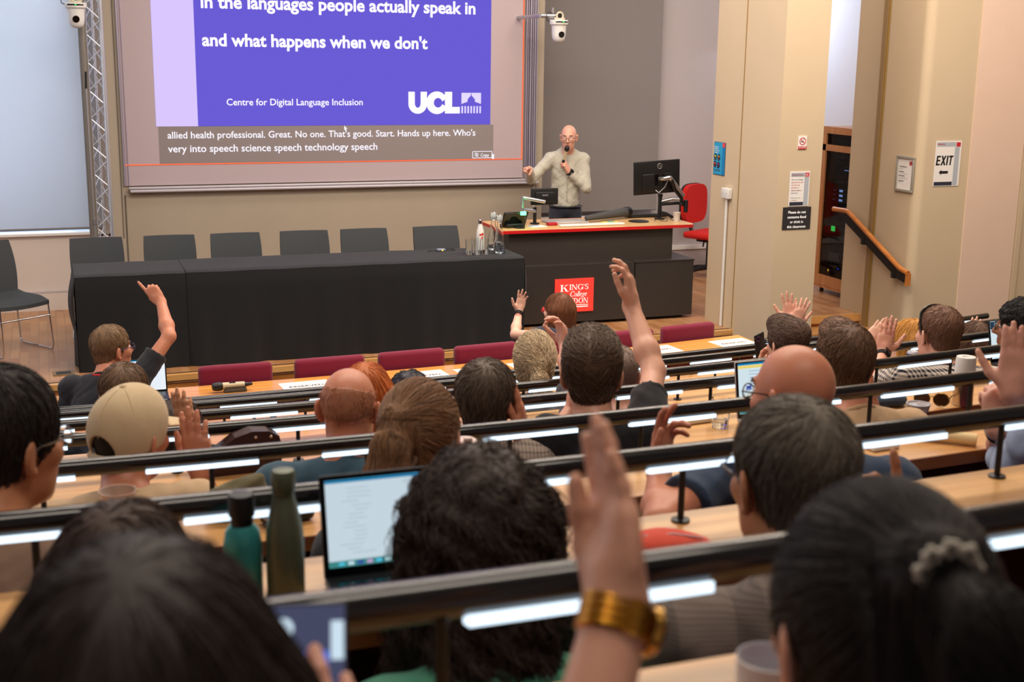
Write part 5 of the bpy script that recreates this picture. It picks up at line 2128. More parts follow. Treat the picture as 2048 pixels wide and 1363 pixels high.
# ------------------------------------------------------------------ hair
def strands(F, roots, flow, n_seg, step, width, jitter, rng, lift=0.0, curl=0.0, curl_f=0.0, free=0.0, trim=False):
    """hair locks laid on the hair surface: start points, a flow field, re-projected each step"""
    P = roots.copy()
    N = len(P)
    path = [P.copy()]
    off = rng.uniform(-0.001, 0.0045, N) + lift
    jit = rng.normal(0, jitter, (N, 3))
    ph = rng.uniform(0, 2 * PI, N)
    L = rng.uniform(0.6, 1.15, N)
    for i in range(n_seg):
        d = flow(P) + jit
        g = F.grad(P)
        d = d - g * (d * g).sum(1, keepdims=True)
        d = d / (np.linalg.norm(d, axis=1, keepdims=True) + 1e-9)
        if curl:
            b = np.cross(d, g)
            a = ph + curl_f * (i + 1)
            dd = d + curl * (b * np.cos(a)[:, None] + g * np.sin(a)[:, None])
        else:
            dd = d
        P = P + dd * (step * L)[:, None]
        if free <= 0 or i < n_seg * (1 - free):
            s = F.sample(P)
            ok = np.abs(s) < 0.05
            corr = np.where(ok, s - off, 0)[:, None] * F.grad(P)
            P = P - corr * (0.5 if curl else 0.9)
        else:
            P = P + np.array([0, 0, -0.25]) * step
        path.append(P.copy())
    path = np.stack(path, 1)                       # N, S+1, 3
    if trim:
        good = (np.abs(F.sample(path[:, -1])) < 0.008) & (np.abs(F.sample(path[:, -2])) < 0.008)
        path, N = path[good], int(good.sum())
    S = path.shape[1]
    tan = np.gradient(path, axis=1)
    tan /= np.linalg.norm(tan, axis=2, keepdims=True) + 1e-9
    ref = rng.normal(size=(N, 1, 3))
    u = np.cross(tan, ref)
    u /= np.linalg.norm(u, axis=2, keepdims=True) + 1e-9
    v = np.cross(tan, u)
    taper = np.interp(np.arange(S) / (S - 1), [0, 0.7, 1], [1, 0.85, 0.15])[None, :, None] * width
    ring = []
    for k in range(3):
        a = 2 * PI * k / 3
        ring.append(path + (u * math.cos(a) + v * math.sin(a)) * taper)
    V = np.stack(ring, 2).reshape(-1, 3)           # N,S,3 -> flat
    idx = np.arange(N * S * 3).reshape(N, S, 3)
    q = []
    for k in range(3):
        a, b = idx[:, :-1, k], idx[:, :-1, (k + 1) % 3]
        c, e = idx[:, 1:, (k + 1) % 3], idx[:, 1:, k]
        q.append(np.stack([a, b, c, e], -1).reshape(-1, 4))
    sh = np.clip(rng.normal(0.48, 0.2, N), 0, 1)
    shade = np.repeat(sh, S * 3)
    return V, np.concatenate(q), shade


def make_hair(t, H, R, style, col_name, col, rng, h=0.005, dens=1.0, width=0.0009, opt=None):
    opt = opt or {}
    th = opt.get('t', 0.010)
    lo, hi = H - 0.20, H + 0.20
    if style in ('long', 'tail', 'bob', 'curlylong'):
        lo = lo - np.array([0.08, 0.10, opt.get('drop', 0.25)])
        hi = hi + np.array([0.08, 0.05, 0])
    F = Field(lo, hi, h)

    def P(x, y, z):
        return H + R @ np.array([x, y, z])
    top = opt.get('top', 0.0)
    side = 0.35 if style in ('short', 'quiff', 'bald_sides', 'stubble') else 0.8
    F.ell(P(0, -0.012, 0.030 + top * 0.3), (0.0755 + th * side, 0.096 + th, 0.089 + th + top), R, 0.01)
    if side < 0.5 and style != 'bald_sides':
        F.ell(P(0, -0.016, 0.055 + top * 0.3), (0.076 + th * 0.9, 0.092 + th, 0.066 + th + top), R, 0.02)
        F.ell(P(0, -0.046, -0.042), (0.052, 0.053, 0.050), R, 0.03)
    elif style != 'bald_sides':
        F.ell(P(0, -0.048, -0.045), (0.058 + th * 0.6, 0.052 + th * 0.4, 0.052), R, 0.03)
    if style == 'short':
        pass
    if style == 'quiff':
        F.ell(P(0, 0.02, 0.095), (0.075, 0.085, 0.045), R, 0.03)
        F.ell(P(0.0, 0.06, 0.105), (0.055, 0.05, 0.035), R, 0.03)
        F.ell(P(0.0, -0.06, 0.075), (0.078, 0.06, 0.055), R, 0.03)
    if style in ('long', 'bob'):
        ln = opt.get('len', 0.16)
        vol = opt.get('vol', 0.05)
        for s in (-1, 1):
            F.cap(P(s * 0.062, -0.02, 0.01), P(s * 0.072, -0.02, -0.06) + np.array([0, 0, -ln]) * 0.6, vol, vol * 0.85, 0.03)
        F.cap(P(0, -0.055, 0.0), P(0, -0.075, -0.06) + np.array([0, 0, -ln]), vol * 1.35, vol * 1.1, 0.04)
    if style == 'curlylong':
        ln = opt.get('len', 0.3)
        for s in (-1, 1):
            F.cap(P(s * 0.055, -0.02, 0.04), P(s * 0.085, -0.03, -0.10) + np.array([0, 0, -ln * 0.55]), 0.052, 0.055, 0.04)
        F.cap(P(0, -0.06, 0.02), P(0, -0.14, -0.10) + np.array([0, -0.03, -ln]), 0.088, 0.100, 0.05)
        F.ripple(0.006, 95, 0.4)
    if style == 'curly':
        F.ell(P(0, -0.03, 0.05), (0.090, 0.098, 0.085), R, 0.02)
        F.ripple(0.005, 120, 1.1)
    tie = None
    if style == 'tail':
        tz = opt.get('tie', (0, -0.112, 0.0))
        tie = P(*tz)
        F.ell(tie, (0.030, 0.026, 0.026), R, 0.03)
        pts = [tie] + [tie + R @ np.array(p[:3]) * np.array([1, 1, 1]) for p in opt['tail']]
        rr = [0.022] + [p[3] for p in opt['tail']]
        for i in range(len(pts) - 1):
            F.cap(pts[i], pts[i + 1], rr[i], rr[i + 1], 0.02)
    if style == 'bun':
        tz = opt.get('tie', (0, -0.075, 0.095))
        F.ell(P(*tz), (0.045, 0.042, 0.038), R, 0.015)
        F.ripple(0.004, 130, 0.7)
    # clear the face, the ears and the nape
    hl = opt.get('hairline', 0.0)
    F.ell(P(0, 0.128, -0.045 + hl), (0.078, 0.082, 0.118), R, 0.012, 'cut')
    if style in ('short', 'quiff', 'curly', 'bald_sides', 'bun', 'tail', 'stubble'):
        if style != 'tail':
            F.cut_plane(P(0, 0, opt.get('nape', -0.086)), -R[:, 2] * 1.0 + R[:, 1] * 0.25)
        for s in (-1, 1):
            F.ell(P(s * 0.092, -0.006, -0.016), (0.032, 0.026, 0.042), R, 0.006, 'cut')
            if style not in ('tail', 'bun'):
                F.ell(P(s * 0.080, 0.040, -0.075), (0.05, 0.05, 0.06), R, 0.01, 'cut')
            if style == 'tail':
                F.ell(P(s * 0.075, 0.035, -0.095), (0.05, 0.06, 0.06), R, 0.01, 'cut')
        if style == 'tail':
            F.ell(P(0, 0.0, -0.12), (0.075, 0.055, 0.055), R, 0.02, 'cut')
    if style == 'bald_sides':
        F.ell(P(0, opt.get('bald_y', 0.035), 0.105), (0.095, 0.115, opt.get('bald_z', 0.085)), R, 0.01, 'cut')
    if opt.get('part'):
        for u in np.linspace(0, 1, 7):
            F.ell(P(opt['part'], 0.08 - 0.16 * u, 0.132 - 0.10 * (u - 0.45) ** 2), (0.004, 0.02, 0.012), R, 0.004, 'cut')
    V, Q = F.mesh()
    hm = hair_mat(col_name, col)
    base = np_mesh('hair', V, Q, hm, t, shade=np.full(len(V), 0.30))
    n = int(opt.get('n', 2600) * dens)
    if n <= 0:
        return base
    # roots over the surface
    crown = P(*opt.get('crown', (0.0, -0.055, 0.115)))
    src = V
    nr = F.grad(src)
    w = np.ones(len(src))
    roots = src[rng.choice(len(src), n, p=w / w.sum())] + rng.normal(0, h * 0.4, (n, 3))
    up = R[:, 2]
    fwd = R[:, 1]
    sw = opt.get('swirl', 0.35)

    if style == 'tail':
        tl = tie + R @ np.array(opt['tail'][-1][:3])
        tdir = unit(tl - tie)

        def flow(p):
            v = tie - p
            below = ((p - tie) @ tdir > -0.01) & (np.linalg.norm((p - tie) - ((p - tie) @ tdir)[:, None] * tdir, axis=1) < 0.06)
            v = np.where(below[:, None], tdir[None], v)
            return v / (np.linalg.norm(v, axis=1, keepdims=True) + 1e-9)
    elif style in ('long', 'bob', 'curlylong'):
        def flow(p):
            r_ = p - crown
            r_ = r_ / (np.linalg.norm(r_, axis=1, keepdims=True) + 1e-9)
            return r_ * 0.5 + np.array([0, 0, -1.0])
    elif style == 'quiff':
        def flow(p):
            q = (p - H) @ R
            a = q[:, 2:3] > 0.06
            return np.where(a, fwd * 0.8 + up * 0.3 + R[:, 0] * 0.4 * np.sign(q[:, 0:1] + 0.01), -up * 1.0 - fwd * 0.35)
    else:
        def flow(p):
            r_ = p - crown
            r_ = r_ / (np.linalg.norm(r_, axis=1, keepdims=True) + 1e-9)
            return r_ + sw * np.cross(r_, up[None]) - up * 0.25
    seg = opt.get('seg', 6)
    Vs, Qs, sh = strands(F, roots, flow, seg, opt.get('step', 0.007), width, opt.get('jit', 0.18), rng, opt.get('lift', 0.0), opt.get('curl', 0.0), opt.get('curlf', 0.0), opt.get('free', 0.0), style in ('short', 'quiff', 'bald_sides', 'bun') and not opt.get('curl'))
    np_mesh('hair_strands', Vs, Qs, hm, base, shade=sh)
    return base


# ------------------------------------------------------------------ a whole person
def person(label, head, floor, body_az, head_az, skin='fair', pitch=0.0, roll=0.0, shirt=('grey', None), sleeve='short',
           arms=None, female=False, h=0.006, build=1.0, hair=None, face=True, specs=None, standing=False, group=None, lean=0.10,
           collar=True, trousers=None, seed=1, hs=1.0, nape=0.0, upright=None, neck_len=1.0, sh_drop=0.0):
    rng = np.random.default_rng(seed)
    X, Y, Z = head
    t = thing('person', label, 'person', (X, Y, floor), -body_az, group)
    c, s = math.cos(body_az), math.sin(body_az)
    Wl = np.array([[c, -s, 0], [s, c, 0], [0, 0, 1.0]])      # world -> local

    def loc(p):
        return Wl @ (np.array(p, float) - np.array([X, Y, floor]))

    def locd(v):
        return Wl @ np.array(v, float)
    H = np.array([0, 0, Z - floor])
    R = rot(head_az - body_az, pitch, roll)
    sh_w = (0.165 if female else 0.19) * build
    nb = H + np.array([0, -0.070 - 0.3 * lean, -0.142 * neck_len])       # neck base
    chest = nb + np.array([0, -0.01 - 0.10 * lean, -0.15])
    pel = np.array([0, nb[1] - 0.02 - lean * 0.12, 0.52 if not standing else 0.98])
    S = {sd: nb + np.array([sg * sh_w, -0.005, -0.055 - sh_drop]) for sd, sg in (('L', -1), ('R', 1))}
    A = {}
    for sd, sg in (('L', -1), ('R', 1)):
        a = (arms or {}).get(sd)
        if a is None:
            el = S[sd] + np.array([sg * 0.055, 0.03, -0.25])
            wr = np.array([sg * 0.10, S[sd][1] + 0.24, max(0.645, el[2] + 0.02)])
            A[sd] = dict(el=el, wr=wr, d=unit(wr - el) * np.array([1, 1, 0.2]) + np.array([-sg * 0.4, 0, 0]), n=np.array([0, 0, -1.0]), curl=(0.35,) * 4, default=True)
        else:
            b = dict(a)
            b['el'], b['wr'] = loc(a['el']), loc(a['wr'])
            b['d'], b['n'] = locd(a['d']), locd(a['n'])
            if 'sh' in a:
                S[sd] = loc(a['sh'])
            A[sd] = b
    pts = [H + 0.17, H - 0.17, nb, chest - 0.2, chest + 0.2, pel - 0.2, pel + 0.2]
    for sd in 'LR':
        w = A[sd]['wr']
        pts += [S[sd] - 0.08, S[sd] + 0.08, A[sd]['el'] - 0.06, A[sd]['el'] + 0.06, w - 0.05, w + 0.05, w + unit(A[sd]['d']) * 0.2, w + unit(A[sd]['n']) * 0.13]
    pts = np.array(pts)
    F = Field(pts.min(0), pts.max(0), h)
    # trunk and neck under the clothes, then arms, hands, head
    F.ell(chest, (0.15 * build, 0.095, 0.17), k=0.04)
    F.cap(chest, pel + np.array([0, 0, 0.05]), 0.11, 0.10, 0.05)
    F.cap(S['L'], S['R'], 0.045, k=0.04)
    for sd in 'LR':
        a = A[sd]
        b_ = 0.90 if female else 1.0
        F.cap(nb + np.array([0, -0.01, 0.0]), S[sd], 0.046, 0.048, 0.03)
        F.cap(S[sd], a['el'], 0.047 * b_, 0.0345 * b_, 0.02)
        mid = a['el'] + (a['wr'] - a['el']) * 0.3
        F.cap(a['el'], mid, 0.0345 * b_, 0.0385 * b_, 0.02)
        F.cap(mid, a['wr'], 0.0385 * b_, 0.0255 * b_, 0.02)
        hand(F, a['wr'], a['d'], a['n'], sd, a.get('curl', (0.25,) * 4), a.get('splay', 0.06), a.get('thumb', 0.55), a.get('sc', 0.93 if female else 1.0), thumb_in=a.get('thumb_in', 0.25))
    head_prims(F, H, R, female, nb + np.array([0, 0.0, -0.03]))
    V, Q = F.mesh()
    sk = skin_mat(skin, SK[skin])
    mi = None
    if face:
        cen = V[Q].mean(1)
        q = (cen - H) @ R
        lips = (np.abs(q[:, 0]) < 0.022) & (q[:, 1] > 0.078) & (np.abs(q[:, 2] + 0.0655) < 0.0095 * (1 - (q[:, 0] / 0.028) ** 2))
        mi = np.where(lips, 1, 0)
    np_mesh('body', V, Q, [sk, M_lip], t, mi)
    # top
    sname, scol, *pat = shirt
    fm = fabric(sname, scol, pat[0] if pat else None)
    Fs = Field(pts.min(0) - 0.03, pts.max(0) + 0.03, max(h, 0.007))
    Fs.ell(chest, (0.168 * build, 0.115, 0.185), k=0.05)
    Fs.ell(chest + np.array([0, -0.005, -0.10]), (0.160 * build, 0.118, 0.18), k=0.06)
    Fs.cap(chest, pel + np.array([0, 0, 0.03]), 0.128 * build, 0.14 * build, 0.06)
    if standing:
        Fs.ell(pel + np.array([0, 0, 0.14]), (0.152, 0.118, 0.24), k=0.04)
    Fs.cap(S['L'] + np.array([0.02, 0, 0]), S['R'] - np.array([0.02, 0, 0]), 0.060, k=0.04)
    for sd in 'LR':
        a = A[sd]
        Fs.cap(nb + np.array([0, -0.012, -0.012]), S[sd], 0.052, 0.060, 0.03)
        if sleeve == 'short':
            Fs.cap(S[sd], S[sd] + (a['el'] - S[sd]) * 0.62, 0.061, 0.060, 0.03, flat=True)
        elif sleeve == 'cap':
            Fs.cap(S[sd], S[sd] + (a['el'] - S[sd]) * 0.28, 0.058, 0.056, 0.03, flat=True)
        elif sleeve == 'roll':
            Fs.cap(S[sd], a['el'], 0.062, 0.054, 0.03)
            Fs.cap(a['el'], a['el'] + (a['wr'] - a['el']) * 0.25, 0.054, 0.052, 0.02, flat=True)
        else:
            Fs.cap(S[sd], a['el'], 0.062, 0.054, 0.03)
            Fs.cap(a['el'], a['el'] + (a['wr'] - a['el']) * 0.93, 0.053, 0.037, 0.02, flat=True)
    Fs.ripple(0.0035, 46, seed * 0.7)
    Fs.ripple(0.0018, 105, seed * 1.3)
    Fs.cap(nb + np.array([0, 0.012, -0.012]), H + R @ np.array([0, -0.02, -0.05]), 0.062 if not female else 0.060, 0.060, 0.008, 'cut')
    Fs.cut_plane(pel - np.array([0, 0, 0.10 if not standing else 0.0]), (0, 0, -1))
    Vs, Qs = Fs.mesh()
    np_mesh('top', Vs, Qs, fm, t)
    if collar:
        mb = MB()
        ax = unit((H + R @ np.array([0, -0.03, -0.06])) - nb)
        e1 = unit(np.cross(ax, [0, 1, 0]))
        e2 = np.cross(ax, e1)
        ctr = nb + ax * 0.012
        rr = 0.062
        if collar == 'shirt':
            for up_, r0 in ((0.0, 0.064), (0.03, 0.058)):
                pass
            n = 28
            vs, fs = [], []
            for i in range(n + 1):
                an = PI * 0.62 + (2 * PI - PI * 0.24) * i / n - PI * 0.0
                an = PI / 2 + 0.28 + (2 * PI - 0.56) * i / n
                o = e1 * math.cos(an) + (-e2) * math.sin(an) * -1
                for (rad, hh) in ((0.061, -0.012), (0.060, 0.030), (0.064, 0.036), (0.072, 0.004)):
                    vs.append(ctr + o * rad + ax * hh)
            for i in range(n):
                for j in range(3):
                    a_ = i * 4 + j
                    fs.append((a_, a_ + 4, a_ + 5, a_ + 1))
            mb.add(vs, fs, 0, True)
        else:
            mb.tube([tuple(ctr + (e1 * math.cos(an) + e2 * math.sin(an)) * rr - ax * 0.004 - np.array([0, 0, 0.010 * max(0, math.sin(an)) if False else 0.0])) for an in [2 * PI * i / 28 for i in range(28)]], 0.0085, 8, closed=True)
        mb.build('collar', fm, t)
    # legs
    tm = fabric(*(trousers or ('dark_trousers', rgb(36, 38, 46))))
    if standing:
        Fl = Field((-0.26, pel[1] - 0.25, 0.0), (0.26, pel[1] + 0.30, 1.08), 0.012)
        Fl.ell(pel + np.array([0, 0, -0.02]), (0.155 * build, 0.115, 0.12), k=0.04)
        for sg in (-1, 1):
            hip = pel + np.array([sg * 0.085, 0, -0.06])
            kn = np.array([sg * 0.095, pel[1] + 0.02, 0.50])
            an = np.array([sg * 0.10, pel[1], 0.10])
            Fl.cap(hip, kn, 0.085, 0.062, 0.03)
            Fl.cap(kn, an, 0.060, 0.050, 0.03)
    else:
        Fl = Field((-0.30, pel[1] - 0.22, 0.0), (0.30, pel[1] + 0.62, 0.66), 0.014)
        Fl.ell(pel, (0.165 * build, 0.125, 0.085), k=0.04)
        for sg in (-1, 1):
            hip = pel + np.array([sg * 0.09, 0.02, -0.01])
            kn = np.array([sg * 0.11, pel[1] + 0.36, 0.50])
            an = np.array([sg * 0.11, pel[1] + 0.26, 0.10])
            Fl.cap(hip, kn, 0.078, 0.060, 0.03)
            Fl.cap(kn, an, 0.058, 0.044, 0.03)
    Vl, Ql = Fl.mesh()
    np_mesh('trousers', Vl, Ql, tm, t)
    mb = MB()
    for sg in (-1, 1):
        y0 = pel[1] + (0.0 if standing else 0.22)
        mb.box((sg * 0.105, y0 + 0.06, 0.045), (0.092, 0.27, 0.088), bev=0.03)
    mb.build('shoes', mat('dark_shoe', rgb(30, 26, 24), 0.5), t)
    if hair:
        for hd in (hair if isinstance(hair, list) else [hair]):
            style, cn, cc = hd[:3]
            make_hair(t, H, R, style, cn, cc, rng, h=hd[4] if len(hd) > 4 else 0.0055, opt=hd[3] if len(hd) > 3 else None, width=(hd[5] if len(hd) > 5 else 0.0009))
    if face:
        eyes(t, H, R)
    if specs:
        spectacles(t, H, R, specs if not isinstance(specs, bool) else None)
    t_ = dict(t=t, H=H, R=R, A=A, S=S, loc=loc, nb=nb)
    return t_


def desk_local(floor):
    return 0.82


def wrist_watch(p, side, m_strap, m_case, square=True, up=0.03, w=0.034):
    """strap and case round the wrist of arm SIDE of person p"""
    a = p['A'][side]
    ax = unit(a['wr'] - a['el'])
    c = a['wr'] - ax * up
    n = -unit(a['n'] - ax * (np.array(a['n']) @ ax))
    sd = np.cross(ax, n)
    mb = MB()
    pts = [tuple(c + (n * math.cos(q) + sd * math.sin(q)) * (w - 0.004)) for q in [2 * PI * i / 24 for i in range(24)]]
    for o in (-0.010, -0.0035, 0.0035, 0.010):
        mb.tube([tuple(np.array(q) + ax * o) for q in pts], 0.0045, 6, closed=True)
    st = mb.build('watch_strap', m_strap, p['t'])
    mb = MB()
    Mx = Matrix(((sd[0], ax[0], n[0], c[0] + n[0] * w), (sd[1], ax[1], n[1], c[1] + n[1] * w), (sd[2], ax[2], n[2], c[2] + n[2] * w), (0, 0, 0, 1)))
    if square:
        mb.box((0, 0, 0.003), (0.036, 0.042, 0.011), bev=0.004, M=Mx)
    else:
        mb.lathe([(0, -0.003), (0.019, -0.003), (0.020, 0.003), (0.017, 0.007), (0, 0.007)], 24, 0, M=Mx)
    mb.build('watch_case', m_case, st)
    return st
# ================================================================== the people
p_speaker = person('bald man in a pale grey shirt speaking into a microphone behind the lectern', (4.907, 11.900, 1.674), 0.000, -2.897, -2.653, female=False, build=0.88, lean=0.1, arms={'R': dict(el=(4.562, 12.030, 1.258), wr=(4.463, 11.828, 1.372), d=(-0.627, -0.766, 0.140), n=(-0.067, -0.184, -0.981), sh=(4.770, 12.042, 1.447), curl=(0.15, (1.2, 1.5, .9), (1.25, 1.5, .9), (1.3, 1.5, .9)), thumb=0.1, thumb_in=0.7), 'L': dict(el=(5.090, 11.860, 1.173), wr=(4.900, 11.868, 1.336), d=(-0.456, -0.127, 0.881), n=(-0.621, 0.766, -0.169), sh=(5.094, 11.961, 1.447), curl=((.9, 1.1, .6), (1.0, 1.2, .6), (1.05, 1.2, .6), (1.1, 1.2, .6)), thumb=0.25, thumb_in=0.5)}, skin='pink', pitch=-0.12, shirt=('sage_grey', rgb(186, 182, 168)), sleeve='long', collar='shirt', standing=True, sh_drop=0.03, h=0.0045, specs=True, seed=1, trousers=('navy_jeans', rgb(44, 46, 58)), hair=('bald_sides', 'silver', rgb(150, 140, 132), dict(t=0.002, bald_y=0.02, bald_z=0.115, n=500, step=0.004), 0.005))
p_point = person('man in a black T-shirt pointing one finger up beside an open laptop', (0.271, 6.950, 0.916), -0.220, 0.524, 1.082, female=False, build=1.0, lean=0.1, arms={'R': dict(el=(0.562, 6.890, 0.984), wr=(0.544, 7.088, 1.136), d=(-0.548, 0.306, 0.779), n=(0.429, 0.891, -0.148), sh=(0.373, 6.782, 0.764), curl=((.05,.05,.05), (1.1,1.4,.9), (1.2,1.5,.9), (1.3,1.5,.9)), thumb=0.2, thumb_in=0.6)}, skin='ruddy', pitch=0.05, shirt=('black_tee', rgb(30, 31, 38)), specs=mat('violet_frame', rgb(60, 50, 90), 0.3), seed=2, h=0.005, hair=('short', 'ash_brown', rgb(118, 92, 66), dict(t=0.007, n=1800, hairline=0.03, top=0.006, step=0.006)))
p_brown = person('man with short brown hair seated before the open laptop, nearer than the pointing man', (0.234, 5.020, 1.165), 0.025, 0.366, 0.436, female=False, build=1.0, lean=0.1, skin='fair', shirt=('dark_navy', rgb(34, 38, 50)), seed=3, hair=('short', 'mid_brown', rgb(98, 74, 54), dict(t=0.010, n=2600)))
p_cap = person('man wearing a cream baseball cap and beige shirt, raising one hand', (0.160, 3.300, 1.500), 0.440, 0.244, 0.733, female=False, build=1.0, lean=0.1, arms={'R': dict(el=(0.375, 3.394, 1.206), wr=(0.330, 3.254, 1.407), d=(-0.107, 0.164, 0.981), n=(0.432, 0.896, 0.099), sh=(0.304, 3.166, 1.348), curl=(.12,.1,.14,.2), splay=0.04, thumb=.35)}, skin='ruddy', pitch=0.05, shirt=('beige_shirt', rgb(206, 176, 140)), seed=4, h=0.005, hair=('short', 'near_black', rgb(40, 30, 26), dict(t=0.002, n=0)))
p_darkgirl = person('woman with dark hair half hidden behind the cream cap, hand raised', (0.360, 4.250, 1.216), 0.232, 0.328, 0.547, female=True, build=1.0, lean=0.1, arms={'R': dict(el=(0.442, 4.348, 1.163), wr=(0.389, 4.140, 1.246), d=(-0.184, 0.067, 0.981), n=(0.432, 0.896, 0.099), sh=(0.468, 4.113, 1.064), curl=(.1,.1,.15,.2), splay=.03)}, skin='olive', shirt=('black_top', rgb(34, 32, 36)), seed=5, hair=('bob', 'dark_brown', rgb(58, 44, 38), dict(len=0.08, n=2600, step=0.012)))
p_leftedge = person('man with black hair and round glasses in profile at the left edge', (-0.100, 2.420, 1.768), 0.641, 0.436, 0.908, female=False, build=1.0, lean=0.1, skin='tan', shirt=('brown_jacket', rgb(150, 122, 104)), sleeve='long', specs=mat('steel_frame', rgb(120, 116, 112), 0.3, 0.8), seed=6, h=0.0045, hair=('short', 'black', rgb(40, 35, 34), dict(t=0.014, n=3600, top=0.012, step=0.008)))
p_teal = person('balding bearded man in a teal polo shirt', (0.761, 3.420, 1.500), 0.440, 0.278, 0.464, female=False, build=1.08, lean=0.1, skin='ruddy', shirt=('teal_polo', rgb(50, 82, 100)), collar='shirt', seed=7, h=0.005, hair=('bald_sides', 'grey_red', rgb(168, 112, 84), dict(t=0.0006, bald_y=0.03, bald_z=0.085, n=700, step=0.003)))
p_red = person('woman with smooth orange-red hair behind the balding man in teal', (1.002, 4.220, 1.303), 0.232, 0.288, 0.480, female=True, build=1.0, lean=0.1, skin='pale', shirt=('grey_top', rgb(90, 88, 92)), seed=8, hair=('bob', 'copper', rgb(176, 96, 44), dict(len=0.10, n=3200, step=0.013, jit=0.06)))
p_bun = person('person with dark curly pinned-up hair behind the brown ponytail', (1.409, 5.120, 1.021), 0.025, 0.293, 0.488, female=True, build=1.0, lean=0.1, skin='brown', shirt=('dark_top', rgb(40, 38, 44)), seed=9, hair=('curly', 'blue_black', rgb(44, 42, 52), dict(t=0.014, n=2200, curl=0.8, curlf=1.4)))
p_pony = person('woman with a long light brown ponytail', (0.739, 2.620, 1.648), 0.641, 0.258, 0.430, female=True, build=1.0, lean=0.35, skin='fair', shirt=('charcoal_top', rgb(44, 46, 54)), seed=10, h=0.005, pitch=-0.08, hair=('tail', 'light_brown', rgb(126, 92, 64), dict(t=0.016, tie=(-0.034, -0.108, 0.058), tail=[(-0.004, -0.040, -0.05, 0.036), (-0.010, -0.045, -0.12, 0.048), (-0.010, -0.03, -0.22, 0.040), (0.0, -0.01, -0.33, 0.012)], n=5200, seg=10, step=0.013, drop=0.32, jit=0.10), 0.0055, 0.0008))
p_dark = person('man with short dark hair in a grey checked shirt, palm raised edge-on', (1.166, 3.420, 1.481), 0.440, 0.254, 0.424, female=False, build=0.84, lean=0.1, arms={'R': dict(el=(1.406, 3.538, 1.280), wr=(1.264, 3.364, 1.389), d=(-0.078, 0.133, 0.988), n=(-0.901, 0.434, 0.000), sh=(1.280, 3.292, 1.329), curl=(.12,.12,.15,.2), splay=.02, thumb=.3)}, skin='ruddy', shirt=('grey_check', rgb(170, 154, 142), ('stripe', rgb(104, 92, 86), 95, 60, 0.3)), collar='shirt', seed=11, h=0.005, hair=('short', 'dark_brown2', rgb(84, 70, 58), dict(t=0.011, n=3600, step=0.006, nape=-0.10)))
p_blonde = person('woman with grey-blonde curly hair tied in a loose ponytail', (1.986, 5.150, 1.142), 0.025, 0.251, 0.419, female=True, build=1.0, lean=0.1, skin='pale', shirt=('slate_top', rgb(96, 94, 96)), seed=12, hair=('tail', 'ash_blonde', rgb(182, 160, 130), dict(t=0.022, top=0.006, tie=(0.02, -0.118, 0.012), tail=[(0.010, -0.030, -0.05, 0.030), (0.028, -0.030, -0.12, 0.034), (0.050, -0.02, -0.21, 0.014)], n=4200, seg=9, step=0.011, curl=0.75, curlf=1.5, jit=0.25, drop=0.25), 0.006, 0.0011))
p_navy = person('woman in navy with auburn hair and red glasses raising a hand with a watch', (3.244, 7.980, 0.760), -0.240, 0.140, -0.593, female=True, build=1.0, lean=0.1, arms={'L': dict(el=(2.989, 8.144, 0.580), wr=(3.079, 8.316, 0.704), d=(0.201, -0.021, 0.979), n=(-0.013, -1.000, 0.000), sh=(3.086, 7.906, 0.608), curl=((.05,.1,.1),(.1,.15,.1),(.15,.25,.2),(.2,.3,.2)), splay=.13, thumb=.75)}, skin='pale', shirt=('navy_blouse', rgb(44, 46, 62)), sleeve='cap', specs=mat('red_frame', rgb(170, 30, 50), 0.3), seed=13, hair=('long', 'auburn', rgb(110, 68, 44), dict(len=0.17, vol=0.052, n=3800, step=0.017, seg=8, drop=0.3, jit=0.12), 0.006, 0.0012))
p_young = person('young man with swept dark brown hair in a black T-shirt, long arm raised', (1.484, 3.380, 1.551), 0.440, 0.234, 0.390, female=False, build=0.84, lean=0.1, arms={'R': dict(el=(1.731, 3.464, 1.527), wr=(1.733, 3.648, 1.697), d=(-0.034, 0.139, 0.990), n=(-0.770, 0.631, 0.094), sh=(1.600, 3.255, 1.391), curl=((.45,.6,.4),(.3,.5,.4),(.5,.9,.5),(.6,1.0,.5)), splay=.10, thumb=.25, thumb_in=.35), 'L': dict(el=(1.412, 3.500, 1.307), wr=(1.518, 3.580, 1.401), d=(-0.013, 0.110, 0.994), n=(0.854, -0.520, 0.000), sh=(1.325, 3.320, 1.391), curl=(.5,.5,.5,.5), thumb=.3)}, skin='fair', neck_len=1.06, shirt=('jet_tee', rgb(26, 26, 30)), seed=14, h=0.0045, hair=('quiff', 'dark_brown3', rgb(88, 70, 56), dict(t=0.012, n=6000, step=0.010, jit=0.35, curl=0.35, curlf=0.9), 0.005, 0.0009))
p_shaved = person('man with shaved greying hair behind the young man, left hand raised', (2.017, 4.350, 1.271), 0.232, 0.224, 0.374, female=False, build=1.0, lean=0.1, arms={'L': dict(el=(1.886, 4.518, 1.278), wr=(1.966, 4.752, 1.308), d=(-0.194, 0.173, 0.966), n=(-0.998, -0.069, 0.000), sh=(1.828, 4.296, 1.119), curl=((.6,.9,.6),(.5,.8,.5),(.4,.7,.5),(.4,.7,.5)), thumb=.4, thumb_in=.5)}, skin='pink', shirt=('black_grey_shirt', rgb(62, 60, 66)), seed=15, hair=('short', 'grizzle', rgb(120, 100, 90), dict(t=0.002, n=900, step=0.003)))
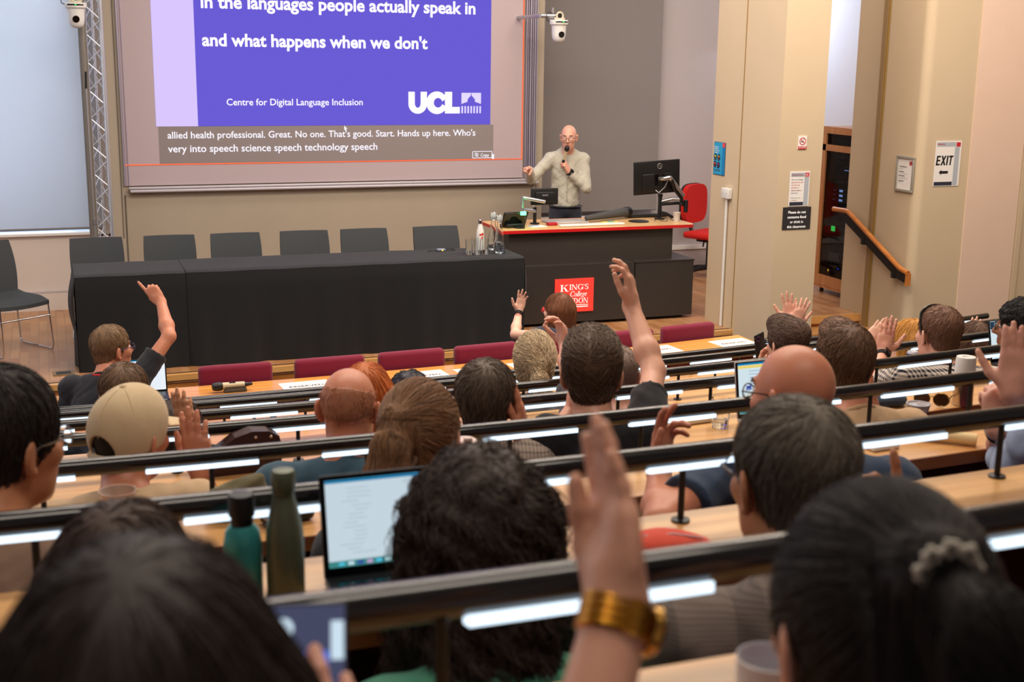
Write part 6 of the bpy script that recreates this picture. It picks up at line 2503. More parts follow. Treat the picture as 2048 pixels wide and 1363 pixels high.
p_phone = person('man with wavy dark brown hair and glasses holding up a black phone', (3.364, 5.300, 1.101), 0.025, 0.141, -0.105, female=False, build=1.0, lean=0.1, arms={'L': dict(el=(3.332, 5.400, 0.854), wr=(3.383, 5.520, 0.899), d=(-0.042, 0.172, 0.984), n=(0.566, -0.825, 0.000), sh=(3.181, 5.230, 0.949), curl=(.5,.55,.6,.7), thumb=.35, thumb_in=.5)}, skin='fair', specs=True, shirt=('dark_jumper', rgb(48, 46, 52)), sleeve='long', seed=16, hair=('quiff', 'wavy_brown', rgb(84, 64, 52), dict(t=0.014, n=3600, step=0.010, jit=0.4), 0.006, 0.0011))
p_hidden = person('person hidden behind the wavy-haired man, only two raised hands showing', (4.018, 6.250, 0.832), -0.198, 0.096, 0.160, female=False, build=1.0, lean=0.1, arms={'R': dict(el=(4.024, 6.352, 0.827), wr=(4.157, 6.536, 0.932), d=(0.009, 0.082, 0.997), n=(0.342, 0.940, 0.000), sh=(4.180, 6.139, 0.680), curl=(.04,.04,.04,.06), splay=.19, thumb=.8), 'L': dict(el=(4.050, 6.310, 0.804), wr=(4.174, 6.494, 0.915), d=(0.341, -0.024, 0.940), n=(0.341, 0.935, 0.100), sh=(3.838, 6.172, 0.680), curl=(.15,.12,.15,.2), splay=.14)}, skin='pink', shirt=('plain_grey', rgb(100, 98, 100)), seed=17, face=False, hair=('short', 'plain_brown', rgb(80, 62, 48), dict(t=0.008, n=800)))
p_beige = person('man with short brown hair in a beige T-shirt', (2.412, 3.450, 1.497), 0.440, 0.088, 0.293, female=False, build=1.05, lean=0.1, arms={'R': dict(el=(2.642, 3.520, 1.168), wr=(2.647, 3.600, 1.278), d=(-0.041, 0.120, 0.992), n=(-0.854, 0.520, 0.000), sh=(2.601, 3.328, 1.300), curl=(.1,.1,.15,.2), splay=.03)}, skin='ruddy', shirt=('sand_tee', rgb(200, 166, 128)), seed=18, h=0.005, hair=('short', 'chestnut', rgb(98, 72, 52), dict(t=0.015, n=4200, top=0.008, step=0.007, jit=0.3)))
p_behind = person('person with wavy brown hair just behind the man in the beige T-shirt', (3.038, 4.380, 1.287), 0.232, 0.149, 0.249, female=False, build=1.0, lean=0.1, skin='fair', shirt=('dusk_shirt', rgb(70, 66, 74)), seed=19, hair=('quiff', 'wavy_chestnut', rgb(104, 76, 58), dict(t=0.012, n=2600, step=0.009, jit=0.4)))
p_glasses = person('completely bald man in dark-rimmed glasses and a dark blue shirt', (1.600, 2.480, 1.716), 0.641, 0.172, -0.349, female=False, build=1.12, lean=0.1, arms={'L': dict(el=(1.162, 2.266, 1.529), wr=(1.268, 2.492, 1.555), d=(0.109, 0.066, 0.992), n=(0.520, -0.854, 0.000), sh=(1.392, 2.420, 1.564), curl=((.15,.2,.2),(.2,.3,.2),(.6,.7,.4),(.7,.8,.4)), splay=.12, thumb=.3)}, skin='ruddy', pitch=-0.10, specs=mat('black_frame', rgb(14, 13, 14), 0.25), shirt=('denim_navy', rgb(48, 66, 92)), collar='shirt', seed=20, h=0.005)
p_grey = person('man with short greying hair in a brown striped shirt, finger raised beside his head', (1.013, 1.560, 1.866), 0.848, 0.220, 0.035, female=False, build=1.0, lean=0.1, arms={'R': dict(el=(1.276, 1.580, 1.640), wr=(1.271, 1.660, 1.700), d=(0.081, 0.076, 0.994), n=(-0.901, 0.434, 0.000), sh=(1.160, 1.430, 1.714), curl=((.1,.1,.1),(1.1,.7,.4),(1.3,1.0,.5),(1.3,1.1,.6)), thumb=.5, thumb_in=.5)}, skin='tan', pitch=-0.05, specs=True, shirt=('brown_stripe', rgb(126, 112, 104), ('stripe', rgb(92, 82, 78), 8, 160, 0.35)), collar='shirt', seed=21, h=0.0045, hair=('short', 'pepper', rgb(98, 90, 80), dict(t=0.007, n=5200, step=0.006, nape=-0.105), 0.005, 0.0007))
p_curly = person('woman with long dark curly hair in a green top, facing the laptop', (0.541, 1.620, 1.805), 0.848, 0.105, 0.105, female=True, build=0.86, lean=0.2, skin='olive', shirt=('emerald_top', rgb(70, 140, 112)), seed=22, h=0.005, hair=('curlylong', 'dark_curl', rgb(54, 42, 36), dict(t=0.016, top=0.008, len=0.26, drop=0.50, n=6500, seg=12, step=0.012, curl=0.95, curlf=1.25, jit=0.4, free=0.35), 0.006, 0.0010))
p_frontleft = person('person with smooth dark hair filling the near left corner, phone in hand', (0.039, 0.800, 2.042), 1.058, 0.244, 0.244, female=True, build=1.0, lean=0.5, arms={'R': dict(el=(0.120, 0.720, 1.802), wr=(0.185, 0.840, 1.901), d=(-0.189, 0.304, 0.934), n=(0.104, 0.990, 0.097), sh=(0.129, 0.556, 1.890), curl=(.25,.2,.25,.3), splay=.03, thumb=.4)}, skin='pink', shirt=('black_knit', rgb(26, 24, 26)), sleeve='long', seed=23, h=0.0045, hair=('long', 'very_dark', rgb(40, 30, 26), dict(t=0.018, len=0.22, vol=0.056, n=6500, seg=12, step=0.016, drop=0.4, jit=0.06), 0.0055, 0.0006))
p_clip = person('woman with a black ponytail and pale flower clip, arm with gold watch raised', (0.625, 0.820, 2.010), 1.058, 0.035, 0.157, female=True, build=1.0, lean=0.5, arms={'L': dict(el=(0.298, 0.720, 1.911), wr=(0.386, 0.820, 2.070), d=(0.153, 0.479, 0.864), n=(-0.997, -0.073, 0.000), sh=(0.471, 0.610, 1.858), curl=(.10,.08,.10,.15), splay=.0, thumb=-.08, sc=0.88)}, skin='fair', shirt=('white_blouse', rgb(190, 190, 205)), seed=24, h=0.0045, hair=('tail', 'black_gloss', rgb(30, 26, 25), dict(t=0.014, top=0.004, tie=(-0.010, -0.098, 0.098), tail=[(0.018, -0.040, -0.03, 0.032), (0.034, -0.055, -0.11, 0.040), (0.045, -0.05, -0.22, 0.038), (0.05, -0.03, -0.38, 0.014)], n=6500, seg=11, step=0.014, drop=0.36, jit=0.06), 0.005, 0.0006))
p_leftdark = person('woman with centre-parted brown hair and dusky top, beyond the near left head', (0.064, 1.660, 1.774), 0.848, 0.269, 0.449, female=True, build=1.0, lean=0.42, skin='olive', shirt=('dusky_brown', rgb(140, 104, 92)), sleeve='long', seed=25, hair=('long', 'cocoa', rgb(62, 46, 38), dict(t=0.014, len=0.16, vol=0.05, n=4200, seg=10, step=0.014, drop=0.3, part=0.0, jit=0.08), 0.0055, 0.0008))
p_check = person('man in a black and white checked shirt with sunglasses pushed up on his head', (3.541, 4.400, 1.332), 0.232, 0.110, 0.035, female=False, build=1.15, lean=0.1, arms={'L': dict(el=(3.372, 4.590, 1.093), wr=(3.535, 4.762, 1.170), d=(0.129, 0.006, 0.992), n=(0.434, 0.901, 0.000), sh=(3.332, 4.328, 1.180), curl=(.06,.05,.06,.1), splay=.05, thumb=.75)}, skin='pink', shirt=('gingham', rgb(226, 214, 200), ('check', rgb(24, 28, 52), 52, 52, 0.5)), collar='shirt', seed=26, h=0.005, hair=('short', 'buzz_brown', rgb(110, 78, 60), dict(t=0.004, n=2400, step=0.004, nape=-0.10)))
p_straw = person('woman with straight strawberry-blonde hair and glasses, hand raised', (4.152, 5.380, 1.044), 0.025, 0.000, -0.489, female=True, build=1.0, lean=0.1, arms={'L': dict(el=(4.023, 5.536, 0.946), wr=(4.146, 5.728, 0.978), d=(0.564, -0.205, 0.800), n=(0.517, 0.850, -0.098), sh=(4.005, 5.285, 0.892), curl=(.08,.06,.08,.1), splay=.05)}, skin='pale', specs=mat('blue_frame', rgb(30, 40, 80), 0.3), shirt=('white_top', rgb(200, 196, 196)), seed=27, hair=('bob', 'strawberry', rgb(196, 132, 62), dict(len=0.08, n=3000, step=0.012, jit=0.05), 0.006, 0.0011))
p_right = person('person with smooth brown hair right of the checked shirt, fingers raised', (4.625, 5.450, 0.992), 0.025, 0.026, 0.044, female=True, build=0.9, lean=0.1, arms={'L': dict(el=(4.637, 5.552, 0.934), wr=(4.805, 5.708, 0.923), d=(0.139, -0.051, 0.989), n=(0.434, 0.901, 0.000), sh=(4.492, 5.358, 0.840), curl=(.06,.05,.06,.1), splay=.09)}, skin='pale', shirt=('mauve_top', rgb(110, 90, 96)), seed=28, hair=('bob', 'smooth_brown', rgb(88, 62, 46), dict(len=0.06, n=2600, step=0.011, jit=0.05), 0.006, 0.0011))
p_profile = person('dark-haired man with glasses in profile at the right edge, short beard', (4.067, 4.500, 1.310), 0.232, -0.175, -0.768, female=False, build=1.0, lean=0.1, skin='brown', specs=True, shirt=('indigo_shirt', rgb(50, 52, 80)), seed=29, hair=('curly', 'coal', rgb(28, 25, 25), dict(t=0.016, n=3000, curl=0.8, curlf=1.3), 0.006, 0.0011))
p_edge = person('person in pale blue at the right edge, one palm and one fist raised', (2.405, 2.500, 1.647), 0.641, 0.070, 0.087, female=False, build=1.0, lean=0.1, arms={'R': dict(el=(2.390, 2.568, 1.523), wr=(2.223, 2.468, 1.678), d=(0.055, 0.065, 0.996), n=(0.478, 0.878, 0.000), sh=(2.224, 2.350, 1.586), curl=(.05,.05,.06,.1), splay=.03, thumb=.75), 'L': dict(el=(2.382, 2.648, 1.456), wr=(2.220, 2.500, 1.574), d=(0.037, 0.244, 0.969), n=(0.246, 0.964, -0.099), sh=(2.227, 2.417, 1.495), curl=((1.2,1.3,.7),(1.2,1.3,.7),(1.2,1.3,.7),(1.2,1.3,.7)), thumb=.1)}, skin='pink', shirt=('powder_blue', rgb(150, 164, 192)), sleeve='short', seed=30, face=False, hair=('short', 'edge_brown', rgb(74, 56, 44), dict(t=0.010, n=1200)))
# ================================================================== things held, worn and lying about
M_page = emis('page_white', rgb(236, 242, 250), 0.95)
M_pageblue = emis('page_pale_blue', rgb(196, 212, 222), 0.95)


def flat_text(name, s, m, parent, cx, cy, w, bold=0.0, z=0.0012):
    o = text(name, s, m, parent, -w / 2, 0, x1=w / 2, y=0, bold=bold)
    o.location = (cx, cy, z)
    o.rotation_euler = (-PI / 2, 0, 0)
    return o


rl = ['leftmost reserved sheet on the front desk, right of the wireless microphone',
      'reserved sheet on the front desk partly behind the orange-red hair',
      'reserved sheet on the front desk beyond the dark curly pinned-up hair',
      'reserved sheet on the front desk behind the short dark-haired head',
      'reserved sheet on the front desk just left of the blonde ponytail woman',
      'reserved sheet on the front desk under the long raised arm',
      'rightmost reserved sheet on the front desk, near its end by the pillar']
for i, (x, y) in enumerate(((1.36, 7.25), (1.705, 7.265), (2.09, 7.285), (2.45, 7.285), (2.82, 7.335), (3.77, 7.50), (4.37, 7.545))):
    t = thing('reserved_sheet', rl[i], 'paper', (x, y, 0.5605), math.atan(0.0406 * x - 0.018) + (0.03, -0.02, 0.02, 0.0, 0.03, -0.02, -0.03)[i], 'reserved sheets on the front desk')
    mb = MB()
    mb.box((0, 0, 0.0004), (0.290, 0.205, 0.0008))
    mb.build('sheet', M_paper, t)
    flat_text('sheet_lettering', 'RESERVED', M_ink, t, 0.0, -0.02, 0.205, 0.02)

t = thing('wireless_microphone', 'beige and black wireless microphone lying in a clear holder on the front desk', 'microphone', (0.93, 7.245, 0.561), 0.02)
mb = MB()
mb.tube([(-0.115, 0, 0.035), (-0.11, 0, 0.035), (-0.085, 0, 0.035), (-0.062, 0, 0.035), (-0.055, 0, 0.035)], [0.012, 0.022, 0.026, 0.025, 0.020], 20)
mb.build('grille', M_black, t)
mb = MB()
mb.tube([(-0.055, 0, 0.035), (0.07, 0, 0.036)], [0.021, 0.018], 20)
mb.box((0.0, -0.005, 0.053), (0.035, 0.012, 0.006), 1)
mb.build('handle', [mat('champagne_plastic', rgb(206, 190, 156), 0.35), M_black], t)
mb = MB()
mb.tube([(0.07, 0, 0.036), (0.085, 0, 0.036), (0.115, 0, 0.037)], [0.015, 0.012, 0.008], 14)
mb.build('antenna', M_black, t)
mb = MB()
mb.box((0.015, 0, 0.009), (0.13, 0.055, 0.018), bev=0.005)
mb.box((0.015, -0.022, 0.022), (0.12, 0.006, 0.02))
mb.build('holder', mat('smoky_plastic', rgb(70, 70, 66), 0.2), t)


def laptop(label, loc, rz, w, d, h, tilt, page, m_case, name='laptop'):
    """open laptop; origin at the middle of the hinge, keyboard towards -Y"""
    t = thing(name, label, 'laptop', loc, rz)
    mb = MB()
    mb.box((0, -d / 2, 0.008), (w, d, 0.012), bev=0.003)
    b = mb.build('base', m_case, t)
    mb = MB()
    for r in range(5):
        for k in range(13):
            mb.box((-w * 0.42 + k * w * 0.07, -0.035 - r * 0.018, 0.0148), (w * 0.06, 0.014, 0.0014))
    mb.build('keys', M_blackgloss, b)
    mb = MB()
    mb.box((0, -d * 0.80, 0.0143), (w * 0.34, d * 0.28, 0.001))
    mb.build('touchpad', mat('touchpad_grey', rgb(90, 90, 94), 0.4), b)
    M = Matrix.Translation((0, 0.0, 0.012)) @ Matrix.Rotation(-tilt, 4, 'X')
    mb = MB()
    mb.box((0, 0, h / 2), (w, 0.006, h), bev=0.002, M=M)
    s = mb.build('screen_lid', m_case, t)
    mb = MB()
    mb.box((0, -0.0035, h / 2), (w * 0.985, 0.001, h * 0.975), M=M)
    mb.build('bezel', M_blackgloss, s)
    mb = MB()
    page(mb, w, h, M)
    return t, s, mb


def page_doc(mb, w, h, M):
    a, b = w * 0.47, h
    mb.box((0, -0.0045, h * 0.53), (w * 0.94, 0.001, h * 0.84), 0, M)
    mb.box((0, -0.0052, h * 0.935), (w * 0.94, 0.001, h * 0.030), 1, M)
    mb.box((0, -0.0052, h * 0.13), (w * 0.94, 0.001, h * 0.06), 2, M)
    rnd = random.Random(5)
    for i in range(16):
        mb.box((-w * 0.30 + rnd.uniform(-0.01, 0.01), -0.0053, h * (0.86 - i * 0.042)), (w * rnd.uniform(0.06, 0.14), 0.0008, h * 0.006), 3, M)
    z = 0.86
    for n in (1, 2, 1, 3, 2, 2, 2, 3, 2):
        for q in range(n):
            ww = w * (0.36 if n > 1 else rnd.uniform(0.08, 0.2))
            mb.box((w * 0.02 + ww / 2, -0.0053, h * z), (ww, 0.0008, h * 0.011), 4, M)
            z -= 0.019
        z -= 0.030
    for i in range(16):
        mb.box((-w * 0.40 + i * w * 0.053, -0.0056, h * 0.13), (w * 0.034, 0.0008, h * 0.035), 5 + i % 4, M)


SCR = [M_pageblue, emis('toolbar_blue', rgb(20, 130, 180), 0.8), emis('dock_teal', rgb(70, 150, 150), 0.7), emis('faint_grey_text', rgb(168, 182, 194), 0.9), emis('grey_text', rgb(128, 142, 156), 0.9),
       emis('icon_cyan', rgb(80, 190, 220), 0.9), emis('icon_pale', rgb(190, 220, 230), 0.9), emis('icon_indigo', rgb(60, 80, 160), 0.9), emis('icon_rose', rgb(190, 160, 200), 0.9)]
M_lapdark = mat('dark_laptop_case', rgb(48, 50, 54), 0.35, 0.5)
t, s, mb = laptop('open laptop showing a document, on the second desk beside the curly-haired woman', (0.507, 1.845, 1.669), 0.0, 0.28, 0.145, 0.160, math.radians(12), page_doc, M_lapdark)
mb.build('screen_page', SCR, s)


def page_white(mb, w, h, M):
    mb.box((0, -0.0045, h * 0.51), (w * 0.95, 0.001, h * 0.92), 0, M)
    mb.box((0, -0.0052, h * 0.955), (w * 0.95, 0.001, h * 0.03), 1, M)
    mb.box((w * 0.36, -0.0053, h * 0.86), (w * 0.12, 0.0008, h * 0.03), 2, M)
    for i in range(14):
        mb.box((w * 0.05, -0.0053, h * (0.80 - i * 0.05)), (w * 0.7, 0.0008, h * 0.008), 3, M)


t, s, mb = laptop('open laptop with a white page on the front desk, beside the pointing man', (0.418, 7.325, 0.561), -0.03, 0.315, 0.20, 0.19, math.radians(20), page_white, M_lapdark)
mb.build('screen_page', [M_page, SCR[1], SCR[7], emis('pale_rule', rgb(216, 224, 236), 0.95)], s)


def page_yellow(mb, w, h, M):
    mb.box((0, -0.0045, h * 0.52), (w * 0.93, 0.001, h * 0.88), 0, M)
    mb.box((0, -0.0052, h * 0.95), (w * 0.93, 0.001, h * 0.035), 1, M)
    mb.box((0, -0.0052, h * 0.90), (w * 0.93, 0.001, h * 0.05), 2, M)
    mb.box((-w * 0.24, -0.0053, h * 0.52), (w * 0.32, 0.0008, h * 0.05), 3, M)
    mb.box((0.0, -0.0053, h * 0.48), (w * 0.8, 0.0008, h * 0.025), 4, M)
    for i in range(5):
        mb.box((-w * 0.02, -0.0053, h * (0.82 - i * 0.055)), (w * 0.6, 0.0008, h * 0.007), 4, M)
    mb.box((0, -0.0052, h * 0.13), (w * 0.93, 0.001, h * 0.09), 5, M)


t, s, mb = laptop('silver laptop with a yellow-topped page on the fourth desk, left of the bald head', (2.315, 3.70, desk_z(3) + 0.001), 0.07, 0.30, 0.19, 0.195, math.radians(10), page_yellow, mat('silver_laptop', None))
mb.build('screen_page', [emis('page_cool', rgb(208, 226, 232), 0.95), SCR[1], emis('banner_yellow', rgb(240, 214, 110), 0.9), SCR[7], emis('violet_text', rgb(110, 120, 190), 0.9), SCR[2]], s)


def page_mixed(mb, w, h, M):
    mb.box((0, -0.0045, h * 0.53), (w * 0.95, 0.001, h * 0.90), 0, M)
    mb.box((0, -0.0052, h * 0.88), (w * 0.95, 0.001, h * 0.18), 1, M)
    for i in range(9):
        mb.box((-w * 0.2, -0.0053, h * (0.70 - i * 0.055)), (w * 0.30, 0.0008, h * 0.01), 2, M)
    for i in range(8):
        mb.box((-w * 0.38 + i * w * 0.1, -0.0054, h * 0.90), (w * 0.05, 0.0008, h * 0.03), 3, M)


t, s, mb = laptop('dark laptop on the fifth desk behind the raised palm at the right edge', (4.36, 4.84, desk_z(4) + 0.001), 0.10, 0.32, 0.20, 0.20, math.radians(12), page_mixed, M_lapdark)
mb.build('screen_page', [emis('page_cool', None, 1), emis('dark_header', rgb(40, 58, 78), 0.9), emis('grey_text', None, 1), SCR[5]], s)

# bottles and cups on the desks
t = thing('steel_bottle', 'tall sage-green steel bottle left of the open laptop, second desk', 'bottle', (0.300, 1.800, 1.669))
mb = MB()
mb.lathe([(0, 0), (0.026, 0), (0.0285, 0.004), (0.0285, 0.10), (0.027, 0.122), (0.020, 0.155), (0.0165, 0.168), (0.016, 0.176), (0, 0.176)], 32)
mb.build('bottle_body', mat('sage_steel', rgb(98, 106, 88), 0.38, 0.25), t)
mb = MB()
mb.lathe([(0.0163, 0.176), (0.0175, 0.178), (0.0185, 0.190), (0.0185, 0.204), (0.016, 0.211), (0.010, 0.2125), (0, 0.2125)], 28)
mb.build('cap', _mats['sage_steel'], t)
t = thing('steel_bottle', 'shorter turquoise bottle with a black lid, left of the sage-green one', 'bottle', (0.240, 1.815, 1.669))
mb = MB()
mb.lathe([(0, 0), (0.026, 0), (0.0285, 0.004), (0.0285, 0.098), (0.025, 0.118), (0.018, 0.128), (0, 0.128)], 32)
mb.build('bottle_body', mat('turquoise_steel', rgb(60, 148, 148), 0.3, 0.3), t)
mb = MB()
mb.lathe([(0.0165, 0.127), (0.0165, 0.140), (0.0195, 0.143), (0.020, 0.170), (0.018, 0.175), (0, 0.176)], 28)
mb.build('lid', M_black, t)

t = thing('steel_flask', 'brushed steel flask with a white lid on the fourth desk, before the checked shirt', 'flask', (3.070, 3.652, desk_z(3) + 0.001))
mb = MB()
mb.lathe([(0, 0), (0.034, 0), (0.036, 0.003), (0.036, 0.108), (0, 0.108)], 32)
mb.build('flask_body', mat('brushed_steel', rgb(186, 172, 160), 0.28, 0.95), t)
mb = MB()
mb.lathe([(0.0365, 0.108), (0.037, 0.112), (0.035, 0.170), (0.033, 0.178), (0.014, 0.178), (0.012, 0.174), (0, 0.174)], 32)
mb.build('lid', M_whiteplastic, t)

t = thing('mug', 'translucent white mug near the bottom edge on the nearest desk', 'mug', (0.597, 0.935, 1.879))
mb = MB()
mb.lathe([(0, 0), (0.026, 0), (0.029, 0.004), (0.0305, 0.062), (0.031, 0.066), (0.0295, 0.066), (0.028, 0.006), (0, 0.006)], 36)
mb.build('mug_body', mat('milky_plastic', rgb(226, 228, 236), 0.3, trans=0.25), t)
mb = MB()
mb.tube([(0.029, 0.008, 0.052), (0.044, 0.012, 0.048), (0.047, 0.013, 0.032), (0.040, 0.011, 0.016), (0.028, 0.008, 0.014)], 0.0035, 8)
mb.build('handle', _mats['milky_plastic'], t)

t = thing('iced_cup', 'clear plastic iced drink cup with dark print on the third desk', 'cup', (0.10, 2.70, desk_z(2) + 0.001))
mb = MB()
mb.lathe([(0, 0), (0.028, 0), (0.038, 0.105), (0.0395, 0.107), (0.037, 0.107), (0.0265, 0.004), (0, 0.004)], 32)
mb.build('cup_body', mat('cup_plastic', rgb(236, 214, 200), 0.15, trans=0.6), t)
mb = MB()
for i, (z, w) in enumerate(((0.088, 0.030), (0.078, 0.022), (0.068, 0.028), (0.059, 0.02))):
    mb.box((0.012, -0.0375 + (0.1 - z) * 0.09, z), (w, 0.001, 0.006))
mb.build('cup_print', M_ink, t)
mb = MB()
mb.lathe([(0, 0.006), (0.027, 0.006), (0.0345, 0.075), (0, 0.075)], 24)
mb.build('drink', mat('milky_coffee', rgb(190, 150, 126), 0.2), t)

t = thing('travel_cup', 'pale pink travel cup right of the brown ponytail, third desk', 'cup', (0.872, 2.70, desk_z(2) + 0.001))
mb = MB()
mb.lathe([(0, 0), (0.026, 0), (0.034, 0.10), (0.036, 0.102), (0.036, 0.112), (0, 0.112)], 30)
mb.build('cup_body', mat('pale_pink_plastic', rgb(226, 204, 196), 0.4), t)
mb = MB()
mb.lathe([(0.037, 0.110), (0.037, 0.120), (0.030, 0.124), (0.028, 0.146), (0.022, 0.150), (0, 0.150)], 30)
mb.box((0.0, -0.02, 0.154), (0.02, 0.014, 0.01), bev=0.003)
mb.build('lid', _mats['pale_pink_plastic'], t)

water_glass('water glass on the fourth desk beside the silver laptop', 2.085, 3.66, desk_z(3) + 0.001, h=0.10, r=0.033, water=0.02)
t = thing('notebook', 'open notebook with a black pen beside the silver laptop on the fourth desk', 'notebook', (2.00, 3.745, desk_z(3) + 0.001), 0.1)
mb = MB()
mb.box((0, 0, 0.008), (0.17, 0.07, 0.014), bev=0.003)
mb.build('pages', mat('ivory_pages', rgb(226, 212, 186), 0.8), t)
mb = MB()
mb.cyl((-0.06, -0.02, 0.020), (0.07, 0.0, 0.020), 0.005, 10)
mb.build('pen', M_black, t)

t = thing('sunglasses', 'brown-lensed sunglasses lying on the fourth desk beside a clear lid', 'sunglasses', (2.945, 3.665, desk_z(3) + 0.001), -0.7)
mb = MB()
for s in (-1, 1):
    mb.tube([(s * 0.033 + 0.027 * math.cos(a), 0, 0.027 + 0.024 * math.sin(a)) for a in [2 * PI * i / 20 for i in range(20)]], 0.0022, 6, closed=True)
    mb.tube([(s * 0.062, 0, 0.035), (s * 0.066, 0.06, 0.03), (s * 0.060, 0.13, 0.006)], 0.0022, 6)
mb.tube([(-0.008, 0, 0.034), (0, 0, 0.038), (0.008, 0, 0.034)], 0.0022, 6)
mb.build('frame', mat('gold_frame', rgb(150, 120, 70), 0.25, 0.9), t)
mb = MB()
for s in (-1, 1):
    mb.face([(s * 0.033 + 0.027 * math.cos(a), 0.027 + 0.024 * math.sin(a)) for a in [2 * PI * i / 20 for i in range(20)]], -0.0006, 0.0006)
mb.build('lens', mat('brown_lens', rgb(72, 48, 30), 0.06), t)
t = thing('folded_cap', 'dark blue cloth cap lying on the fourth desk behind the beige shoulder', 'cap', (2.80, 3.735, desk_z(3) + 0.001))
Fd = Field((-0.11, -0.09, 0.0), (0.11, 0.09, 0.10), 0.006)
Fd.ell((0, 0, 0.02), (0.085, 0.06, 0.028), k=0.02)
Fd.ell((0.02, 0.01, 0.045), (0.045, 0.035, 0.040), k=0.03)
Fd.ell((-0.05, -0.01, 0.02), (0.05, 0.045, 0.018), k=0.02)
Fd.ripple(0.004, 60, 0.9)
Fd.cut_plane((0, 0, 0.001), (0, 0, -1))
Vd, Qd = Fd.mesh()
np_mesh('cap_cloth', Vd, Qd, fabric('navy_cap', rgb(40, 52, 70)), t)
t = thing('cup_lid', 'clear round plastic tub lid on the fourth desk near the sunglasses', 'lid', (2.853, 3.618, desk_z(3) + 0.001))
mb = MB()
mb.lathe([(0.034, 0.0), (0.040, 0.026), (0.043, 0.028), (0.043, 0.031), (0.039, 0.031), (0.036, 0.026), (0, 0.026)], 32)
mb.build('lid_body', mat('clear_lid', rgb(205, 200, 205), 0.15, trans=0.5), t)

t = thing('paper_roll', 'cream paper roll lying on the third desk by the raised finger', 'roll', (2.245, 2.755, desk_z(2) + 0.001), math.radians(-42))
mb = MB()
mb.tube([(-0.10, 0, 0.017), (0.10, 0, 0.017)], 0.017, 22)
mb.build('roll_body', mat('cream_card', rgb(226, 204, 150), 0.6), t)
mb = MB()
mb.tube([(0.1002, 0, 0.017), (0.1006, 0, 0.017)], 0.0135, 20)
mb.build('roll_end', mat('roll_end_card', rgb(206, 180, 122), 0.7), t)

t = thing('pouch', 'coral red soft pouch on the second desk behind the watch wrist', 'pouch', (0.945, 1.80, 1.669), -0.35)
Fd = Field((-0.09, -0.06, 0.0), (0.09, 0.06, 0.05), 0.004)
Fd.ell((0, 0, 0.014), (0.070, 0.038, 0.022), k=0.02)
Fd.ell((-0.02, 0, 0.014), (0.045, 0.042, 0.020), k=0.02)
Fd.cut_plane((0, 0, 0.0008), (0, 0, -1))
Vd, Qd = Fd.mesh()
np_mesh('pouch_body', Vd, Qd, fabric('coral', rgb(226, 86, 66)), t)
mb = MB()
mb.tube([(-0.05, -0.012, 0.0335), (0, -0.012, 0.0385), (0.05, -0.012, 0.032)], 0.0016, 6)
mb.build('zip', M_alu, t)

t = thing('leather_bag', 'dark brown leather bag with pale rivets on the fourth desk, left of the teal polo', 'bag', (0.50, 3.68, desk_z(3) + 0.001), 0.05)
mb = MB()
prof = [(-0.14, 0.0), (0.10, 0.0), (0.11, 0.06), (0.10, 0.105), (0.07, 0.122), (0.02, 0.126), (-0.03, 0.112), (-0.09, 0.070), (-0.15, 0.05)]
mb.face(prof, -0.03, 0.03)
mb.build('bag_body', mat('oxblood_leather', rgb(52, 26, 24), 0.35, bump=0.1, bscale=120), t)
mb = MB()
for x, z in ((0.03, 0.108), (0.075, 0.106), (0.03, 0.080), (0.075, 0.08)):
    mb.sphere((x, -0.031, z), 0.005, 0, 10)
mb.build('rivet', mat('pale_rivet', rgb(220, 200, 180), 0.3, 0.7), t)
mb = MB()
mb.tube([(0.10, -0.03, 0.09), (0.115, -0.04, 0.06), (0.09, -0.045, 0.04)], 0.004, 8)
mb.build('strap', _mats['oxblood_leather'], t)

t = thing('scarf', 'crumpled olive scarf on the third desk behind the tall bottle', 'scarf', (0.36, 2.76, desk_z(2) + 0.001))
Fd = Field((-0.10, -0.08, 0.0), (0.10, 0.08, 0.11), 0.005)
Fd.ell((-0.02, 0, 0.03), (0.055, 0.045, 0.045), k=0.02)
Fd.ell((0.03, 0.01, 0.05), (0.035, 0.035, 0.045), k=0.02)
Fd.ripple(0.006, 90, 0.3)
Fd.cut_plane((0, 0, 0.001), (0, 0, -1))
Vd, Qd = Fd.mesh()
np_mesh('scarf_cloth', Vd, Qd, fabric('olive', rgb(104, 96, 66)), t)
t = thing('spectacle_case', 'black spectacle case lying on the third desk right of the olive scarf', 'case', (0.455, 2.69, desk_z(2) + 0.001), 0.2)
mb = MB()
mb.box((0, 0, 0.02), (0.12, 0.05, 0.04), bev=0.015)
mb.build('case_shell', M_black, t)
mb = MB()
mb.box((0, 0, 0.022), (0.121, 0.051, 0.002))
mb.build('case_seam', M_alu, t)
t = thing('tissue_packet', 'small white tissue packet on the third desk by the paper roll', 'tissue', (2.06, 2.75, desk_z(2) + 0.001), 0.1)
mb = MB()
mb.box((0, 0, 0.006), (0.09, 0.045, 0.012), bev=0.004)
mb.build('packet', M_whiteplastic, t)
t = thing('drink_can', 'small blue and white can on the fifth desk left of the checked shirt', 'can', (3.72, 4.79, desk_z(4) + 0.001))
mb = MB()
mb.lathe([(0, 0), (0.024, 0), (0.027, 0.006), (0.027, 0.10), (0.023, 0.108), (0, 0.106)], 26)
mb.build('can_body', mat('can_white', rgb(210, 214, 226), 0.3, 0.4), t)
mb = MB()
mb.lathe([(0.0274, 0.05), (0.0274, 0.098)], 26, smooth=True)
mb.build('blue_band', mat('can_blue', rgb(56, 76, 140), 0.3, 0.3), t)
t = thing('photo_camera', 'black camera with a stubby lens on the sixth desk between two brown heads', 'camera', (3.72, 5.56, desk_z(5) + 0.001))
mb = MB()
mb.box((0, 0, 0.05), (0.12, 0.06, 0.09), bev=0.012)
mb.box((0, 0, 0.105), (0.05, 0.05, 0.03), bev=0.008)
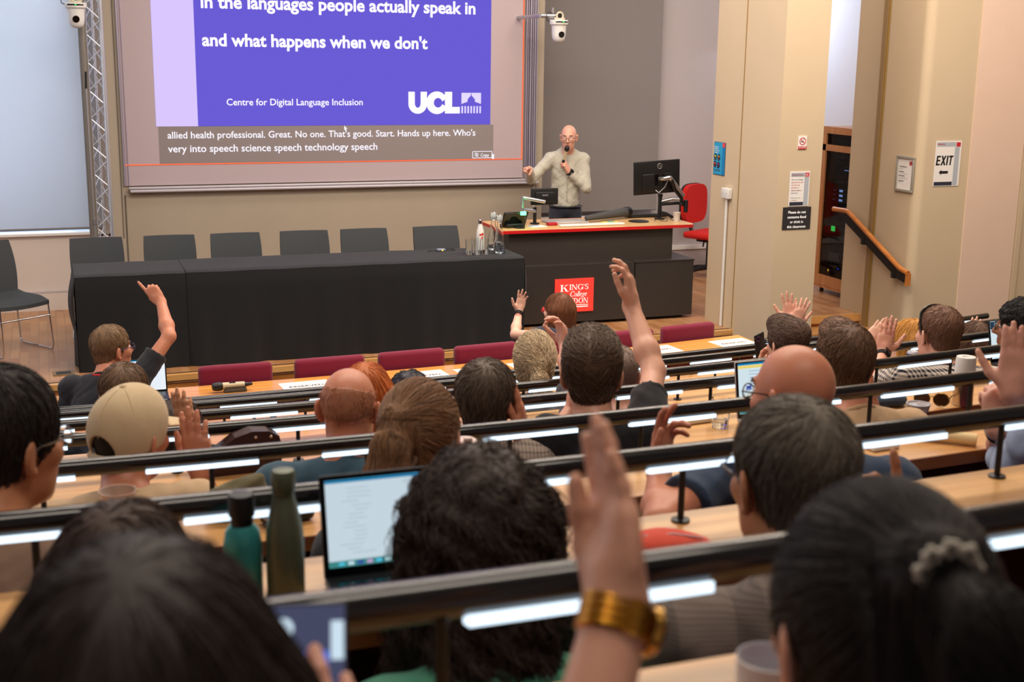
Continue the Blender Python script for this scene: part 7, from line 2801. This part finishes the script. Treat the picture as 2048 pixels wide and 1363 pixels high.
mb.build('camera_body', M_black, t)
mb = MB()
mb.cyl((0, -0.03, 0.05), (0, -0.10, 0.05), 0.036, 24)
mb.build('lens_barrel', M_black, t)
mb = MB()
mb.cyl((-0.035, 0, 0.095), (-0.035, 0, 0.108), 0.014, 14)
mb.build('dial', M_alu, t)

# phones and the speaker's microphone: held things
t = thing('mobile_phone', 'phone with a lit blue screen in the hand at the near left', 'phone', (0.168, 0.930, 2.020), -0.25)
M = Matrix.Rotation(math.radians(-20), 4, 'X')
mb = MB()
mb.box((0, 0, 0), (0.068, 0.008, 0.075), bev=0.003, M=M)
mb.build('phone_case', M_black, t)
mb = MB()
mb.box((0, -0.0045, 0.0), (0.064, 0.0008, 0.070), 0, M)
mb.box((-0.006, -0.0052, -0.006), (0.050, 0.0006, 0.012), 1, M)
mb.box((0.026, -0.0052, 0.008), (0.010, 0.0006, 0.030), 2, M)
mb.box((0.004, -0.0052, -0.024), (0.018, 0.0006, 0.012), 1, M)
mb.face([(-0.016 + 0.008 * math.cos(a), 0.018 + 0.008 * math.sin(a)) for a in [2 * PI * i / 20 for i in range(20)]], -0.0056, -0.0050, 2, M)
mb.build('phone_screen', [emis('phone_slate', rgb(70, 74, 100), 0.9), emis('phone_blue', rgb(84, 120, 220), 1.0), emis('phone_white', rgb(200, 220, 235), 1.0)], t)
t = thing('mobile_phone', 'black phone held upright by the wavy-haired man with glasses', 'phone', (3.400, 5.60, 1.02), 0.35)
M = Matrix.Rotation(math.radians(-12), 4, 'Y')
mb = MB()
mb.box((0, 0, 0), (0.072, 0.010, 0.155), bev=0.004, M=M)
mb.build('phone_case', M_black, t)
mb = MB()
mb.box((0, 0.0058, 0), (0.066, 0.0008, 0.148), 0, M)
mb.build('phone_screen', M_blackgloss, t)
mb = MB()
mb.tube([tuple(M @ Vector((-0.016 + 0.012 * math.cos(a), -0.006, 0.055 + 0.012 * math.sin(a)))) for a in [2 * PI * i / 16 for i in range(16)]], 0.003, 6, closed=True)
mb.build('camera_ring', mat('violet_ring', rgb(90, 60, 110), 0.15, 0.5), t)

# ---------------------------------------------------------------- worn things
def cap_hat(p):
    H, R = p['H'], p['R']

    def P(x, y, z):
        return H + R @ np.array([x, y, z])
    F = Field(H - 0.20, H + 0.20, 0.0034)
    F.ell(P(0, -0.010, 0.030), (0.090, 0.111, 0.112), R, 0.01)
    F.ell(P(0, 0.03, 0.06), (0.076, 0.077, 0.077), R, 0.03)
    F.ell(P(0, -0.010, 0.016), (0.0800, 0.1010, 0.100), R, 0.003, 'cut')
    F.cut_plane(P(0, 0, -0.016), -R[:, 2] - 0.06 * R[:, 1])
    F.ell(P(0, -0.118, 0.000), (0.037, 0.06, 0.046), R, 0.003, 'cut')
    for i in range(8):
        u0, u1 = -1 + i * 0.25, -0.75 + i * 0.25
        F.cap(P(0.050 * u0, -0.1125 + 0.018 * u0 * u0, -0.016), P(0.050 * u1, -0.1125 + 0.018 * u1 * u1, -0.016), 0.0085, k=0.004)
    V, Q = F.mesh()
    m = fabric('cream_cap', rgb(214, 190, 152))
    c = np_mesh('cap', V, Q, m, p['t'])
    F = Field(H - 0.24, H + 0.24, 0.0036)
    F.ell(P(0, 0.115, 0.012), (0.078, 0.088, 0.010), R @ rot(0, -0.22, 0), 0.005)
    F.ell(P(0, 0.02, 0.02), (0.082, 0.092, 0.09), R, 0.004, 'cut')
    V, Q = F.mesh()
    np_mesh('cap_peak', V, Q, m, c)
    mb = MB()
    mb.sphere(tuple(P(0, -0.008, 0.1435)), (0.009, 0.009, 0.006), 0, 12)
    mb.build('cap_button', m, c)
    mb = MB()
    for k in range(6):
        a = PI / 6 + k * PI / 3
        pts = []
        for i in range(9):
            e = PI / 2 * (0.12 + 0.84 * i / 8)
            pts.append(tuple(P(0.0875 * math.sin(e) * math.cos(a), -0.010 + 0.1085 * math.sin(e) * math.sin(a), 0.034 + 0.1085 * math.cos(e))))
        mb.tube(pts, 0.0012, 5)
    mb.build('cap_seam', mat('cap_stitch', rgb(186, 160, 122), 0.9), c)


cap_hat(p_cap)


def sunglasses_on_head(p):
    H, R = p['H'], p['R']

    def P(x, y, z):
        return tuple(H + R @ np.array([x, y, z]))
    mb = MB()
    for s in (-1, 1):
        mb.tube([P(s * 0.074, 0.030, 0.078), P(s * 0.083, 0.012, 0.045), P(s * 0.086, -0.006, 0.012), P(s * 0.083, -0.030, -0.030)], [0.006, 0.0045, 0.004, 0.003], 8)
    mb.tube([P(0.074 * math.sin(a), 0.030 + 0.012 * math.cos(a), 0.078 + 0.044 * math.cos(a)) for a in [-PI / 2 + PI * i / 16 for i in range(17)]], 0.006, 8)
    g = mb.build('sunglasses_frame', M_frame, p['t'])
    mb = MB()
    for s in (-1, 1):
        pts = [P(s * (0.014 + 0.054 * u), 0.052 - 0.010 * u, 0.120 - 0.030 * u * u - dv) for u, dv in ((0, 0), (0.33, -0.004), (0.66, -0.002), (1, 0.004), (1, 0.026), (0.6, 0.03), (0.2, 0.026))]
        mb.add(pts, [tuple(range(7))])
    mb.build('sunglasses_lens', mat('black_lens', rgb(16, 16, 20), 0.06), g)


sunglasses_on_head(p_check)
M_strap = mat('black_strap', rgb(22, 22, 24), 0.5)
wrist_watch(p_navy, 'L', M_strap, M_blackgloss)
wrist_watch(p_check, 'L', M_strap, M_blackgloss)
wrist_watch(p_clip, 'L', mat('gold_strap', rgb(186, 130, 44), 0.28, 0.9), mat('gold_case', rgb(206, 160, 80), 0.2, 1.0), square=False, up=0.006, w=0.0290)
wrist_watch(p_edge, 'L', mat('steel_strap', rgb(180, 178, 176), 0.25, 1.0), _mats['steel_strap'], square=False, up=0.02)
wrist_watch(p_speaker, 'L', M_strap, M_blackgloss, up=0.015, w=0.038)
wrist_watch(p_dark, 'R', M_strap, M_black, square=False, up=0.0, w=0.030)


def hair_clip(p):
    H, R = p['H'], p['R']
    rnd = random.Random(4)
    mb = MB()
    c0 = H + R @ np.array([-0.012, -0.112, 0.112])
    for i in range(8):
        a = 2 * PI * i / 8
        c = c0 + R @ np.array([0.020 * math.cos(a), -0.004, 0.016 * math.sin(a)])
        for k in range(5):
            b = 2 * PI * k / 5 + i
            q = c + R @ np.array([0.0052 * math.cos(b), -0.002, 0.0052 * math.sin(b)])
            mb.sphere(tuple(q), 0.0036, 0, 8)
        mb.sphere(tuple(c + R @ np.array([0, -0.004, 0])), 0.0028, 1, 8)
    mb.build('hair_clip', [mat('pale_petal', rgb(196, 190, 176), 0.5), mat('dark_bead', rgb(60, 54, 48), 0.4)], p['t'])


hair_clip(p_clip)


def ring_round(p, off_r, z, name, m, r=0.004, tilt=0.0):
    mb = MB()
    c = p['nb'] + np.array([0, 0.012, z])
    mb.tube([tuple(c + np.array([off_r * math.cos(a), off_r * math.sin(a) * 0.9, 0.02 * math.sin(a) * -1])) for a in [2 * PI * i / 28 for i in range(28)]], r, 8, closed=True)
    mb.build(name, m, p['t'])


ring_round(p_point, 0.068, 0.020, 'lanyard', mat('lanyard_red', rgb(214, 40, 30), 0.6), 0.006)
# hair ties
for p, tie, m in ((p_pony, (-0.012, -0.128, -0.020), fabric('brown_tie', rgb(96, 66, 44))),):
    mb = MB()
    c = p['H'] + p['R'] @ np.array(tie)
    mb.tube([tuple(c + p['R'] @ np.array([0.024 * math.cos(a), 0.0, 0.0]) + p['R'] @ np.array([0, 0.022 * math.sin(a), 0.012 * math.sin(a)])) for a in [2 * PI * i / 20 for i in range(20)]], 0.005, 8, closed=True)
    mb.build('hair_tie', m, p['t'])
# belt and shirt buttons of the speaker
sp = p_speaker
mb = MB()
pc = np.array([0, sp['nb'][1] - 0.032, 0.975])
mb.tube([tuple(pc + np.array([0.158 * math.cos(a), 0.122 * math.sin(a), 0.0])) for a in [2 * PI * i / 32 for i in range(32)]], 0.016, 8, closed=True, flat=0.5)
mb.build('belt', mat('black_leather', rgb(26, 24, 26), 0.4), sp['t'])
top = [o for o in sp['t'].children if o.name.startswith('top')][0]
mb = MB()
strip_pts = []
for i in range(30):
    z = sp['nb'][2] - 0.05 - 0.0155 * i
    if z < 1.01:
        break
    hit, pos, nor, _ = top.ray_cast(Vector((0.006, 0.6, z)), Vector((0, -1, 0)))
    if hit:
        strip_pts.append(tuple(pos + Vector((0, 0.001, 0))))
mb.tube(strip_pts, 0.013, 8, flat=0.18)
pk = mb.build('placket', fabric('sage_grey', None), sp['t'])
mb = MB()
for p_ in strip_pts[2::5]:
    mb.sphere((p_[0], p_[1] + 0.004, p_[2]), 0.0055, 0, 10)
mb.build('buttons', mat('pearl_button', rgb(216, 212, 204), 0.3), pk)
# microphone in the speaker's left hand
a = sp['A']['L']
Mw = sp['t'].matrix_basis
mw = np.array(a['wr']) + unit(a['d']) * 0.085 + unit(a['n']) * 0.035
mouth = sp['H'] + sp['R'] @ np.array([0.0, 0.135, -0.080])
wpos = Mw @ Vector(tuple(mw))
mpos = Mw @ Vector(tuple(mouth))
dirn = (wpos - mpos).normalized()
t = thing('hand_microphone', 'black and champagne hand microphone held at the speaker mouth', 'microphone', tuple(mpos))
mb = MB()
mb.tube([tuple(dirn * u) for u in (-0.018, -0.010, 0.010, 0.028, 0.034)], [0.010, 0.022, 0.0255, 0.023, 0.019], 18)
mb.build('grille', M_black, t)
mb = MB()
mb.tube([tuple(dirn * 0.034), tuple(dirn * 0.135)], [0.018, 0.015], 16)
mb.build('handle', _mats['champagne_plastic'], t)
mb = MB()
mb.tube([tuple(dirn * 0.135), tuple(dirn * 0.19)], [0.0155, 0.012], 14)
mb.build('antenna', M_black, t)
